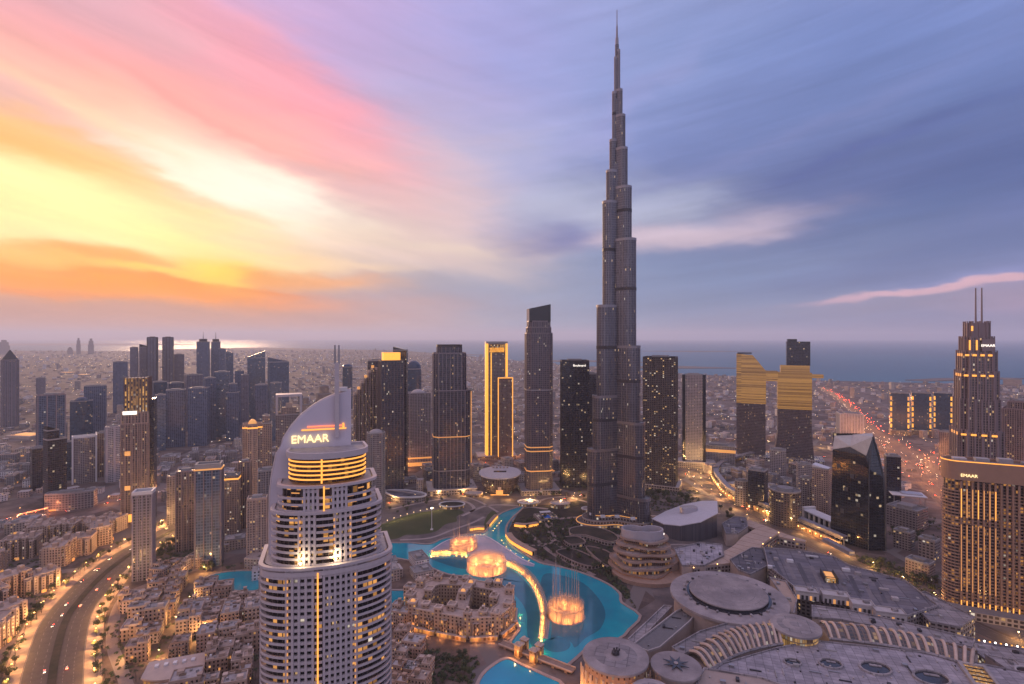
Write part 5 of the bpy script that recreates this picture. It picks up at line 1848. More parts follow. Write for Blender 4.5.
# ---- disc-roofed halls
def disc_hall(label, c, r, zr, wall, inner=None, star=False, rings=3, overhang=1.0, eaves=2.0, lit=False, foot=1.0):
    root = thing('round_hall', label, 'round hall', (c.x, c.y, 0))
    FOOT.append((c.x, c.y, r))
    mb = MB(); mb.prism(ell(r * 0.93 * foot, None, 48), 0.05, zr - eaves, 0, 1, poly1=ell(r * 0.93, None, 48))
    mb.build('drum_wall', [wall, ROOFM], root)
    prof = [(r * .9, zr - eaves + .01), (r * overhang, zr - eaves + .3), (r * overhang, zr - .4)]
    mats = [0, 0]
    n = rings
    for i in range(n):
        r0 = r * overhang * (1 - i / n) - (0.35 if i else 0.3)
        prof += [(r0, zr + i * 0.35), (r * overhang * (1 - (i + 1) / n) + .3, zr + i * 0.35 + 0.28)]
        mats += [0, 1 if i % 2 else 0]
    prof.append((0.3, zr + n * .35))
    mats.append(0)
    mb = MB(); mb.lathe(prof, 56, 0, mats=mats)
    mb.build('disc_roof', [ROOFB, ROOFM], root)
    if inner:
        ri, zi = inner
        mb = MB(); mb.lathe([(ri * 1.07, zr - .2), (ri * 1.07, zr + 1.2), (ri * .97, zr + 1.2), (ri * .97, zi - 1.5)], 56, 0, mats=[1, 1, 1], cap=False)
        mb.build('clerestory', [DARK, GLASSD], root)
        prof = [(ri * .97, zi - 1.5), (ri, zi - 1.2), (ri, zi - .4)]
        for i in range(6):
            prof += [(ri * (1 - i / 6) - .25, zi + .3 * i), (ri * (1 - (i + 1) / 6) + .25, zi + .3 * i + .2)]
        prof.append((.5, zi + 1.9))
        mb = MB(); mb.lathe(prof, 56, 0, mats=[0, 0, 0] + [0, 1] * 6)
        mb.build('raised_disc', [ROOFB, ROOFM], root)
    if star:
        mb = MB()
        pts = []
        for i in range(16):
            a = 2 * PI * i / 16 + R(11)
            rr = r * (.56 if i % 2 == 0 else .20)
            pts.append((rr * math.cos(a), rr * math.sin(a)))
        mb.prism(pts, zr + 1.3, zr + 1.75, 0, 0)
        mb.prism(ell(r * .09, None, 12), zr + 1.76, zr + 2.3, 1, 1)
        mb.build('star_skylight', [GLASSD, ROOFB], root)
    return root


WLIT = facade('amber washed drum wall', (0.42, 0.26, 0.17), (0.10, 0.05, 0.03), 5.0, 7.0, .3, .6, .3, (1, .5, .15), .9)
c1 = g(728, 593, 33)
t_ = disc_hall('largest round hall with a broad ring roof round a raised pale disc', c1, 58, 31, BEIGE, inner=(38.5, 35), rings=2, eaves=3)
for i in range(26):          # the machines that stand in the gutter round the raised disc
    a = 2 * PI * i / 26
    part_box(t_, 'roof_vent', ROOFM if i % 3 else DARK, 43.5 * math.cos(a), 43.5 * math.sin(a), 31.2, 2.6, 1.8, 1.8, a)
c2 = g(795.6, 625, 34)
disc_hall('small ringed disc hall with lit glass under its eaves, between the two ribbed vaults', c2, 20, 34, facade('lit eaves glazing', (0.25, 0.17, 0.10), (0.12, 0.07, 0.03), 2, 9, .85, .9, .8, (1, .55, .18), .8), rings=4, overhang=1.08, eaves=2.2)
c3 = g(676, 664, 34)
disc_hall('small disc hall with a dark eight-pointed star on its roof', c3, 19.5, 33, BEIGE, star=True, rings=1, overhang=1.04)
c4 = g(615.5, 653.7, 36)
t_ = disc_hall('big drum hall with an amber washed wall at the lake edge', c4, 26.5, 35, WLIT, rings=3, overhang=1.03, eaves=2.4, foot=1.12)
mb = MB(); mb.lathe([(3.4, 36.0), (3.2, 38.0), (1.5, 38.6)], 10); mb.build('roof_hub', [DARK], t_)
for i in range(5):
    part_box(t_, 'roof_vent', DARK, 2.2 * math.cos(i * 1.3) + 1, 2.2 * math.sin(i * 1.3), 38.61, 1.2, 1.0, 1.6, i)
for i in range(16):
    a = R(180 + 180 * i / 15)
    part_box(t_, 'wall_pier', BEIGE, 28.6 * math.cos(a), 28.6 * math.sin(a), 0.1, 1.1, 1.6, 29, a)
for i in range(7):
    a = R(185 + 85 * i / 6)
    ld = bpy.data.lights.new('drum_uplight', 'POINT'); ld.energy = 11000; ld.color = (1, .42, .12); ld.shadow_soft_size = .5
    lo = bpy.data.objects.new('drum_uplight', ld); COL.objects.link(lo); lo.parent = t_
    lo.location = (37 * math.cos(a), 37 * math.sin(a), 9)
c5 = g(652, 690, 32)
disc_hall('small ring-roofed disc hall at the bottom edge, beside the star disc', c5, 15, 31, BEIGE, rings=3, overhang=1.05)

# ---- roof decks: things of their own with parapets
def deck(label, pts, z, roofm, wall=None, name='mall_wing', par=1.4, parm=None, zb=0.05):
    c = sum((Vector((p[0], p[1], 0)) for p in pts), Vector()) / len(pts)
    root = thing(name, label, 'mall wing', (c.x, c.y, 0))
    po = ccw(local(pts, c))
    mb = MB(); mb.prism(po, zb, z, 0, 1)
    mb.build('wing_wall', [wall or BEIGE, roofm], root)
    mb = MB(); mb.ring(offset(po, 0.3), offset(po, -0.7), z - 0.6, z + par, 0, bottom=True)
    mb.build('parapet', [parm or ROOFM], root)
    # plant that stands about on every such roof
    rq = random.Random(len(label) * 7 + len(pts))
    xs, ys = [q[0] for q in po], [q[1] for q in po]
    m_ = min(26, int(abs(area2(po)) / 2 / 170) + 4)
    for _ in range(m_ * 5):
        if m_ <= 0:
            break
        x, y = rq.uniform(min(xs), max(xs)), rq.uniform(min(ys), max(ys))
        if inside(offset(po, -3.5), x, y):
            m_ -= 1
            kind = rq.choice(('roof_vent', 'air_handler', 'roof_duct', 'air_handler'))
            dm = {'roof_vent': (1.3, 1.3, 1.2), 'air_handler': (4.2, 2.6, 2.0), 'roof_duct': (9.0, .9, .9)}[kind]
            part_box(root, kind, rq.choice((STEEL, ROOFL, CONC, DARK)), x, y, z + .02, *dm, rq.choice((.31, .31 + PI / 2)) * -1)
    return root, c, po


def px_pts(pts, z):
    return [g(a, b, z) for a, b in pts]


rt, rc, rp = deck('slate grey car-park roof behind the largest round hall', px_pts([(764, 548), (800, 551), (834, 557), (850, 566), (905, 581), (938, 606), (906, 617), (862, 606), (800, 592), (783, 578), (768, 566)], 24), 24, SLATE, FM['dim'])
for i in range(9):
    a = g(772 + i * 13, 556 + i * 3.2, 24); b = g(782 + i * 13, 576 + i * 3.4, 24)
    mb = MB(); mb.ribbon([(a.x - rc.x, a.y - rc.y), (b.x - rc.x, b.y - rc.y)], -2.2, 2.2, 24.004)
    mb.build('roof_strip', [mat('car park bay paint', (0.17, 0.15, 0.155), .85, var=.3, sc=.1) if i % 2 else mat('car park patched tar', (0.09, 0.085, 0.10), .85, var=.3, sc=.1)], rt)
for i, (px, py, sx, sy, sz) in enumerate(((790, 562, 7, 4, 3), (776, 560, 5, 4, 3), (846, 571, 8, 4, 3), (858, 575, 6, 4, 3.5), (770, 568, 5, 4, 3), (895, 600, 6, 5, 3), (812, 557, 14, 1.4, 2), (884, 590, 9, 3, 2))):
    q = g(px, py, 24)
    part_box(rt, 'roof_hut', WHITE if i % 2 == 0 else ROOFL, q.x - rc.x, q.y - rc.y, 24.01, sx, sy, sz, -.3)
# lit glass pavilion on the car-park roof
q = g(829, 579, 24)
t_ = thing('glass_pavilion', 'amber glowing glass pavilion between dark posts on the slate car-park roof', 'pavilion', (q.x, q.y, 24.01), R(-18))
part_box(t_, 'glazing', facade('pavilion glazing', (.4, .22, .08), (.3, .14, .04), 1.5, 2, .8, .8, .9, (1, .52, .14), 1.1, hot=(-99, 99, .95)), 0, 0, 0, 9, 20, 5)
part_box(t_, 'roof_glass', GOLDD, 0, 0, 5.02, 8, 19, .3)
for sx in (-1, 1):
    part_box(t_, 'side_wall', DARK, sx * 6.4, 0, 0, .8, 24, 7)
    part_box(t_, 'roof_beam', DARK, 0, sx * 8, 5.33, 10, .6, .6)
# white low houses along the near edge of the car-park roof
for i, (px, py, w_, lb) in enumerate(((806, 596, 22, 'first white plant house beside the glowing pavilion, with a slotted front'), (835, 600, 25, 'second white plant house in front of the glowing pavilion'), (862, 609, 20, 'third white plant house, with amber doors, before the slate roof'), (889, 617, 26, 'last white plant house at the far right end of the slate roof'))):
    q = g(px, py, 24)
    t_ = thing('plant_house', lb, 'plant house', (q.x, q.y, 22.5), R(-17), 'white plant houses on the mall')
    part_box(t_, 'wall', [mat('plant house wall', (.46, .42, .41), .7, var=.2), ROOFL], 0, 0, 0, w_, 13, 8)
    for k in range(int(w_ // 4)):
        part_box(t_, 'louvre_door' if (k + i) % 3 else 'lit_door', DARK if (k + i) % 3 else GOLDD, -w_ / 2 + 2.4 + k * 4, -6.6, .2, 2.2, .3, 4.5)
    part_box(t_, 'roof_unit', ROOFM, w_ * .2, 1, 8.01, 5, 4, 2.2, .2)
    mb = MB(); mb.ring(ccw(rect(w_ + .4, 13.4)), ccw(rect(w_ - 1, 12)), 7.2, 9.0); mb.build('parapet', [ROOFL], t_)

# ---- wings between and around
deck('long grey roof strip behind the right ribbed vault', px_pts([(812, 606), (850, 611), (905, 623), (975, 640), (972, 648), (900, 632), (840, 620), (812, 618)], 27), 27, ROOFM)
rt, rc, rp = deck('big pale lilac roof plate with four oval wells', px_pts([(722, 664), (778, 648), (815, 641), (880, 648), (925, 653), (985, 665), (1040, 676), (1080, 720), (900, 730), (800, 690), (712, 672)], 25), 25, mat('lilac roof panels', (0.34, 0.305, 0.325), .6, var=.4, sc=.2, col2=(.27, .245, .265), seams=7), BEIGE, par=1.0)
for (x, y, a, b) in ((407, 484, 23, 10), (509, 488, 31, 13), (628, 500, 41, 18), (778, 526, 46, 21)):
    q = c8(x, y, 26)
    aa = a / 2.667 * q.y / F
    mb = MB(); mb.ring(ell(aa, aa * .78, 32, q.x - rc.x, q.y - rc.y), ell(aa * .86, aa * .66, 32, q.x - rc.x, q.y - rc.y), 25.01, 26.3); o = mb.build('roof_well', [ROOFM], rt)
    mb = MB(); mb.flat(ell(aa * .87, aa * .67, 32, q.x - rc.x, q.y - rc.y), 25.05); mb.build('well_shade_disc', [GLASSD], o)  # dark disc level with the roof stands in for the well's shade
    part_box(o, 'well_bridge', ROOFM, q.x - rc.x + aa * .2, q.y - rc.y + aa * .3, 25.06, aa * .7, aa * .2, .6, -.3)
rr_ = random.Random(3)
for i in range(46):
    px, py = rr_.uniform(735, 1010), rr_.uniform(650, 690)
    q = g(px, py, 25)
    if inside(rp, q.x - rc.x, q.y - rc.y):
        part_box(rt, 'roof_hatch', ROOFL if i % 3 else DARK, q.x - rc.x, q.y - rc.y, 25.01, rr_.uniform(.8, 1.8), rr_.uniform(.8, 1.4), rr_.uniform(.4, 1.1), -.25)
q = c8(905, 525, 25)
t_ = thing('atrium_skylight', 'open-sided atrium skylight glowing amber in a pale frame at the lower right', 'skylight', (q.x, q.y, 25.02), R(-22))
part_box(t_, 'glazing', MATS['pavilion glazing'], 0, 0, 0, 13, 26, 1.4)
for sx in (-1, 1):
    part_box(t_, 'frame_side', ROOFL, sx * 8.3, 0, 0, 2.6, 34, 2.4)
    part_box(t_, 'frame_end', ROOFL, 0, sx * 15.2, 0, 13.8, 2.6, 2.4)
for k in range(4):
    part_box(t_, 'glazing_bar', DARK, 0, -9 + k * 6, 1.42, 13, .7, .7)
deck('beige blank-walled wing in front of the star disc', px_pts([(704, 669), (760, 678), (800, 692), (820, 730), (700, 730), (694, 690)], 27.5), 27.5, BEIGE)
deck('low lilac roof between the wedge hall and the wavy terraced building', px_pts([(674, 549), (700, 543), (722, 545), (724, 556), (704, 566), (682, 566)], 17), 17, MATS['lilac roof panels'])
deck('small blue-grey block left of the S-shaped ribbon roof', px_pts([(664, 553), (686, 550), (690, 560), (672, 566)], 12), 12, SLATE)
deck('curved blue-grey hall right of the wedge hall', px_pts([(722, 524), (734, 517), (746, 518), (748, 527), (738, 534), (726, 534)], 17), 17, SLATE, FM['wedge'] if 'wedge' in FM else BEIGE)
# sloping covered street that leads from the big drum to the largest hall
deck('grey ramped street roof between the big drum and the largest round hall', px_pts([(632, 646), (676, 612), (690, 606), (698, 612), (690, 622), (660, 648), (648, 652)], 22), 22, mat('street roof glass', (.15, .14, .14), .5, var=.25, sc=.3), BEIGE, parm=ROOFL)
deck('pale wedge roof beside the ramped street, next to the lake', px_pts([(628, 640), (664, 606), (672, 607), (634, 647)], 20), 20, ROOFM)
deck('narrow curved deck left of the left ribbed vault', px_pts([(672, 648), (700, 632), (740, 620), (772, 616), (774, 620), (742, 626), (708, 640), (682, 656)], 29), 29, ROOFM)
deck('lower lilac roof between the slate car-park and the S-shaped ribbon', px_pts([(730, 560), (752, 548), (764, 549), (768, 566), (750, 575), (738, 570)], 20), 20, SLATE)
deck('flat roof wing behind the last white plant house', px_pts([(905, 598), (925, 592), (975, 618), (960, 628), (930, 622)], 22), 22, ROOFM, FM['podium'])
deck('curved brown roof wing right of the largest hall', px_pts([(770, 578), (786, 582), (797, 600), (794, 614), (783, 612), (782, 596)], 26), 26, SANDR)
t_, c_, p_ = deck('low roof with shops and green lamps at the foot of the slab hotel', px_pts([(960, 640), (1060, 655), (1060, 676), (985, 660)], 16), 16, ROOFM, MG)
for i in range(12):
    q = g(968 + i * 5.5, 639 + i * .9, 16)
    part_box(t_, 'shop_lamp', LAMPC if i % 2 else GOLDL, q.x - c_.x, q.y - c_.y, 16.02, 1.0, 1.0, 1.0)
t_, c_, p_ = deck('roof with a big round dark skylight at the right edge', px_pts([(985, 655), (1050, 668), (1075, 700), (1010, 672)], 22), 22, ROOFM)
mb = MB(); mb.lathe([(9, 22.02), (9, 23.2), (7.6, 23.2), (7.4, 22.4), (.5, 22.3)], 28, 0, mats=[0, 0, 0, 1]); mb.build('round_skylight', [ROOFL, GLASSD], t_)

# ---- ribbed glass vaults
def vault(label, top, bot, z, n, rise=5.0):
    A = smooth([g(a, b, z) for a, b in top], 8)
    B = smooth([g(a, b, z) for a, b in bot], 8)
    c = (A[0] + B[-1]) / 2
    root = thing('ribbed_vault', label, 'glass vault', (c.x, c.y, 0))
    def P(i, j, m, k, dz=0.0):
        f = i / m * (len(A) - 1)
        i0 = min(int(f), len(A) - 2)
        a = A[i0].lerp(A[i0 + 1], f - i0); b = B[i0].lerp(B[i0 + 1], f - i0)
        t = j / k
        p = a.lerp(b, t)
        return (p.x - c.x, p.y - c.y, z + dz + rise * math.sin(PI * t) - 3.0 * t)
    mb = MB(); m, k = 36, 8
    for i in range(m + 1):
        for j in range(k + 1):
            mb.v.append(P(i, j, m, k))
    for i in range(m):
        for j in range(k):
            q = (i * (k + 1) + j, i * (k + 1) + j + 1, (i + 1) * (k + 1) + j + 1, (i + 1) * (k + 1) + j)
            mb.face(q, 0, [(i * 2.0, j * 3.0), (i * 2.0, j * 3.0 + 3), (i * 2. + 2, j * 3. + 3), (i * 2. + 2, j * 3.)])
    mb.build('vault_glazing', [facade('vault glazing', (.16, .11, .085), (.06, .045, .04), 2, 3, .8, .85, .14, (1, .55, .2), .55)], root)
    side = MB()
    po = [(p.x - c.x, p.y - c.y) for p in A] + [(p.x - c.x, p.y - c.y) for p in reversed(B)]
    side.prism(ccw(po), 0.05, z - 3.4, 0, 0); side.build('base_wall', [BEIGE], root)
    for i in range(n):
        mb = MB()
        pts = [P(i + .5, j, n, 8, .5) for j in range(9)]
        mb.tube(pts, 1.35, 6, 0)
        mb.build('rib', [SAND2], root)
    for nm, L_ in (('upper_beam', A), ('lower_beam', B)):
        mb = MB(); mb.tube([(p.x - c.x, p.y - c.y, z + (0.0 if nm == 'upper_beam' else -3.0)) for p in L_], 1.2, 6)
        mb.build(nm, [ROOFM], root)
    return root


vault('left ribbed vault, curving from the star disc towards the small ringed disc', [(688, 653), (716, 635), (746, 626), (776, 621)], [(708, 667), (735, 652), (757, 645), (783, 640)], 29, 15)
vault('right ribbed vault, a long curve of pale ribs over lit glass', [(819, 622), (870, 627), (920, 636), (978, 651)], [(829, 635), (880, 641), (930, 650), (974, 663)], 29, 16)

# ---- S-shaped sand ribbon roofs with lamps along their edges
def ribbon_roof(label, pts, half, z, taper=False):
    P = smooth([g(a, b, z) for a, b in pts], 8)
    c = P[len(P) // 2]
    root = thing('ribbon_roof_hall', label, 'mall wing', (c.x, c.y, 0))
    L = [Vector((p.x - c.x, p.y - c.y, 0)) for p in P]
    n = len(L)
    hw = [half * (1 - .75 * (i / (n - 1)) ** 2) if taper else half for i in range(n)]
    lft, rgt = [], []
    for i, p in enumerate(L):
        t = (L[min(i + 1, n - 1)] - L[max(i - 1, 0)]).normalized()
        lft.append((p.x - t.y * hw[i], p.y + t.x * hw[i])); rgt.append((p.x + t.y * hw[i], p.y - t.x * hw[i]))
    mb = MB(); mb.strip(rgt, lft, 0.05, z - 2.0, 0); mb.build('wing_wall', [FM['podium']], root)
    mb = MB(); mb.strip([(x * 1.0, y) for x, y in rgt], lft, z - 1.99, z, 0); mb.build('ribbon_roof', [SANDR], root)
    for k in range(0, n, 5):
        part_box(root, 'edge_lamp', LAMPO, rgt[k][0], rgt[k][1], z + .01, .7, .7, .7)
    # seams of the roof sheet
    for k in range(2, n - 2, 3):
        a, b = lft[k], rgt[k]
        mb = MB(); mb.tube([(a[0], a[1], z + .1), (b[0], b[1], z + .1)], .22, 4); mb.build('roof_seam', [SAND3], root)
    return root


ribbon_roof('S-shaped sand ribbon roof edged with small lamps', [(686, 563), (705, 560), (728, 557), (744, 549), (754, 539), (768, 530)], 15, 16)
ribbon_roof('sand leaf-shaped roof tapering towards the slate car park', [(744, 521), (760, 527), (782, 535), (806, 541)], 13, 12, True)

# ---- dark wedge building with a white roof
def wedge():
    pts = [(653, 531, 18), (664, 537, 19), (680, 541, 22), (700, 541.5, 28), (717, 537, 35), (716.5, 524, 36), (702, 520, 30), (684, 520, 24), (666, 524, 19)]
    P = [g(a, b) for a, b, z in pts]
    c = sum(P, Vector()) / len(P)
    root = thing('wedge_building', 'dark grey wedge-shaped hall with a white sloping roof and a box on top', 'hall', (c.x, c.y, 0))
    FOOT.append((c.x, c.y, 55))
    n = len(P)
    L = [(p.x - c.x, p.y - c.y) for p in P]
    zs = [q[2] for q in pts]
    if area2(L) < 0:
        L = L[::-1]; zs = zs[::-1]
    mb = MB()
    mb.v = [(x, y, .05) for x, y in L] + [(x, y, z) for (x, y), z in zip(L, zs)]
    u = 0
    for i in range(n):
        j = (i + 1) % n
        l_ = math.dist(L[i], L[j])
        mb.face((i, j, n + j, n + i), 0, [(u, 0), (u + l_, 0), (u + l_, zs[j]), (u, zs[i])]); u += l_
    mb.build('wall', [facade('wedge cladding', (.085, .08, .095), (.06, .058, .07), 1.6, 40, .7, .97, 0, rwall=.5, rglass=.4)], root)
    mr = MB()
    L2 = offset(L, 1.2)
    mr.v = [(x, y, z + .05) for (x, y), z in zip(L2, zs)] + [(x, y, z + 1.3) for (x, y), z in zip(L2, zs)] + [(0, 0, sum(zs) / n + 1.6), (0, 0, sum(zs) / n)]
    for i in range(n):
        j = (i + 1) % n
        mr.face((i, j, n + j, n + i)); mr.face((n + i, n + j, 2 * n)); mr.face((j, i, 2 * n + 1))
    mr.build('roof', [mat('white roof sheet', (.52, .49, .51), .5, var=.12)], root)
    mb = MB(); mb.prism(rrect(26, 15, 5), 26.5, 35, 0, 1); mb.build('roof_box', [LILAC, ROOFL], root, loc=(4, 4, 0), rz=R(10))


wedge()

# ---- building of wavy lit terraces by the water
def wavy():
    c = g(643, 570)
    root = thing('terraced_pavilion', 'wavy building of stacked curved terraces with amber lit floors by the lake', 'pavilion', (c.x, c.y, 0))
    FOOT.append((c.x, c.y, 42))
    rr = random.Random(5)
    GL = facade('terrace glazing', (.20, .13, .09), (.06, .035, .025), 2.4, 6.0, .8, .8, .45, (1, .45, .13), .55)
    n = 56
    for k in range(6):
        z = 0.05 + k * 7.0
        pts = []
        for i in range(n):
            a = 2 * PI * i / n
            r = 31 * (1 + .10 * math.cos(2 * a + .3) + .10 * math.sin(3 * a + k * 1.15) + .05 * math.cos(5 * a - k * .9) - .20 * math.exp(-((a - 1.9) / .5) ** 2))
            r *= (1.12, 1.16, 1.0, 1.02, .90, .84)[k]
            pts.append((r * 1.08 * math.cos(a) + k * 1.2 - 2, r * .98 * math.sin(a) + k * 1.6 - 4))
        pts = ccw(pts)
        mb = MB(); mb.prism(offset(pts, -5.0), z, z + 7.0, 0, 1); o = mb.build('terrace_floor', [GL, ROOFM], root)
        mb = MB(); mb.ring(pts, offset(pts, -5.2), z + 5.6, z + 7.0, 0, bottom=True); mb.build('terrace_slab', [mat('terrace edge stone', (.33, .235, .19), .7, var=.15)], o)
        mb = MB(); mb.ring(offset(pts, -.3), offset(pts, -.9), z + 7.01, z + 8.0, 0); mb.build('terrace_rail', [MATS['terrace edge stone']], o)
        mb = MB(); mb.ring(offset(pts, -1.2), offset(pts, -2.2), z + 5.25, z + 5.58, 0, bottom=True); mb.build('light_strip', [GOLDD], o)
    mb = MB()
    top = []
    for i in range(n):
        a = 2 * PI * i / n
        r = 20 * (1 + .22 * math.cos(2 * a + .3) - .42 * math.exp(-((a - 1.5) / .55) ** 2))
        top.append((r * 1.1 * math.cos(a) + 0, r * .9 * math.sin(a) + 4))
    mb.ring(ccw(top), offset(ccw(top), -1.8), 42.1, 52.5, 0); mb.prism(offset(ccw(top), -1.81), 42.1, 46, 0, 1); mb.build('roof_crown', [LILAC, ROOFM], root)
    part_box(root, 'lit_sign', SIGNW, 25, 2, 44, 9, .6, 2.0, R(35))
    mb = MB(); q = ell(46, 40, 36, 4, -10); mb.ring(ccw(q), ccw(ell(30, 25, 36, 4, -4)), .06, 4.5, 0); mb.build('podium_terrace', [SAND3], root)


wavy()
# the long roofed footbridge that leads from the metro
def skywalk():
    P = smooth([g(a, b, 12) for a, b in [(757, 452), (726, 461), (716, 470), (722, 481), (734, 492), (768, 507), (798, 519), (831, 533), (845, 539)]], 6)
    c = P[len(P) // 2].copy(); c.z = 0
    root = thing('covered_footbridge', 'long winding grey covered footbridge over amber lit arches', 'footbridge', (c.x, c.y, 0))
    L = [Vector((p.x - c.x, p.y - c.y, 0)) for p in P]
    n = len(L)
    def off(o):
        return off_line(L, o)
    mb = MB(); mb.strip(off(5.2), off(-5.2), 11, 11.8, 0); mb.build('deck', [CONC], root)
    mb = MB(); mb.strip(off(4.6), off(-4.6), 11.81, 15.2, 0); mb.build('tube_wall', [facade('footbridge glazing', (.20, .18, .19), (.07, .065, .075), 3, 3.4, .8, .5, .08)], root)
    mb = MB(); mb.strip(off(5.0), off(-5.0), 15.21, 16.2, 0); mb.build('roof', [mat('footbridge roof', (.27, .25, .27), .5, metal=.3, var=.2)], root)
    for k in range(1, n, 2):
        mb = MB(); mb.box(L[k].x, L[k].y, .05, 1.6, 1.6, 10.9); mb.build('pier', [CONC], root)
    mb = MB(); mb.strip(off(9.5), off(5.6), .06, 8.5, 0); mb.build('arcade', [facade('amber arcade', (.30, .19, .12), (.16, .08, .03), 4.2, 8, .55, .7, .6, (1, .48, .12), .9, hot=(0, 9, .6), warm=0)], root)
    for k in range(1, n, 1):
        q = off(9.9)[k]
        part_box(root, 'arcade_lantern', LAMPO, q[0], q[1], 5.2, .8, .8, .9)
    for k in range(0, n, 4):
        ld = bpy.data.lights.new('arcade_lamp', 'POINT'); ld.energy = 4500; ld.color = (1, .42, .12); ld.shadow_soft_size = .5
        q = off(15)[k]
        lo = bpy.data.objects.new('arcade_lamp', ld); COL.objects.link(lo); lo.parent = root; lo.location = (q[0], q[1], 5)
    return root


skywalk()
t_ = thing('link_bridge', 'short grey link bridge from the winding footbridge to the car-park roof', 'footbridge', g(838, 545, 18) - Vector((0, 0, 18)), R(8))
part_box(t_, 'deck', CONC, 0, 0, 14, 9, 52, 1.2)
part_box(t_, 'roof', MATS['footbridge roof'], 0, 0, 15.21, 8, 50, 3.6)
# white frame building with seven dark openings
A, B = g(806, 521), g(843, 538)
u = B - A; L_ = u.length
t_ = thing('open_frame_block', 'white block whose front is a row of seven dark openings, behind the footbridge', 'office block', (A + B) / 2, math.atan2(u.y, u.x))
FOOT.append(((A.x + B.x) / 2, (A.y + B.y) / 2, 40))
part_box(t_, 'body', [BLACKG, ROOFG], 0, 8, .05, L_ - 1, 14, 17)
part_box(t_, 'roof_frame', WHITE, 0, 5, 17.06, L_ + 2, 20, 1.6)
for k in range(8):
    part_box(t_, 'post', WHITE, -L_ / 2 + k * L_ / 7, -3.4, .05, 1.9, 2.6, 17)
part_box(t_, 'end_wall', WHITE, -L_ / 2 - 3, 8, .05, 5, 22, 22)
part_box(t_, 'sill', WHITE, 0, -3.5, .05, L_, 2.2, 4)
# blocks behind the footbridge
DM = FM['dim']
for (a, b, yt, yb, fmk, lb, kw) in [
    (748, 768, 470, 509, 'black', 'dark glass office with a pale roof slab behind the winding footbridge', dict(rz=R(-14), k=.9)),
    (735, 748, 481, 505, 'dim', 'small grey round-fronted block beside the footbridge bend', dict(shape='bow', k=.8)),
    (769, 801, 490, 524, 'spark', 'round dark block with amber lit storeys in front of the gilded right tower', dict(shape='oval', k=.9)),
    (800, 813, 478, 512, 'grey', 'grey box block right of the round dark block', dict(k=1.0, rz=R(-10))),
    (812, 832, 468, 516, 'tan', 'tan block with a slanted pale roof panel, left of the leaf tower', dict(k=.8, rz=R(-14), cap=('slant', 6, WHITE, -1))),
    (796, 812, 464, 492, 'lgrey', 'pale block with a flat white roof behind the grey box block', dict(k=.9, rz=R(10))),
    (886, 928, 507, 526, 'dim', 'open-sided low block with a white canopy roof, right of the leaf tower', dict(k=.9, rz=R(-22))),
    (893, 915, 531, 548, 'grey', 'grey low block in front of the white canopy block', dict(k=.8, rz=R(-20))),
    (918, 940, 539, 557, 'dim', 'dim low block beside the slab hotel, in front of the highway', dict(k=.8, rz=R(-20))),
    (905, 935, 561, 577, 'tan', 'tan low block just left of the slab hotel', dict(k=.7, rz=R(-20))),
    (770, 786, 450, 476, 'lgrey', 'pale low block left at the foot of the gilded pair', dict(k=.9)),
    (700, 735, 445, 464, 'lgrey', 'wide pale block with a lit sign band behind the slim grey tower', dict(k=.5, bands=[(.7, .85, GOLDD)])),
]:
    T(lb, a, b, yt, yb, FM[fmk], name='low_block', cat='low building', **kw)
q = g(907, 497, 22)
FOOT.append((q.x, q.y, 58))
q2 = g(915, 545)
FOOT.append((q2.x, q2.y, 70))
t_ = thing('roof_canopy', 'white folded canopy on posts over the open-sided block', 'canopy', (q.x, q.y, 0), R(-22))
part_box(t_, 'canopy_sheet', WHITE, 0, 0, 27, 50, 34, 1.2)
part_box(t_, 'raised_sheet', LILAC, 6, 2, 28.21, 30, 20, 1.6)
for sx in (-1, 1):
    for sy in (-1, 1):
        part_box(t_, 'post', STEEL, sx * 22, sy * 14, .05, 1, 1, 26.94)
# ---- boat-shaped opera house
def opera():
    c = g(500, 490)
    root = thing('oval_opera_house', 'boat-shaped oval hall with a flat pale slotted roof and an amber doorway', 'opera house', (c.x, c.y, 0), 0)
    FOOT.append((c.x, c.y, 55))
    mb = MB()
    prof = [(.74, .05), (.84, 8), (.93, 18), (.985, 28), (1.0, 33)]
    n = 44
    a, b = 39, 46
    for s_, z in prof:
        mb.v += [(a * s_ * math.copysign(abs(math.cos(2 * PI * i / n)) ** .85, math.cos(2 * PI * i / n)), b * s_ * math.sin(2 * PI * i / n), z) for i in range(n)]
    for k in range(len(prof) - 1):
        for i in range(n):
            j = (i + 1) % n
            mb.face((k * n + i, k * n + j, (k + 1) * n + j, (k + 1) * n + i), 0, [(i * 5.5, prof[k][1]), (i * 5.5 + 5.5, prof[k][1]), (i * 5.5 + 5.5, prof[k + 1][1]), (i * 5.5, prof[k + 1][1])])
    mb.build('hull_wall', [facade('opera glazing', (.13, .10, .10), (.04, .033, .038), 2.75, 5, .7, .9, .04, (1, .5, .2), .8)], root)
    rp = [(a * 1.05 * math.copysign(abs(math.cos(2 * PI * i / n)) ** .85, math.cos(2 * PI * i / n)), b * 1.04 * math.sin(2 * PI * i / n)) for i in range(n)]
    mb = MB(); mb.prism(ccw(rp), 33.02, 35.2, 0, 0, bottom=True); mb.build('roof', [mat('opera roof', (.46, .43, .44), .55, var=.15)], root)
    part_box(root, 'roof_slot', GLASSD, 0, 4, 35.22, 25, 10, .5)
    for i in range(5):
        part_box(root, 'roof_unit', SAND2, -14 + i * 7, 34, 35.22, 4, 5, 2.6)
    part_box(root, 'lit_door', GOLDD, 0, -39.2, 3, 13, 1.5, 8)
    part_box(root, 'lit_ledge', GOLDD, 0, -37.6, .8, 34, 1.5, 1.5)
    part_box(root, 'entrance_hood', SAND2, 0, -41.5, 11.5, 6, 4, 6)


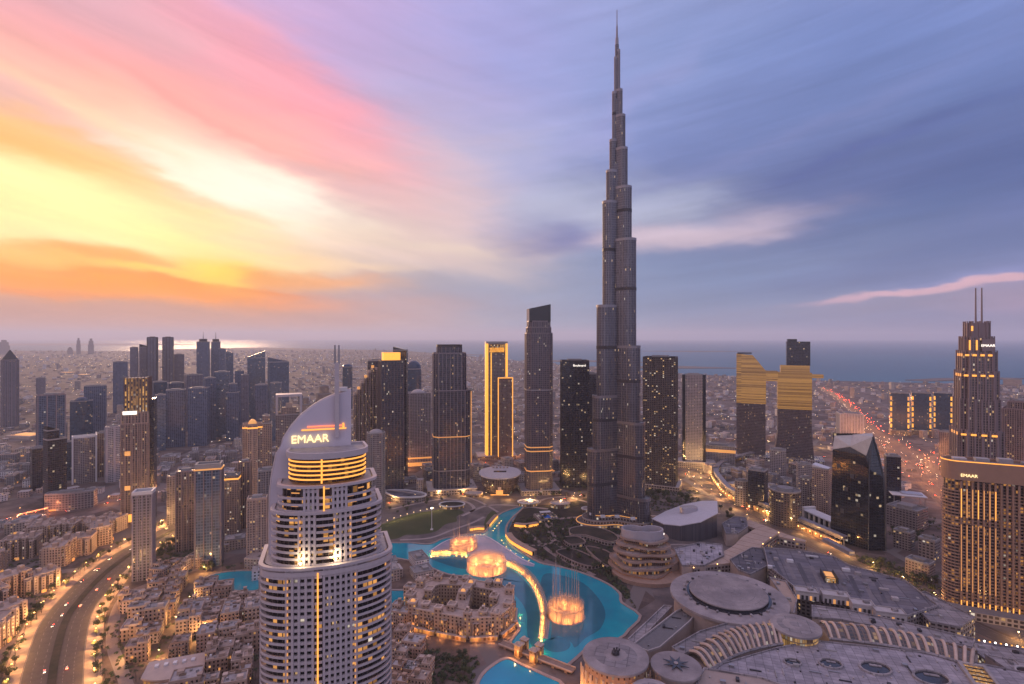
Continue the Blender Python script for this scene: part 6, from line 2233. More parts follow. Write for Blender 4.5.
opera()
for pts, w_ in (([(392, 509), (420, 503), (445, 499), (466, 502), (474, 509), (462, 516)], 3.0), ([(470, 512), (486, 506), (505, 505), (530, 507), (548, 509)], 3.5), ([(440, 494), (462, 496), (480, 502), (498, 512)], 2.5),
                ([(536, 505), (545, 499), (566, 497), (590, 503)], 3.0), ([(400, 540), (430, 538), (452, 530), (472, 523), (484, 517)], 2.6), ([(610, 505), (632, 512), (660, 516), (700, 510), (720, 514)], 3.0), ([(640, 545), (652, 552), (668, 545), (690, 545)], 2.5)):
    mb = MB(); mb.ribbon(smooth([g(*p) for p in pts], 5), -w_, w_, .16)
    struct('esplanade_path', mb, mat('pale plaza path', (.33, .27, .25), .8, var=.3))
for i, (px, py, rx, z, lb) in enumerate(((452, 507, 22, 5, 'low round planted terrace at the right end of the big lawn'), (474, 496, 16, 6, 'small round café pavilion left of the oval opera house'), (528, 505, 18, 6, 'small round pavilion right of the oval opera house'), (560, 507, 17, 7, 'round-roofed pavilion at the top of the tower garden'), (590, 512, 14, 6, 'small round pavilion left of the foot of the tallest tower'))):
    q = g(px, py)
    t_ = thing('plaza_pavilion', lb, 'pavilion', (q.x, q.y, 0))
    mb = MB(); mb.prism(ell(rx, rx * .7, 24), .17, z, 0, 1); mb.build('wall', [MG, PARKG if i == 0 else ROOFL], t_)
    mb = MB(); mb.ring(ell(rx + 1.5, rx * .7 + 1.5, 24), ell(rx - 1, rx * .7 - 1, 24), z + .003, z + 1.0, 0, bottom=True); mb.build('roof_edge', [SAND2 if i % 2 else WHITE], t_)
# low tent-like pavilion left of the opera
q = g(404, 499)
t_ = thing('tent_pavilion', 'low dark pointed pavilion with a pale edge near the lawn', 'pavilion', (q.x, q.y, 0), R(-20))
mb = MB()
lens = smooth([Vector((-44, 6, 0)), Vector((-10, 22, 0)), Vector((36, 14, 0)), Vector((40, -6, 0)), Vector((4, -22, 0)), Vector((-26, -12, 0))], 4, True)
mb.prism(ccw(xy(lens)), .05, 9, 0, 1); mb.build('body', [FM['dim'], SLATE], t_)
mb = MB(); mb.ring(offset(ccw(xy(lens)), 1.4), offset(ccw(xy(lens)), -1.6), 9.01, 11); mb.build('roof_edge', [WHITE], t_)
mb = MB(); mb.tube([(-42, 6, 11), (0, 0, 13.5), (38, 4, 11)], 1.2, 5); mb.build('roof_ridge', [ROOFL], t_)
# amber lit curved arcades on the garden shore
def arcade(label, pts, z, wd, m, zt=None):
    P = smooth([c7(*p) for p in pts], 6)
    c = P[len(P) // 2]
    root = thing('curved_arcade', label, 'arcade', (c.x, c.y, 0))
    L = [Vector((p.x - c.x, p.y - c.y, 0)) for p in P]
    mb = MB(); mb.strip(off_line(L, wd), off_line(L, -wd), .07, z, 0); mb.build('arcade_wall', [m], root)
    mb = MB(); mb.strip(off_line(L, wd + .8), off_line(L, -wd - .8), z + .01, z + .8, 0); mb.build('roof', [SAND3], root)
    mb = MB(); mb.strip(off_line(L, wd + .3), off_line(L, wd + .02), .5, z - .6, 0); mb.build('light_strip', [GOLDL], root)
    for k in range(0, len(L), 3):
        ld = bpy.data.lights.new('arcade_lamp', 'POINT'); ld.energy = 350; ld.color = (1, .5, .1); ld.shadow_soft_size = .5
        q = off_line(L, wd + 6)[k]
        lo = bpy.data.objects.new('arcade_lamp', ld); COL.objects.link(lo); lo.parent = root; lo.location = (q[0], q[1], 5)
arcade('yellow lit curved arcade along the garden shore of the lake', [(430, 190), (445, 210), (475, 230), (518, 252)], 5.5, 4.0, MG)
arcade('short yellow lit arcade in the tower garden', [(452, 155), (490, 158), (528, 152)], 4.5, 3.0, MG)
arcade('amber lit quay arcade beside the small lawn', [(362, 158), (375, 142), (390, 126)], 4.5, 2.5, MG)  # lit promenade path, raised here as a glowing arcade
arcade('low amber lit quay pavilion behind the first fountain ring', [(300, 170), (325, 166), (350, 166)], 4.0, 2.5, MG)
# the garden round the tall tower: curved walls and paths
PATHM = mat('pale garden path', (.27, .20, .175), .8)
for pts, w_ in (([(430, 130), (500, 180), (570, 240), (640, 280), (720, 320)], 2.0), ([(540, 130), (580, 180), (600, 220), (660, 240), (720, 250)], 1.6), ([(455, 205), (520, 220), (600, 205), (680, 190)], 1.5),
                ([(600, 130), (680, 125), (760, 140), (830, 175)], 2.4), ([(610, 165), (700, 160), (780, 180), (830, 200)], 2.2), ([(560, 110), (575, 150), (565, 185), (590, 215)], 1.6)):
    mb = MB(); mb.ribbon(smooth([c7(*p) for p in pts], 5), -w_ * 1.6, w_ * 1.6, .12)
    struct('garden_path', mb, PATHM)
for i, (pts, z) in enumerate((([(640, 175), (700, 168), (770, 185), (800, 210), (770, 222), (690, 200), (640, 196)], 6), ([(590, 250), (640, 240), (700, 262), (740, 290), (700, 300), (640, 280)], 4), ([(690, 235), (760, 250), (800, 290), (780, 310), (730, 280)], 5), ([(612, 205), (660, 200), (690, 220), (640, 228)], 4.5))):
    P = [c7(*p) for p in pts]
    c = sum(P, Vector()) / len(P)
    t_ = thing('garden_terrace', ['widest curved garden terrace below the tallest tower', 'long dark planted terrace by the lakeside path', 'sloping planted terrace nearest the wavy pavilion', 'small planted terrace in the middle of the tower garden'][i], 'terrace', (c.x, c.y, 0))
    po = ccw(local(xy(smooth(P, 4, True)), c))
    mb = MB(); mb.prism(po, .07, z, 0, 1); mb.build('terrace_wall', [FM['podium'], PARKG], t_)
    mb = MB(); mb.ring(offset(po, .2), offset(po, -1.0), z + .003, z + 1.1, 0); mb.build('terrace_rim', [PATHM], t_)
q = c7(556, 132)
t_ = thing('pool_house', 'pale stone pool house holding a small bright blue pool in the tower garden', 'pool house', (q.x, q.y, 0), R(15))
part_box(t_, 'plinth', [FM['podium'], ROOFL], 0, 0, .07, 34, 30, 6)
mb = MB(); mb.flat(rect(11, 15, 0, 0, -4), 6.1); mb.build('pool_surface', [water_material('blue pool water', (0.01, 0.16, 0.62), .1, .4, .2)], t_)
part_box(t_, 'shade_roof', WHITE, 2, 10, 9, 18, 7, .6)
for sx in (-1, 1):
    part_box(t_, 'post', STEEL, 2 + sx * 8, 10, 6.02, .6, .6, 2.96)

# ---- palace hotel on its island
def palace():
    c = g(461, 618); c.y += 4
    rz = R(-14)
    root = thing('palace_hotel', 'arabesque sand-coloured palace hotel round two dark courtyards on the lake island', 'hotel', (c.x, c.y, 0), rz)
    FOOT.append((c.x, c.y, 72))
    PF = facade('palace wall', (.42, .295, .215), (.07, .04, .028), 4.4, 3.7, .40, .52, .14, (1, .5, .15), 1.1, warm=.1)
    HH = 21
    out = [(-54, -20), (-44, -36), (-12, -40), (22, -42), (50, -32), (58, -8), (52, 22), (34, 36), (-8, 40), (-42, 34), (-56, 12)]
    out = ccw(out)
    inn = offset(out, -15)
    mb = MB(); mb.ring(out, inn, .06, HH, 0, 0, 1); mb.build('wing', [PF, ROOFS], root)
    mb = MB(); mb.prism(rect(15, 50, R(12), 2, -1), .06, HH - 1.5, 0, 1); mb.build('cross_wing', [PF, ROOFS], root)
    mb = MB(); mb.ring(offset(out, .35), offset(out, -.6), HH + .003, HH + 1.4, 0); mb.build('parapet', [SAND2], root)
    mb = MB(); mb.ring(offset(inn, .35), offset(inn, -.35), HH + .003, HH + 1.2, 0); mb.build('parapet', [SAND2], root)
    # corner pavilions and wind towers
    rr = random.Random(11)
    spots = [(x * .93, y * .93) for x, y in out] + [(-36, -2), (36, 2), (2, 26), (0, -28), (-20, 30), (22, 30), (-28, -30), (34, -30), (2, 0), (2, 12)]
    for i, (x, y) in enumerate(spots):
        h = HH + rr.choice((4, 5.5, 8, 6))
        w_ = rr.uniform(6.5, 10)
        mb = MB(); mb.prism(rect(w_, w_, rr.uniform(-.2, .2), x, y), HH * .2, h, 0, 1)
        mb.ring(ccw(rect(w_ + .8, w_ + .8, 0, x, y)), ccw(rect(w_ - 1.4, w_ - 1.4, 0, x, y)), h - .7, h + 1.1, 2)
        o = mb.build('corner_pavilion', [PF, ROOFS, SAND2], root)
        if i % 3 == 0:
            mb = MB(); mb.prism(rect(2.8, 2.8, 0, x, y), h + .01, h + 5, 0, 0); mb.build('wind_tower', [SAND2], o)
            for q in range(2):
                part_box(o, 'tower_slot', WOODD, x + (q - .5) * 1.2, y - 1.5, h + 2, .6, .3, 2.4)
        elif i % 3 == 1:
            mb = MB(); mb.lathe([(2.6 * math.cos(R(a)), h + .02 + 2.6 * math.sin(R(a))) for a in (0, 25, 50, 70, 87)], 12, 0, x, y); mb.build('dome', [GOLDD if i % 2 else SAND2], o)
    # bays standing forward of the outer wall, arched windows, lit arcade at the water's edge
    n = len(out)
    win = MB(); win.box(0, 0, 0, 1.5, .35, 2.5); wmesh = win.build('window', [WOODD], root)
    wl = MB(); wl.box(0, 0, 0, 1.5, .35, 2.5); lit = wl.build('window', [GOLDD], root)
    first = [True, True]
    cnt = 0
    for i in range(n):
        a, b = Vector(out[i]), Vector(out[(i + 1) % n])
        L = (b - a).length
        t = (b - a) / L
        nn = Vector((t.y, -t.x))
        ang = math.atan2(t.y, t.x)
        mid = (a + b) / 2
        if nn.y > .6:
            continue
        k = max(1, int(L / 14))
        for j in range(k):
            p = a + t * (L * (j + .5) / k) + nn * 1.4
            mb = MB(); hb = HH - 4 - 2.5 * (j % 2)
            mb.box(p.x, p.y, .06, 6.5, 3.0, hb, ang, 0, 1); mb.build('projecting_bay', [PF, ROOFS], root)
            for fl in range(4):
                for q in (-1, 1):
                    if cnt >= 98:
                        break
                    pos = p + nn * 1.62 + t * (q * 1.6)
                    src = lit if (cnt * 7) % 5 == 0 else wmesh
                    ix = 0 if src is wmesh else 1
                    o = src if first[ix] else src.copy()
                    if not first[ix]:
                        COL.objects.link(o); o.parent = root
                    first[ix] = False
                    o.location = (pos.x, pos.y, 2.0 + fl * 4.0); o.rotation_euler = (0, 0, ang)
                    cnt += 1
        # the arcade at the foot
        p = mid + nn * 3.4
        part_box(root, 'arcade', MATS['amber arcade'], p.x, p.y, .07, L * .92, 2.4, 4.2, ang)
        part_box(root, 'arcade_roof', SAND2, p.x, p.y, 4.28, L * .94, 3.2, .6, ang)
        if nn.y < .2:
            for f in (.25, .75):
                ld = bpy.data.lights.new('palace_lamp', 'POINT'); ld.energy = 1500; ld.color = (1, .42, .12); ld.shadow_soft_size = .4
                q = a + t * (L * f) + nn * 8
                lo = bpy.data.objects.new('palace_lamp', ld); COL.objects.link(lo); lo.parent = root; lo.location = (q.x, q.y, 3)
    for (x, y) in ((-24, 4), (26, 2)):
        mb = MB(); mb.flat(ell(17, 15, 24, x, y), .1); mb.build('courtyard_floor', [PARKG], root)
    q = MB(); q.flat(offset(out, 8), .045)
    struct('palace_island_ground', q, PAVE).location = c
    bpy.data.objects[[o.name for o in bpy.data.objects if o.name.startswith('palace_island_ground')][-1]].rotation_euler = (0, 0, rz)


palace()
# bridge with two lit gate pavilions
A, B = c7(405, 556), c7(650, 650)
u = B - A; L_ = u.length
t_ = thing('lake_bridge', 'brown footbridge with two amber lit gate pavilions between the lake and the lagoon', 'bridge', (A + B) / 2, math.atan2(u.y, u.x))
part_box(t_, 'deck', SAND3, 0, 0, 2.2, L_, 8, 1.0)
for sy in (-1, 1):
    part_box(t_, 'balustrade', SAND2, 0, sy * 3.8, 3.21, L_, .5, 1.1)
for k in range(6):
    part_box(t_, 'pier', SAND3, -L_ / 2 + (k + .5) * L_ / 6, 0, .1, 2.4, 7, 2.08)
for x in (-L_ * .20, L_ * .01):
    for sy in (-1, 1):
        o = part_box(t_, 'gate_pavilion', MATS['amber arcade'], x, sy * 5.4, .12, 6.5, 5.0, 11)
        part_box(o, 'pavilion_roof', SAND2, x, sy * 5.4, 11.13, 7.4, 5.9, .8)
        mb = MB(); mb.lathe([(2.2 * math.cos(R(a)), 11.95 + 2.4 * math.sin(R(a))) for a in (0, 25, 50, 70, 87)], 10, 0, x, sy * 5.4); mb.build('dome', [SAND2], o)
    part_box(t_, 'gate_arch', SAND2, x, 0, 8.5, 5, 5.7, 1.6)
    ld = bpy.data.lights.new('gate_lamp', 'POINT'); ld.energy = 2500; ld.color = (1, .45, .12); ld.shadow_soft_size = .4
    for sy in (-1, 1):
        lo = bpy.data.objects.new('gate_lamp', ld); COL.objects.link(lo); lo.parent = t_; lo.location = (x, sy * 11, 5)
# ================================================================== old town, apartment quarters, low city
ORD = ['first', 'second', 'third', 'fourth', 'fifth', 'sixth', 'seventh', 'eighth', 'ninth', 'tenth', 'eleventh', 'twelfth']
SHARE = {}
FHOUSE = [facade('old town wall ' + n, c, (.030, .018, .014), 3.2, 3.4, .44, .52, .07, (1, .5, .16), 1.6, glvar=.3, warm=.1) for n, c in
          (('sand', (.43, .30, .225)), ('pale', (.50, .37, .295)), ('rose', (.40, .26, .20)), ('brown', (.33, .22, .165)))]


def house_proto(seed):
    """a flat-roofed old-town house: two or three joined blocks with parapets, a wind tower, windows and a door"""
    r = random.Random(seed)
    root = thing('town_house', '', 'house')
    FMt = FHOUSE[seed % 4]
    trim = [SAND, SAND2, SAND3][seed % 3]
    w_, d_ = r.uniform(15, 21), r.uniform(12, 16)
    h = r.choice((10.4, 13.8, 13.8, 17.2))
    boxes = [(0, 0, w_, d_, h)]
    boxes.append((r.choice((-1, 1)) * w_ * .36, r.choice((-1, 1)) * d_ * .34, w_ * .5, d_ * .62, h + r.choice((-3.4, 3.4, 3.4))))
    if r.random() < .6:
        boxes.append((r.uniform(-.2, .2) * w_, -d_ * .5, w_ * .38, d_ * .4, h - 3.4))
    for i, (x, y, a, b, z) in enumerate(boxes):
        mb = MB(); po = ccw(rect(a, b, 0, x, y))
        mb.prism(po, 0.02 + i * .003, z, 0, 1, top=True)
        wall = mb.build('wall' if i == 0 else 'side_wing', [FMt, ROOFS if r.random() < .6 else ROOFL], root)
        mb = MB(); mb.ring(offset(po, .14), offset(po, -.45), z - .5, z + 1.2, 0, bottom=True); mb.build('parapet', [trim], wall)
    x, y, a, b, z = boxes[1]
    mb = MB(); mb.prism(rect(3.0, 3.0, 0, x + a * .2, y), z + .01, z + 5.2, 0, 0); wt = mb.build('wind_tower', [trim], root)
    part_box(wt, 'tower_cap', trim, x + a * .2, y, z + 5.21, 3.6, 3.6, .5)
    for s in (-1, 1):
        part_box(wt, 'tower_slot', WOODD, x + a * .2 + s * .75, y - 1.52, z + 2.0, .6, .2, 2.4)
        part_box(wt, 'tower_slot', WOODD, x + a * .2 + 1.52 * s, y, z + 2.0, .2, 1.4, 2.4)
    part_box(root, 'roof_room', trim, -w_ * .22, d_ * .18, h + .01, 4.6, 3.6, 2.6)
    part_box(root, 'cooling_unit', CONC, w_ * .1, d_ * .25, h + .01, 1.8, 1.4, 1.3)
    mb = MB(); mb.lathe([(1.0, h + .02), (1.0, h + 1.7), (.3, h + 2.0)], 10, 0, w_ * .33, d_ * .05); mb.build('water_tank', [WHITE if seed % 2 else STEEL], root)
    part_box(root, 'roof_pergola', WOODD, -w_ * .1, -d_ * .22, h + 2.2, 4.5, 3.2, .25)
    part_box(root, 'door', WOODD, w_ * .12, -d_ / 2 - .12, .03, 1.8, .3, 2.8)
    part_box(root, 'balcony', trim, -w_ * .25, -d_ / 2 - .8, 6.6, 4.2, 1.5, 1.2)
    for k in range(4):
        for s in (-1, 1):
            part_box(root, 'window', WOODD if (k + seed) % 4 else GOLDD, -w_ * .38 + k * w_ * .25, s * (d_ / 2 + .06), 4.0 + 3.4 * ((k + seed) % 2), 1.5, .3, 2.2)
    return root


def block_proto(seed):
    """apartment block with recessed bays, roof terraces and stair towers"""
    r = random.Random(seed + 90)
    root = thing('apartment_block', '', 'apartment block')
    h = (26, 22, 29, 24)[seed % 4]
    FMt = FM['sand'] if seed % 2 else FHOUSE[seed % 3]
    W, D = 38, 22
    n = 5
    mb = MB(); mb.prism(rect(W, D), .02, h, 0, 1); mb.build('wall', [FMt, ROOFS], root)
    for i in range(n):
        x = -W / 2 + (i + .5) * W / n
        for s in (-1, 1):
            hh = h + r.choice((-3, 0.6, 2.4, -3))
            mb = MB(); mb.prism(rect(W / n * .62, 4, 0, x, s * (D / 2 + 1.6)), .025, hh, 0, 1)
            mb.ring(ccw(rect(W / n * .62 + .3, 4.3, 0, x, s * (D / 2 + 1.6))), ccw(rect(W / n * .62 - 1, 3, 0, x, s * (D / 2 + 1.6))), hh - .4, hh + 1.0, 2)
            mb.build('projecting_bay', [FMt, ROOFS, SAND2], root)
            part_box(root, 'window_recess', WOODD, x + W / n * .5, s * (D / 2 + .1), 3, 1.6, .3, h - 6)
    mb = MB(); mb.ring(ccw(rect(W + .3, D + .3)), ccw(rect(W - 1, D - 1)), h - .5, h + 1.2, 0, bottom=True); mb.build('parapet', [SAND2], root)
    for i in range(3):
        part_box(root, 'stair_tower', SAND2 if i % 2 else SAND, -W * .32 + i * W * .32, r.uniform(-3, 3), h + .01, 5, 5.5, 4.2 + i)
    for i in range(4):
        part_box(root, 'cooling_unit', CONC, -W * .4 + i * W * .25, D * .28, h + .01, 2, 1.6, 1.4)
    part_box(root, 'lit_porch', GOLDD, 0, -D / 2 - 4.2, .05, 5, 1.0, 3.2)
    return root


HP = [house_proto(i) for i in range(10)]
BP = [block_proto(i) for i in range(4)]
PARK_POOL = []


def place(proto_list, used, i, x, y, rz, sc=1.0):
    p = proto_list[i % len(proto_list)]
    if i % len(proto_list) not in used:
        used[i % len(proto_list)] = 1
        o = p
    else:
        o = dup(p)
    o.location = (x, y, .0)
    o.rotation_euler = (0, 0, rz)
    o.scale = (sc, sc, sc)
    return o


OT = ccw(xy([g(*q) for q in [(102, 652), (112, 622), (132, 603), (158, 589), (196, 583), (206, 592), (262, 596), (300, 600), (300, 760), (96, 760), (86, 700)]]))
POOLO = offset(POOL_P, 12)
MARKET = g(176, 676)
used = {}
cells = []
rr = random.Random(21)
th = R(20)
for iy in range(-40, 60):
    for ix in range(-40, 60):
        gx, gy = ix * 18.5, iy * 15.5
        if ix % 5 == 4 or iy % 5 == 3:         # lanes and courts of the quarter
            continue
        if ix % 5 in (1, 2) and iy % 5 in (1,) and rr.random() < .8:
            continue
        x = -330 + gx * math.cos(th) - gy * math.sin(th) + rr.uniform(-2, 2)
        y = 560 + gx * math.sin(th) + gy * math.cos(th) + rr.uniform(-2, 2)
        if y < 395 or not inside(OT, x, y) or inside(POOLO, x, y) or seg_dist(BOUL, x, y) < 44 or math.hypot(x - MARKET.x, y - MARKET.y) < 26:
            continue
        if seg_dist(SERV, x, y) < 9:
            continue
        cells.append((x, y, ix, iy))
HOUSES = []
for i, (x, y, ix, iy) in enumerate(cells):
    j = (ix * 7 + iy * 3 + i) % 10
    o = place(HP, used, j, x, y, th + (PI if rr.random() < .3 else 0) + (PI / 2 if rr.random() < .2 else 0), rr.uniform(.82, 1.2))
    HOUSES.append((o, x, y, j))
# houses west of the palace and on its shore
for i, (px, py) in enumerate([(398, 604), (412, 600), (432, 589), (402, 625), (404, 642), (414, 656), (400, 662), (408, 676), (398, 690), (420, 690), (424, 672)]):
    q = g(px, py)
    if inside(CANAL_P, q.x, q.y):
        continue
    j = (i * 3 + 1) % 10
    o = place(HP, used, j, q.x, q.y, R(-14), .95)
    HOUSES.append((o, q.x, q.y, j + 100))
# white houses beside the pool and under the slim apartment tower
for i, (px, py) in enumerate([(152, 575), (163, 572), (174, 570), (185, 568), (196, 566), (206, 566), (160, 580), (178, 578)]):
    q = g(px, py)
    j = (i * 3 + 2) % 10
    o = place(HP, used, j, q.x, q.y, R(-8), .9)
    HOUSES.append((o, q.x, q.y, j + 200))
TINT = ['sand', 'pale', 'rose', 'brown']
PLACES = {0: 'in the old-town quarter', 1: 'just left of the palace hotel', 2: 'in the row beside the pool'}
groups = {}
for (o, x, y, j) in HOUSES:
    groups.setdefault((j % 4, j // 100), []).append((o, x, y, j))
for (t_, pl), lst in groups.items():
    for (o, x, y, j) in lst:
        sz = 'tall' if j % 10 in (1, 4, 7) else ('low' if j % 10 in (2, 5, 8) else 'middling')
        key = f'{sz} {TINT[t_]} flat-roofed house {PLACES[pl]}'
        tag(o, key, 'house', 'flat-roofed houses ' + PLACES[pl])
# houses that share a description are told apart by how far they stand from the pool or the road
byl = {}
for (o, x, y, j) in HOUSES:
    byl.setdefault(o['label'], []).append((o, x, y))
for lb, lst in byl.items():
    if len(lst) > 1 and len(lst) <= 12:
        ref = g(232, 581)
        lst.sort(key=lambda q: math.hypot(q[1] - ref.x, q[2] - ref.y))
        core = lb
        for k, (o, x, y) in enumerate(lst):
            o['label'] = f'{core}, {ORD[k]} nearest the blue pool'
# round market roofs at the bottom
t_ = thing('market_hall', 'broad low sand-coloured market roof with a curved edge in the old-town quarter', 'market hall', (MARKET.x, MARKET.y, 0), R(20))
mb = MB(); mb.prism(bow(44, 22, 9, 14), .05, 9, 0, 1); mb.build('hall_wall', [MATS['amber arcade'], ROOFL], t_)
mb = MB(); mb.prism(bow(47, 25, 9, 14), 9.01, 10.2, 0, 1, bottom=True); mb.build('hall_roof', [BEIGE, mat('market roof sheet', (.46, .35, .29), .7, var=.2)], t_)
for i in range(5):
    part_box(t_, 'roof_unit', WHITE, -15 + i * 7, 2, 10.21, 3, 4, 1.6)
q = g(262, 572)
t_ = thing('courtyard_block', 'sand courtyard building behind the blue pool', 'low building', (q.x, q.y + 18, 0), R(-6))
mb = MB(); mb.ring(ccw(rect(52, 24)), ccw(rect(28, 8)), .05, 13, 0, 0, 1); mb.build('wing', [FM['sand'], ROOFS], t_)
mb = MB(); mb.ring(ccw(rect(52.4, 24.4)), ccw(rect(50.8, 22.8)), 12.5, 14.1, 0, bottom=True); mb.build('parapet', [SAND2], t_)
# apartment blocks west of the boulevard
used = {}
rr = random.Random(4)
AB = [(22, 556), (54, 588), (8, 598), (78, 553), (100, 542), (6, 640), (24, 672), (-14, 575), (60, 562), (30, 622), (-20, 620), (112, 530), (40, 541), (88, 534), (4, 700), (-26, 545), (64, 540)]
DESC = ['with lit parapets nearest the red-lit interchange', 'standing beside the boulevard bend', 'at the left edge above the boulevard', 'with pale low wings beside the boulevard trees', 'between the boulevard and the gilded striped tower', 'at the left edge by the amber lit trees', 'in the lower left corner beside the boulevard',
        'cut by the left edge, behind the lit-parapet block', 'in the middle of the apartment quarter', 'facing the boulevard under the amber lamps', 'cut by the left edge, in the middle', 'at the far end of the boulevard near the slim tower', 'directly behind the boulevard bend block', 'beside the left highway junction', 'at the very bottom left corner', 'cut by the left edge near the highway', 'at the back of the apartment quarter']
for i, (px, py) in enumerate(AB):
    q = g(px, py)
    if seg_dist(BOUL, q.x, q.y) < 52 or seg_dist(LEFTHWY, q.x, q.y) < 40:
        qq = min(BOUL, key=lambda p: (Vector((p.x, p.y)) - Vector((q.x, q.y))).length)
        v = Vector((q.x - qq.x, q.y - qq.y, 0))
        if v.length < 54 and v.length > .1:
            v.normalize()
            q = Vector((qq.x + v.x * 56, qq.y + v.y * 56, 0))
    o = place(BP, used, i, q.x, q.y, R(rr.choice((28, 28, 118, 70, -20)) + rr.uniform(-16, 16)), rr.uniform(.9, 1.05))
    tag(o, 'ribbed sand apartment block ' + DESC[i], 'apartment block', 'sand apartment blocks west of the boulevard')
    FOOT.append((q.x, q.y, 30))

# ---- low city: single blocks in the middle distance, then one mass of far houses
LOWM = [facade('low city wall ' + n, c, (.06, .052, .05), 4.0, 3.6, .5, .5, .07, (1, .6, .26), 1.0) for n, c in
        (('cream', (.52, .44, .39)), ('white', (.66, .62, .62)), ('sand', (.44, .34, .28)), ('grey', (.22, .205, .215)), ('rose', (.36, .27, .245)))]
LOWN = ['cream', 'white', 'sand', 'grey', 'rose-brown']


def low_proto(k):
    r = random.Random(k + 40)
    root = thing('city_block', '', 'low building')
    w_, d_, h = r.uniform(24, 36), r.uniform(18, 26), (9, 14, 18, 24, 11, 30, 12, 16, 21, 8)[k]
    m = LOWM[k % 5]
    mb = MB(); mb.prism(rect(w_, d_), .02, h, 0, 1); mb.build('wall', [m, (ROOFG, ROOFL, ROOFS)[k % 3]], root)
    mb = MB(); mb.ring(ccw(rect(w_ + .3, d_ + .3)), ccw(rect(w_ - 1.2, d_ - 1.2)), h - .5, h + 1.3, 0, bottom=True); mb.build('parapet', [(CONC, ROOFL, SAND2)[k % 3]], root)
    if k % 2:
        mb = MB(); mb.prism(rect(w_ * .45, d_ * .9, 0, w_ * .5, d_ * .3), .024, h * .7, 0, 1); mb.build('side_wing', [m, ROOFL], root)
    part_box(root, 'plant_room', CONC, -w_ * .15, d_ * .1, h + .01, w_ * .3, d_ * .34, 3.4)
    for i in range(3):
        part_box(root, 'cooling_unit', STEEL if i % 2 else ROOFL, w_ * (-.3 + .3 * i), -d_ * .28, h + .01, 3, 2.2, 1.8)
    part_box(root, 'lit_entrance', GOLDD, 0, -d_ / 2 - .3, .04, 6, .6, 3.4)
    return root


LP = [low_proto(k) for k in range(10)]
BLOCKED = [LAKE_P, LAGOON_P, POOL_P, OT, ccw(xy(lawn)),
           ccw(xy([g(*q) for q in [(500, 800), (540, 690), (600, 600), (500, 556), (380, 560), (330, 540), (350, 500), (480, 495), (600, 480), (700, 478), (760, 500), (860, 540), (1000, 600), (1100, 700), (1100, 800)]])),
           ccw(xy([g(*q) for q in [(-60, 560), (110, 512), (150, 540), (90, 600), (60, 700), (40, 800), (-200, 800)]]))]


def free(x, y, r):
    for (fx, fy, fr) in FOOT:
        if (x - fx) ** 2 + (y - fy) ** 2 < (r + fr) ** 2:
            return False
    for b in BLOCKED:
        if inside(b, x, y):
            return False
    return not on_road(x, y, r)


rr = random.Random(77)
used = {}
LOWS = []
th2 = R(24)
cand = []
for iy in range(-60, 110):
    for ix in range(-80, 80):
        x = ix * 44 * math.cos(th2) - iy * 40 * math.sin(th2) + rr.uniform(-5, 5)
        y = 1300 + ix * 44 * math.sin(th2) + iy * 40 * math.cos(th2) + rr.uniform(-5, 5)
        if y < 560 or y > 2300 or abs(x) > y * 1.0 + 40:
            continue
        if rr.random() < .22:
            continue
        cand.append((y, x))
cand.sort()
SPENT = []
for y, x in cand:
    if len(LOWS) >= 285:
        break
    if free(x, y, 19) and not (x < -450 and 900 < y < 1060 and rr.random() < .8):
        k = rr.randrange(10)
        o = place(LP, used, k, x, y, th2 + rr.choice((0, PI / 2, PI)) + rr.uniform(-.06, .06), rr.uniform(.75, 1.1))
        LOWS.append((o, x, y, k))
        SPENT.append((x, y))
YFAR = max(q[2] for q in LOWS)
print('low blocks', len(LOWS), 'out to', YFAR)
for (o, x, y, k) in LOWS:
    side = 'west of the white hotel' if x / y < -.33 else ('among the dark towers' if x / y < .12 else ('before the gilded pair' if x / y < .45 else 'by the highway'))
    size = ('low', 'three-storey', 'five-storey', 'six-storey', 'squat', 'tall', 'wide low', 'four-storey', 'six-storey', 'single-storey')[k]
    tag(o, f'{size} {LOWN[k % 5]} city block, {side}', 'low building', f'city blocks {side}')
byl = {}
for (o, x, y, k) in LOWS:
    byl.setdefault(o['label'], []).append((o, x, y))
for lb, lst in byl.items():
    if 1 < len(lst) <= 12:
        lst.sort(key=lambda q: math.hypot(q[1] - 170, q[2] - 885))
        core, side = lb.split(', ')
        for k, (o, x, y) in enumerate(lst):
            o['label'] = f'{core} {side}, {ORD[k]} nearest the tallest tower'

# the mass of houses out to the coast: one object
mb = MB()
rr = random.Random(5)
landp = ccw(land)
cnt = 0


def far_house(mb, x, y, w_, d_, h, rz, m):
    mb.prism(rect(w_, d_, rz, x, y), 0.0, h, m, 5 if rr.random() < .5 else 6)
    if rr.random() < .35:
        mb.prism(rect(w_ * .4, d_ * .4, rz, x + rr.uniform(-3, 3), y + rr.uniform(-2, 2)), h + .01, h + rr.uniform(2, 4), m, 6)


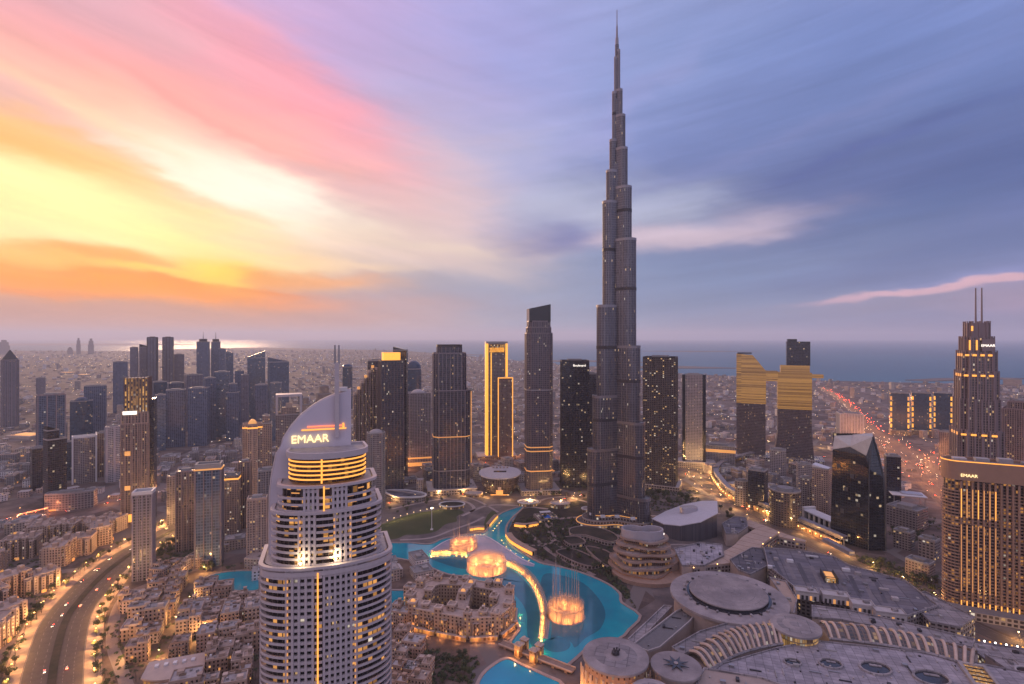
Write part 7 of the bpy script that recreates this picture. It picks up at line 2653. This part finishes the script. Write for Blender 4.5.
for iy in range(0, 150):
    y0 = YFAR - 420 + iy * (26 + iy * .55)
    if y0 > 12000:
        break
    step = 30 + iy * .55
    nx = int(y0 * 2.1 / step)
    for ix in range(nx):
        x = -y0 * 1.05 + ix * step + rr.uniform(-6, 6) + (iy % 3) * 9
        y = y0 + rr.uniform(-7, 7) + .18 * x * 0
        den = .62
        if x / y < -.55:
            den = .36
        if ix % 9 == 0 or iy % 8 == 0 or rr.random() > den:
            continue
        if not inside(landp, x, y) or y > 330 and not inside(landp, x, y + 60):
            continue
        if y < YFAR + 60:
            if not free(x, y, 12) or any((x - a) ** 2 + (y - b) ** 2 < 900 for a, b in SPENT):
                continue
        elif on_road(x, y, 8) or any((x - fx) ** 2 + (y - fy) ** 2 < (fr + 14) ** 2 for fx, fy, fr in FOOT):
            continue
        s = 1 + iy * .006
        tall = rr.random()
        h = rr.uniform(6, 11) if tall < .8 else (rr.uniform(12, 26) if tall < .97 else rr.uniform(28, 55))
        far_house(mb, x, y, rr.uniform(11, 20) * s, rr.uniform(10, 17) * s, h, th2 + rr.choice((0, .5, -.4)), rr.randrange(5))
        cnt += 1
print('far houses', cnt)
tag(mb.build('far_houses', LOWM + [ROOFL, ROOFS]), 'low pale houses and blocks spreading in a mass towards the coast', 'houses', kind='stuff')
# ================================================================== trees, lamps, cars, fountains, small things
rr = random.Random(9)
LEAF = [mat('leaf dark', (.030, .042, .018), .8, var=.5, sc=.6), mat('leaf mid', (.055, .07, .028), .8, var=.5, sc=.6), mat('leaf olive', (.075, .072, .030), .8, var=.5, sc=.6)]
BARK = mat('bark', (.12, .085, .06), .9)


def leaf_quad(mb, c, n, u, s, m):
    n.normalize()
    a = n.orthogonal().normalized() if u is None else u
    b = n.cross(a)
    i = len(mb.v)
    for sx, sy in ((-1, -.6), (1, -.6), (.7, .7), (-.7, .7)):
        mb.v.append(tuple(c + a * sx * s + b * sy * s))
    mb.face((i, i + 1, i + 2, i + 3), m)


def tree_proto(seed):
    r = random.Random(seed)
    root = thing('broadleaf_tree', '', 'tree')
    h = r.uniform(7, 10)
    mb = MB()
    mb.tube([(0, 0, 0), (.1, .05, h * .25), (.0, .1, h * .45)], .28, 6, 0, .16)
    for k in range(5):
        a = k * 1.26 + r.uniform(-.3, .3)
        mb.tube([(0, .1, h * .36), (math.cos(a) * h * .14, math.sin(a) * h * .14, h * .55), (math.cos(a) * h * .26, math.sin(a) * h * .26, h * .7)], .12, 4, 0, .04)
    mb.build('trunk', [BARK], root)
    mb = MB()
    lobes = [(r.uniform(-.22, .22) * h, r.uniform(-.22, .22) * h, h * r.uniform(.55, .85), h * r.uniform(.15, .24)) for _ in range(8)]
    for (x, y, z, rad) in lobes:
        lm = r.randrange(3)
        for _ in range(34):
            v = Vector((r.gauss(0, 1), r.gauss(0, 1), r.gauss(0, .8))).normalized() * rad * r.uniform(.55, 1.1)
            leaf_quad(mb, Vector((x, y, z)) + v, v + Vector((r.gauss(0, .4), r.gauss(0, .4), .5)) * rad, None, r.uniform(.28, .55), lm if r.random() < .7 else r.randrange(3))
    mb.build('crown', LEAF, root)
    return root


def palm_proto(seed):
    r = random.Random(seed + 50)
    root = thing('palm_tree', '', 'palm tree')
    h = r.uniform(7, 10.5)
    mb = MB(); mb.tube([(0, 0, 0), (.15, 0, h * .5), (.2, .1, h)], .26, 6, 0, .2); mb.build('trunk', [BARK], root)
    mb = MB()
    for k in range(17):
        a = 2 * PI * k / 17 + r.uniform(-.15, .15)
        up = r.uniform(-.1, .9)
        L = r.uniform(2.6, 3.6)
        p = Vector((.2, .1, h))
        dirx = Vector((math.cos(a), math.sin(a), 0))
        side = Vector((-math.sin(a), math.cos(a), 0))
        prev = None
        for i in range(6):
            t = i / 5
            q = p + dirx * L * t * (1 - .15 * t) + Vector((0, 0, up * L * t - 1.5 * t * t * L * .55))
            wd = .5 * (1 - t) + .06
            cur = (q + side * wd - Vector((0, 0, .25 * wd)), q, q - side * wd - Vector((0, 0, .25 * wd)))
            if prev:
                b = len(mb.v)
                mb.v += [tuple(v) for v in prev + cur]
                mb.face((b, b + 1, b + 4, b + 3), k % 2); mb.face((b + 1, b + 2, b + 5, b + 4), k % 2)
            prev = cur
    mb.build('crown', LEAF, root)
    return root


TP = [tree_proto(i) for i in range(6)]
PP = [palm_proto(i) for i in range(3)]
tused, pused = {}, {}
TREES = []


def plant(x, y, kind, where, sc=1.0):
    if kind == 'palm':
        o = place(PP, pused, rr.randrange(3), x, y, rr.uniform(0, 6.28), sc)
    else:
        o = place(TP, tused, rr.randrange(6), x, y, rr.uniform(0, 6.28), sc)
    TREES.append((o, kind, where, x, y))
    return o


for P, side, step in ((off_line(BOUL, 30), 'r', 3), (off_line(BOUL, -30), 'l', 3), (off_line(BOUL, 36), 'r', 4), (off_line(BOUL, -37), 'l', 4)):
    acc = 0
    for a, b in zip(P, P[1:]):
        a, b = Vector(a), Vector(b)
        L = (b - a).length
        n = max(1, int(L / 15))
        for i in range(n):
            p = a.lerp(b, (i + rr.uniform(.2, .8)) / n)
            if 430 < p.y < 900 and abs(p.x) < p.y and rr.random() < .72:
                plant(p.x + rr.uniform(-2, 2), p.y + rr.uniform(-2, 2), 'palm' if rr.random() < .35 else 'tree', 'along the curved boulevard', rr.uniform(.8, 1.15))
def scatter(poly, n, where, palm=.3, lo=.8, hi=1.2, avoid=()):
    po = ccw(xy(poly))
    x0, x1 = min(p[0] for p in po), max(p[0] for p in po)
    y0, y1 = min(p[1] for p in po), max(p[1] for p in po)
    k = 0
    for _ in range(n * 40):
        if k >= n:
            break
        x, y = rr.uniform(x0, x1), rr.uniform(y0, y1)
        if not inside(po, x, y) or inside(LAKE_P, x, y) or inside(LAGOON_P, x, y) or on_road(x, y, -8):
            continue
        if any((x - a) ** 2 + (y - b) ** 2 < c * c for a, b, c in avoid):
            continue
        plant(x, y, 'palm' if rr.random() < palm else 'tree', where, rr.uniform(lo, hi)); k += 1


pal = g(461, 618)
scatter([c7(*q) for q in [(70, 560), (140, 560), (240, 585), (330, 600), (330, 680), (80, 690)]], 34, 'on the shore below the palace hotel', .4)
scatter([c7(*q) for q in [(440, 130), (520, 120), (620, 130), (660, 200), (640, 262), (540, 262), (470, 218)]], 40, 'in the garden below the tallest tower', .25, .8, 1.3)
scatter([c7(*q) for q in [(620, 240), (740, 250), (790, 330), (850, 430), (800, 365), (700, 312)]], 22, 'between the lake and the wavy pavilion', .3)
scatter([g(*q) for q in [(636, 497), (660, 492), (690, 498), (690, 505), (655, 508)]], 22, 'in the dark grove between the tallest tower and the wedge hall', 0, 1.2, 1.7)
scatter([g(*q) for q in [(890, 505), (938, 520), (938, 560), (892, 545)]], 26, 'between the leaf tower and the slab hotel', .1, 1.0, 1.5)
scatter([g(*q) for q in [(850, 556), (885, 562), (940, 582), (935, 600), (890, 580)]], 22, 'beside the mall road in front of the slab hotel', .2, 1.0, 1.5)
scatter([g(*q) for q in [(440, 492), (478, 487), (478, 497), (450, 499)]], 10, 'beside the oval opera house', .3)
scatter([g(*q) for q in [(524, 490), (560, 484), (590, 488), (585, 500), (540, 503)]], 16, 'between the opera house and the tallest tower', .2, .9, 1.3)
scatter([g(*q) for q in [(690, 500), (730, 512), (745, 530), (725, 520), (700, 510)]], 14, 'behind the wedge hall', .2, .9, 1.3)
scatter([g(*q) for q in [(385, 500), (430, 498), (470, 492), (470, 499), (390, 516)]], 18, 'behind the lamps of the big lawn', .3, .8, 1.1)
scatter([g(*q) for q in [(150, 548), (185, 535), (222, 560), (200, 575), (160, 566)]], 22, 'at the foot of the apartment towers', .2, .9, 1.4)
scatter([g(*q) for q in [(190, 592), (262, 600), (262, 684), (120, 684), (120, 620)]], 30, 'in the courts of the old-town quarter', .35, .7, 1.0)
scatter([g(*q) for q in [(10, 575), (60, 575), (40, 640), (0, 660)]], 14, 'between the sand apartment blocks', .3, .8, 1.1)
scatter([g(*q) for q in [(204, 570), (262, 567), (262, 572), (204, 574)]], 10, 'behind the blue pool', .8, .8, 1.1)
# shrubs and ground cover: nobody could count them
mb = MB()
r2 = random.Random(31)
for poly, n, rad in (([c7(*q) for q in [(440, 130), (520, 120), (640, 125), (800, 170), (800, 205), (760, 250), (790, 330), (700, 312), (600, 285), (530, 268), (470, 225)]], 520, 3.2),
                ([c7(*q) for q in [(740, 240), (800, 300), (850, 420), (862, 440), (800, 372), (760, 330)]], 120, 2.6),
                ([c7(*q) for q in [(60, 540), (140, 560), (240, 585), (330, 600), (330, 690), (60, 690)]], 260, 2.4),
                ([g(*q) for q in [(190, 592), (262, 600), (262, 684), (110, 684), (112, 625), (150, 596)]], 300, 2.2),  # dark shrubs added to deepen the gaps between old-town houses
                ([g(*q) for q in [(636, 490), (660, 485), (700, 492), (700, 506), (655, 512)]], 220, 3.4),
                ([g(*q) for q in [(845, 552), (885, 560), (945, 582), (940, 606), (890, 584)]], 170, 3.0),
                ([g(*q) for q in [(735, 470), (800, 480), (830, 500), (830, 520), (760, 505)]], 160, 3.0),
                ([g(*q) for q in [(150, 548), (185, 535), (225, 562), (200, 572), (160, 568)]], 180, 2.8),
                ([g(*q) for q in [(0, 560), (60, 560), (40, 650), (0, 684)]], 150, 2.4),
                ([g(*q) for q in [(880, 500), (940, 520), (940, 560), (890, 540)]], 130, 3.2)):
    po = ccw(xy(poly))
    x0, x1 = min(p[0] for p in po), max(p[0] for p in po)
    y0, y1 = min(p[1] for p in po), max(p[1] for p in po)
    k = 0
    for _ in range(n * 30):
        if k >= n:
            break
        x, y = r2.uniform(x0, x1), r2.uniform(y0, y1)
        if not inside(po, x, y) or inside(LAKE_P, x, y) or inside(LAGOON_P, x, y) or on_road(x, y, -8):
            continue
        k += 1
        rr3 = rad * r2.uniform(.5, 1.3)
        lm = r2.randrange(3)
        for _q in range(16):
            v = Vector((r2.gauss(0, 1), r2.gauss(0, 1), abs(r2.gauss(0, .8)))).normalized() * rr3 * r2.uniform(.5, 1.05)
            leaf_quad(mb, Vector((x, y, .3)) + Vector((v.x, v.y, v.z * .9)), v + Vector((0, 0, .6)), None, r2.uniform(.5, 1.0), lm)
tag(mb.build('shrubbery', LEAF), 'dark shrubs and ground cover of the gardens', 'shrubs', kind='stuff')
byw = {}
for (o, kind, where, x, y) in TREES:
    byw.setdefault((kind, where), []).append((o, x, y))
for (kind, where), lst in byw.items():
    nm = 'palm tree with drooping fronds' if kind == 'palm' else 'round-crowned dark green tree'
    for (o, x, y) in lst:
        tag(o, f'{nm} {where}', 'palm tree' if kind == 'palm' else 'tree', f'{"palm trees" if kind == "palm" else "trees"} {where}')
print('trees', len(TREES))

# ---- street lamps: pole, arm, lamp head and its own light
POLE = mat('lamp pole metal', (.22, .21, .21), .45, metal=.6)


def lamp_proto(h, head, energy, col, arm=1.6):
    root = thing('street_lamp', '', 'street lamp')
    mb = MB(); mb.tube([(0, 0, 0), (0, 0, h)], .14, 6, 0, .08); mb.build('pole', [POLE], root)
    mb = MB(); mb.tube([(0, 0, h - .1), (arm * .6, 0, h + .25), (arm, 0, h + .2)], .06, 5); mb.build('arm', [POLE], root)
    mb = MB(); mb.prism(rect(1.3, .7, 0, arm + .2, 0), h - .12, h + .12, 0, 0, bottom=True, poly1=rect(1.0, .5, 0, arm + .2, 0)); mb.build('lamp_head', [head], root)
    ld = bpy.data.lights.new('lamp_glow', 'POINT'); ld.energy = energy; ld.color = col; ld.shadow_soft_size = .4
    lo = bpy.data.objects.new('lamp_glow', ld); COL.objects.link(lo); lo.parent = root; lo.location = (arm + .2, 0, h - .9)
    return root


LAMPS = []
LPROT = {'boulevard': lamp_proto(9, LAMPO, 14000, (1, .50, .16)), 'highway': lamp_proto(14, LAMPO, 19000, (1, .38, .14), 2.4), 'lawn': lamp_proto(6, LAMPW, 1400, (1, .70, .34), .6), 'street': lamp_proto(9, LAMPW, 15000, (1, .56, .20))}
lused = {}


def lamp(kind, x, y, rz, where):
    p = LPROT[kind]
    o = p if kind not in lused else dup(p)
    lused[kind] = 1
    o.location = (x, y, .02); o.rotation_euler = (0, 0, rz)
    LAMPS.append((o, where))


def along(P, step, fn, o=0.0, ymin=400, ymax=9999):
    acc = step * .5
    L_ = off_line(P, o)
    for a, b in zip(L_, L_[1:]):
        a, b = Vector(a), Vector(b)
        L = (b - a).length
        while acc < L:
            p = a.lerp(b, acc / L)
            if ymin < p.y < ymax and abs(p.x) < p.y * 1.0:
                t = (b - a).normalized()
                fn(p.x, p.y, math.atan2(t.y, t.x))
            acc += step
        acc -= L


along(BOUL, 27, lambda x, y, a: lamp('boulevard', x, y, a - PI / 2, 'on the pavement at the right of the curved boulevard'), -31, 430, 900)
along(BOUL, 27, lambda x, y, a: lamp('boulevard', x, y, a + PI / 2, 'on the pavement at the old-town side of the curved boulevard'), 31, 430, 900)
along(HWY, 48, lambda x, y, a: lamp('highway', x, y, a, 'down the middle of the red-lit highway'), 0, 700, 3400)
along(MALLRD, 42, lambda x, y, a: lamp('street', x, y, a + PI / 2, 'along the road behind the mall'), 13, 500, 1200)
along(MIDRD, 45, lambda x, y, a: lamp('street', x, y, a + PI / 2, 'along the esplanade road'), 11, 500, 1300)
along(FARRD, 90, lambda x, y, a: lamp('highway', x, y, a, 'along the far avenue behind the dark towers'), 0, 700, 1900)
along(CROSS, 35, lambda x, y, a: lamp('street', x, y, a, 'on the lane below the slim grey tower'), 9, 500, 1900)
for rp_ in RAMPS:
    along(rp_, 55, lambda x, y, a: lamp('highway', x, y, a, 'beside the ramps of the highway junction'), 8, 700, 2600)
along(LEFTHWY, 60, lambda x, y, a: lamp('highway', x, y, a, 'along the left highway'), 0, 500, 1500)
for k in range(10):
    q = c6(160 + k * 60, 470 - k * 14 + (k - 5) ** 2 * .8)
    lamp('lawn', q.x, q.y, -PI / 2, 'in the row along the back edge of the big lawn')
for (px, py) in [(650, 476), (656, 478), (662, 480), (668, 480), (672, 477), (688, 476), (694, 488), (702, 490), (712, 494), (696, 496), (720, 500), (748, 520), (160, 526), (172, 520), (180, 528), (166, 534), (190, 524), (205, 574), (184, 580), (150, 590), (160, 600), (130, 600), (150, 640), (175, 625), (200, 640), (225, 620), (245, 640), (160, 660), (215, 665), (240, 670), (190, 605), (128, 660), (655, 484), (735, 510), (728, 494), (722, 486), (700, 482), (680, 484), (560, 505), (575, 498), (530, 500), (610, 512), (640, 515)]:
    q = g(px, py)
    lamp('street', q.x, q.y, rr.uniform(0, 6), 'in the lit plaza at the foot of the lit-window tower' if px > 600 else 'in the lit streets under the apartment towers')
for (o, where) in LAMPS:
    tag(o, 'amber lit street lamp ' + where, 'street lamp', 'street lamps ' + where)
print('lamps', len(LAMPS))
# the lights of the far city: too many to count
mb = MB()
for _ in range(2600):
    d = 1500 + 7500 * rr.random() ** 1.6
    x = rr.uniform(-1.0, 1.0) * d
    if not inside(landp, x, d + 40):
        continue
    z = rr.uniform(6, 11)
    s = .35 + d * .00016
    mb.prism(rect(s, s, 0, x, d), z, z + s, 0 if rr.random() < .7 else 1, 0 if rr.random() < .7 else 1, bottom=True)
tag(mb.build('far_city_lights', [LAMPW, LAMPC]), 'tiny lamps of the far streets towards the coast', 'lights', kind='stuff')
# sports ground flood-lit far left, and other bright patches
for (px, py, w_, d_, lb) in ((68, 373.2, 120, 60, 'bright lit hall roof far off on the left plain'), (84, 375.5, 90, 50, 'second bright hall roof on the left plain, beside a brighter one'), (28, 437, 90, 60, 'curved pale lit ramp deck near the pointed tower')):
    q = g(px, py)
    t_ = thing('lit_hall', lb, 'hall', (q.x, q.y, 0), R(-10))
    part_box(t_, 'wall', BEIGE, 0, 0, .02, w_, d_, 8)
    part_box(t_, 'lit_roof', GOLDD, 0, 0, 8.02, w_ * .8, d_ * .7, 1)

# ---- cars
CARM = [mat('car white', (.60, .59, .58), .3, var=.05), mat('car grey', (.18, .18, .19), .3, metal=.4, var=.05), mat('car black', (.02, .02, .022), .25, var=.05), mat('car red', (.30, .03, .025), .3, var=.05)]
CARN = ['white', 'grey', 'black', 'red']


def car_proto(k):
    root = thing('car', '', 'car')
    mb = MB()
    prof = [(-2.2, .35), (-2.2, .85), (-1.9, 1.0), (-.9, 1.05), (-.4, 1.45), (1.1, 1.45), (1.7, 1.0), (2.2, .9), (2.2, .35)]
    b = 0
    for y in (-.88, .88):
        mb.v += [(x, y * (1 if z < 1.1 else .82), z) for x, z in prof]
    n = len(prof)
    mb.face(range(n - 1, -1, -1)); mb.face(range(n, 2 * n))
    for i in range(n):
        j = (i + 1) % n
        mb.face((i, j, n + j, n + i))
    mb.build('body', [CARM[k]], root)
    part_box(root, 'windscreen', BLACKG, .35, 0, 1.08, 1.95, 1.64, .28)
    for x in (-1.4, 1.4):
        for y in (-.85, .85):
            mb = MB(); mb.tube([(x, y - .1, .34), (x, y + .1, .34)], .34, 10); mb.build('wheel', [BLACKG], root)
    for y in (-.6, .6):
        part_box(root, 'tail_light', TAILR, 2.26, y, .66, .16, .5, .3)
        part_box(root, 'headlight', HEADW, -2.24, y, .62, .12, .36, .2)
    return root


CP = [car_proto(k) for k in range(4)]
cused = {}
CARS = []


def car(x, y, rz, where):
    k = rr.choice((0, 0, 0, 1, 1, 2, 3))
    o = place(CP, cused, k, x, y, rz)
    o.location.z = .11
    CARS.append((o, k, where))


def traffic(P, half, n, where, ymin, ymax, med=3):
    segs = [(Vector((a.x, a.y)), Vector((b.x, b.y))) for a, b in zip(P, P[1:])]
    segs = [s for s in segs if ymin < s[0].y < ymax and abs(s[0].x) < s[0].y]
    if not segs:
        return
    tot = sum((b - a).length for a, b in segs)
    for _ in range(n):
        t = rr.uniform(0, tot)
        for a, b in segs:
            L = (b - a).length
            if t < L:
                break
            t -= L
        p = a.lerp(b, min(1, t / L))
        dr = (b - a).normalized()
        nlan = int((half - med) / 3.6)
        o = (med + 2 + 3.6 * rr.randrange(max(1, nlan))) * rr.choice((-1, 1))
        ang = math.atan2(dr.y, dr.x)
        q = p + Vector((dr.y, -dr.x)) * o
        # traffic keeps right: on the right-hand side of the line it drives along it
        car(q.x, q.y, ang + (PI if o > 0 else 0), where)


traffic(HWY, 38, 215, 'in the dense traffic on the wide highway', 760, 3200)
traffic(BOUL, 20, 16, 'driving on the curved boulevard', 450, 800, 4)
for i, rp_ in enumerate(RAMPS):
    traffic(rp_, 7, 16, 'on the ramps of the highway junction', 700, 2400, 0)
traffic(MALLRD, 10, 18, 'on the road behind the mall', 560, 1200, 0)
traffic(LEFTHWY, 16, 26, 'on the left highway', 600, 1300, 1)
traffic(FARRD, 12, 26, 'on the far avenue behind the dark towers', 900, 1600, 1)
traffic(MIDRD, 8, 12, 'on the esplanade road', 800, 1200, 0)
for (o, k, where) in CARS:
    tag(o, f'{CARN[k]} car with its lights on {where}', 'car', f'{CARN[k]} cars {where}')
print('cars', len(CARS))

# ---- fountains: rings of jets standing in the lake, lit from below by warm lamps
def water_veil():
    m, t, p = newmat('fountain spray')
    uv = N(t, 'ShaderNodeUVMap')
    mp = N(t, 'ShaderNodeMapping'); mp.inputs['Scale'].default_value = (.9, .05, 1)
    t.links.new(uv.outputs[0], mp.inputs[0])
    n1 = N(t, 'ShaderNodeTexNoise'); n1.inputs['Scale'].default_value = 1.0; n1.inputs['Detail'].default_value = 4
    t.links.new(mp.outputs[0], n1.inputs['Vector'])
    s = N(t, 'ShaderNodeSeparateXYZ'); t.links.new(uv.outputs[0], s.inputs[0])
    # the spray thins out towards its top (v runs 0..1 there)
    fade = M2(t, 'SUBTRACT', 1.0, M2(t, 'POWER', s.outputs[1], 3.0), clamp=True)
    al = M2(t, 'MULTIPLY', M2(t, 'MULTIPLY_ADD', n1.outputs[0], .6, .34, clamp=True), fade)
    nt_ = t.nodes
    tr = nt_.new('ShaderNodeBsdfTransparent'); df = nt_.new('ShaderNodeBsdfDiffuse'); tl = nt_.new('ShaderNodeBsdfTranslucent')
    df.inputs[0].default_value = (.42, .42, .42, 1); tl.inputs[0].default_value = (.42, .42, .42, 1)
    a = nt_.new('ShaderNodeMixShader'); a.inputs[0].default_value = .5
    t.links.new(df.outputs[0], a.inputs[1]); t.links.new(tl.outputs[0], a.inputs[2])
    b = nt_.new('ShaderNodeMixShader')
    t.links.new(al, b.inputs[0]); t.links.new(tr.outputs[0], b.inputs[1]); t.links.new(a.outputs[0], b.inputs[2])
    t.links.new(b.outputs[0], nt_['Material Output'].inputs[0])
    nt_.remove(p)
    return m


SPRAY = water_veil()
CATCHER = mat('pale lamplight catcher', (.34, .33, .34), .8, var=.4, sc=.5)
JETM = mat('white water jet', (.8, .8, .8), .6, var=.1)


def spray_wall(po, pi, h, closed=True, z0=.2):
    """hollow curtain of spray, thicker at the foot; v of its surface runs from 0 at the foot to 1 at the top"""
    mb = MB()
    for P, hh in ((po, h), (pi, h * .92)):
        n = len(P); b = len(mb.v)
        mb.v += [(x, y, z0) for x, y in P] + [(x, y, z0 + hh) for x, y in P]
        u = 0
        for i in range(n if closed else n - 1):
            j = (i + 1) % n
            L = math.dist(P[i], P[j])
            mb.face((b + i, b + j, b + n + j, b + n + i), 0, [(u, 0), (u + L, 0), (u + L, 1), (u, 1)])
            u += L
    return mb


def ring_fountain(label, c, r, h, power, jets, jh):
    root = thing('fountain_ring', label, 'fountain', (c.x, c.y, .15))
    spray_wall(ell(r, r, 40), ell(r - 2.2, r - 2.2, 40), h).build('spray_curtain', [SPRAY], root)
    spray_wall(ell(r * .55, r * .5, 28), ell(r * .45, r * .4, 28), h * .55).build('spray_curtain', [SPRAY], root)
    for k in range(jets):
        a = 2 * PI * k / jets
        mb = MB(); mb.tube([(r * math.cos(a), r * math.sin(a), .1), (r * math.cos(a), r * math.sin(a), h * .8), (r * math.cos(a) * .99, r * math.sin(a) * .99, h)], .5, 5, 0, .12)
        mb.build('jet', [SPRAY], root)
    for k in range(int(jh[0])):
        a = 2 * PI * k / max(1, jh[0])
        q = (r * .72 * math.cos(a), r * .72 * math.sin(a))
        spray_wall(ell(.42, .42, 6, *q), ell(.2, .2, 6, *q), jh[1] * (.8 + .2 * (k % 3))).build('tall_jet', [SPRAY], root)
    mb = MB(); mb.flat(ell(r + 1.2, r + 1.2, 40), .12); mb.build('lamplight_catcher', [CATCHER], root)  # pale disc added so the lamps read orange over turquoise water
    for k in range(8):
        a = 2 * PI * k / 8
        ld = bpy.data.lights.new('fountain_lamp', 'POINT'); ld.energy = power / 8; ld.color = (1, .30, .06); ld.shadow_soft_size = 1.0
        lo = bpy.data.objects.new('fountain_lamp', ld); COL.objects.link(lo); lo.parent = root; lo.location = (r * .74 * math.cos(a), r * .74 * math.sin(a), 2.6)
        mb = MB(); mb.prism(ell(.5, .5, 8, r * .74 * math.cos(a), r * .74 * math.sin(a)), .13, .6, 0, 0); mb.build('water_lamp', [GOLDL], root)
    return root


ring_fountain('back fountain ring, the smallest glowing ring of spray', c7(280, 226), 19.5, 13, 80000, 20, (6, 38))
ring_fountain('middle fountain ring of glowing orange spray near the palace hotel', c7(357, 298), 25.0, 17, 150000, 26, (0, 40))
ring_fountain('front fountain ring, orange spray with the tallest jets, in the dark basin', c7(623, 455), 19.5, 17, 95000, 20, (13, 54))


def arc_fountain(label, pts, h, power):
    P = smooth([c7(*q) for q in pts], 6)
    c = P[len(P) // 2].copy()
    root = thing('fountain_arc', label, 'fountain', (c.x, c.y, .15))
    L = [Vector((p.x - c.x, p.y - c.y, 0)) for p in P]
    mb = MB(); mb.ribbon(L, -5, 5, .12); mb.build('lamplight_catcher', [CATCHER], root)  # pale strip added under the jets to catch the lamp colour
    spray_wall(off_line(L, 3.8), off_line(L, -3.8), h, False).build('spray_curtain', [SPRAY], root)
    spray_wall(off_line(L, .9), off_line(L, -.9), h * .8, False).build('spray_curtain', [SPRAY], root)
    for k in range(0, len(L), 1):
        mb = MB(); mb.tube([(L[k].x, L[k].y, .1), (L[k].x, L[k].y, h)], .3, 5, 0, .1); mb.build('jet', [SPRAY], root)
    n = max(3, len(L) // 2)
    tot = len(L) - 1
    for k in range(n):
        i = round(k * tot / (n - 1))
        ld = bpy.data.lights.new('fountain_lamp', 'POINT'); ld.energy = power; ld.color = (1, .36, .06); ld.shadow_soft_size = .8
        lo = bpy.data.objects.new('fountain_lamp', ld); COL.objects.link(lo); lo.parent = root; lo.location = (off_line(L, 1.6)[i][0], off_line(L, 1.6)[i][1], 2.2)
    return root


arc_fountain('long curved line of glowing fountain jets from the middle ring to the front basin', [(432, 282), (470, 303), (510, 340), (535, 385), (549, 430), (552, 480), (546, 532)], 8, 4200)
arc_fountain('short glowing line of fountain jets left of the back ring', [(172, 250), (205, 247), (240, 246), (290, 250)], 6, 4200)
# ---- a flagpole-like lamp mast on the lawn, a boat on the lake
q = c6(563, 545)
t_ = thing('lamp_mast', 'tall thin white lamp mast standing on the big lawn', 'lamp mast', (q.x, q.y, .1))
mb = MB(); mb.tube([(0, 0, 0), (0, 0, 33)], .55, 8, 0, .4); mb.build('mast', [WHITE], t_)
part_box(t_, 'base', WHITE, 0, 0, .01, 4, 4, 1.2)
mb = MB(); mb.lathe([(.4, 33.0), (1.4, 33.2), (1.4, 34.0), (.3, 34.4)], 12); mb.build('lamp_head', [LAMPC], t_)
q = c7(27, 250)
t_ = thing('boat', 'small white boat with a canopy on the lake beside the white hotel', 'boat', (q.x, q.y, .15), R(14))
mb = MB()
st = [(-6, .2), (-5, 1.2), (-1, 1.7), (3, 1.5), (6.5, .1)]
mb.v = [(x, w_, 1.3) for x, w_ in st] + [(x, -w_, 1.3) for x, w_ in reversed(st)] + [(x * .9, w_ * .7, .0) for x, w_ in st] + [(x * .9, -w_ * .7, .0) for x, w_ in reversed(st)]
for i in range(10):
    j = (i + 1) % 10
    mb.face((10 + i, 10 + j, j, i))
mb.face(range(10))
mb.build('hull', [WHITE], t_)
part_box(t_, 'canopy', WHITE, -.5, 0, 3.2, 6, 3, .3)
for x in (-3, 2):
    for y in (-1.2, 1.2):
        part_box(t_, 'canopy_post', STEEL, x, y, 1.31, .15, .15, 1.88)
# tower crane-like red lit interchange marks on the left: a lit toll gate
q = g(33, 517)
t_ = thing('lit_gantry', 'red and amber lit gantry over the left highway', 'gantry', (q.x, q.y, .1), R(65))
for sx in (-1, 1):
    part_box(t_, 'post', STEEL, sx * 21, 0, 0, 1.2, 1.2, 9)
part_box(t_, 'beam', STEEL, 0, 0, 9.01, 44, 1.4, 1.6)
part_box(t_, 'light_strip', REDL, 0, -.95, 9.3, 40, .3, 1.0)
for k in range(4):
    ld = bpy.data.lights.new('gantry_lamp', 'POINT'); ld.energy = 9000; ld.color = (1, .30, .12); ld.shadow_soft_size = .5
    lo = bpy.data.objects.new('gantry_lamp', ld); COL.objects.link(lo); lo.parent = t_; lo.location = (-18 + k * 12, -6, 8)
# ================================================================== the air: pale even haze
m = bpy.data.materials.new('haze')
m.use_nodes = True
t = m.node_tree
t.nodes.clear()
pv = t.nodes.new('ShaderNodeVolumePrincipled')
pv.inputs['Color'].default_value = (.80, .85, .98, 1)
pv.inputs['Density'].default_value = 4.2e-5
pv.inputs['Anisotropy'].default_value = .25
ou = t.nodes.new('ShaderNodeOutputMaterial')
t.links.new(pv.outputs[0], ou.inputs['Volume'])
mb = MB()
HB = (-80000, 80000, -2600, 64000, -2.4, 846)
mb.prism([(HB[0], HB[2]), (HB[1], HB[2]), (HB[1], HB[3]), (HB[0], HB[3])], HB[4], HB[5], 0, 0, bottom=True)
tag(mb.build('haze', [m]), kind='stuff')
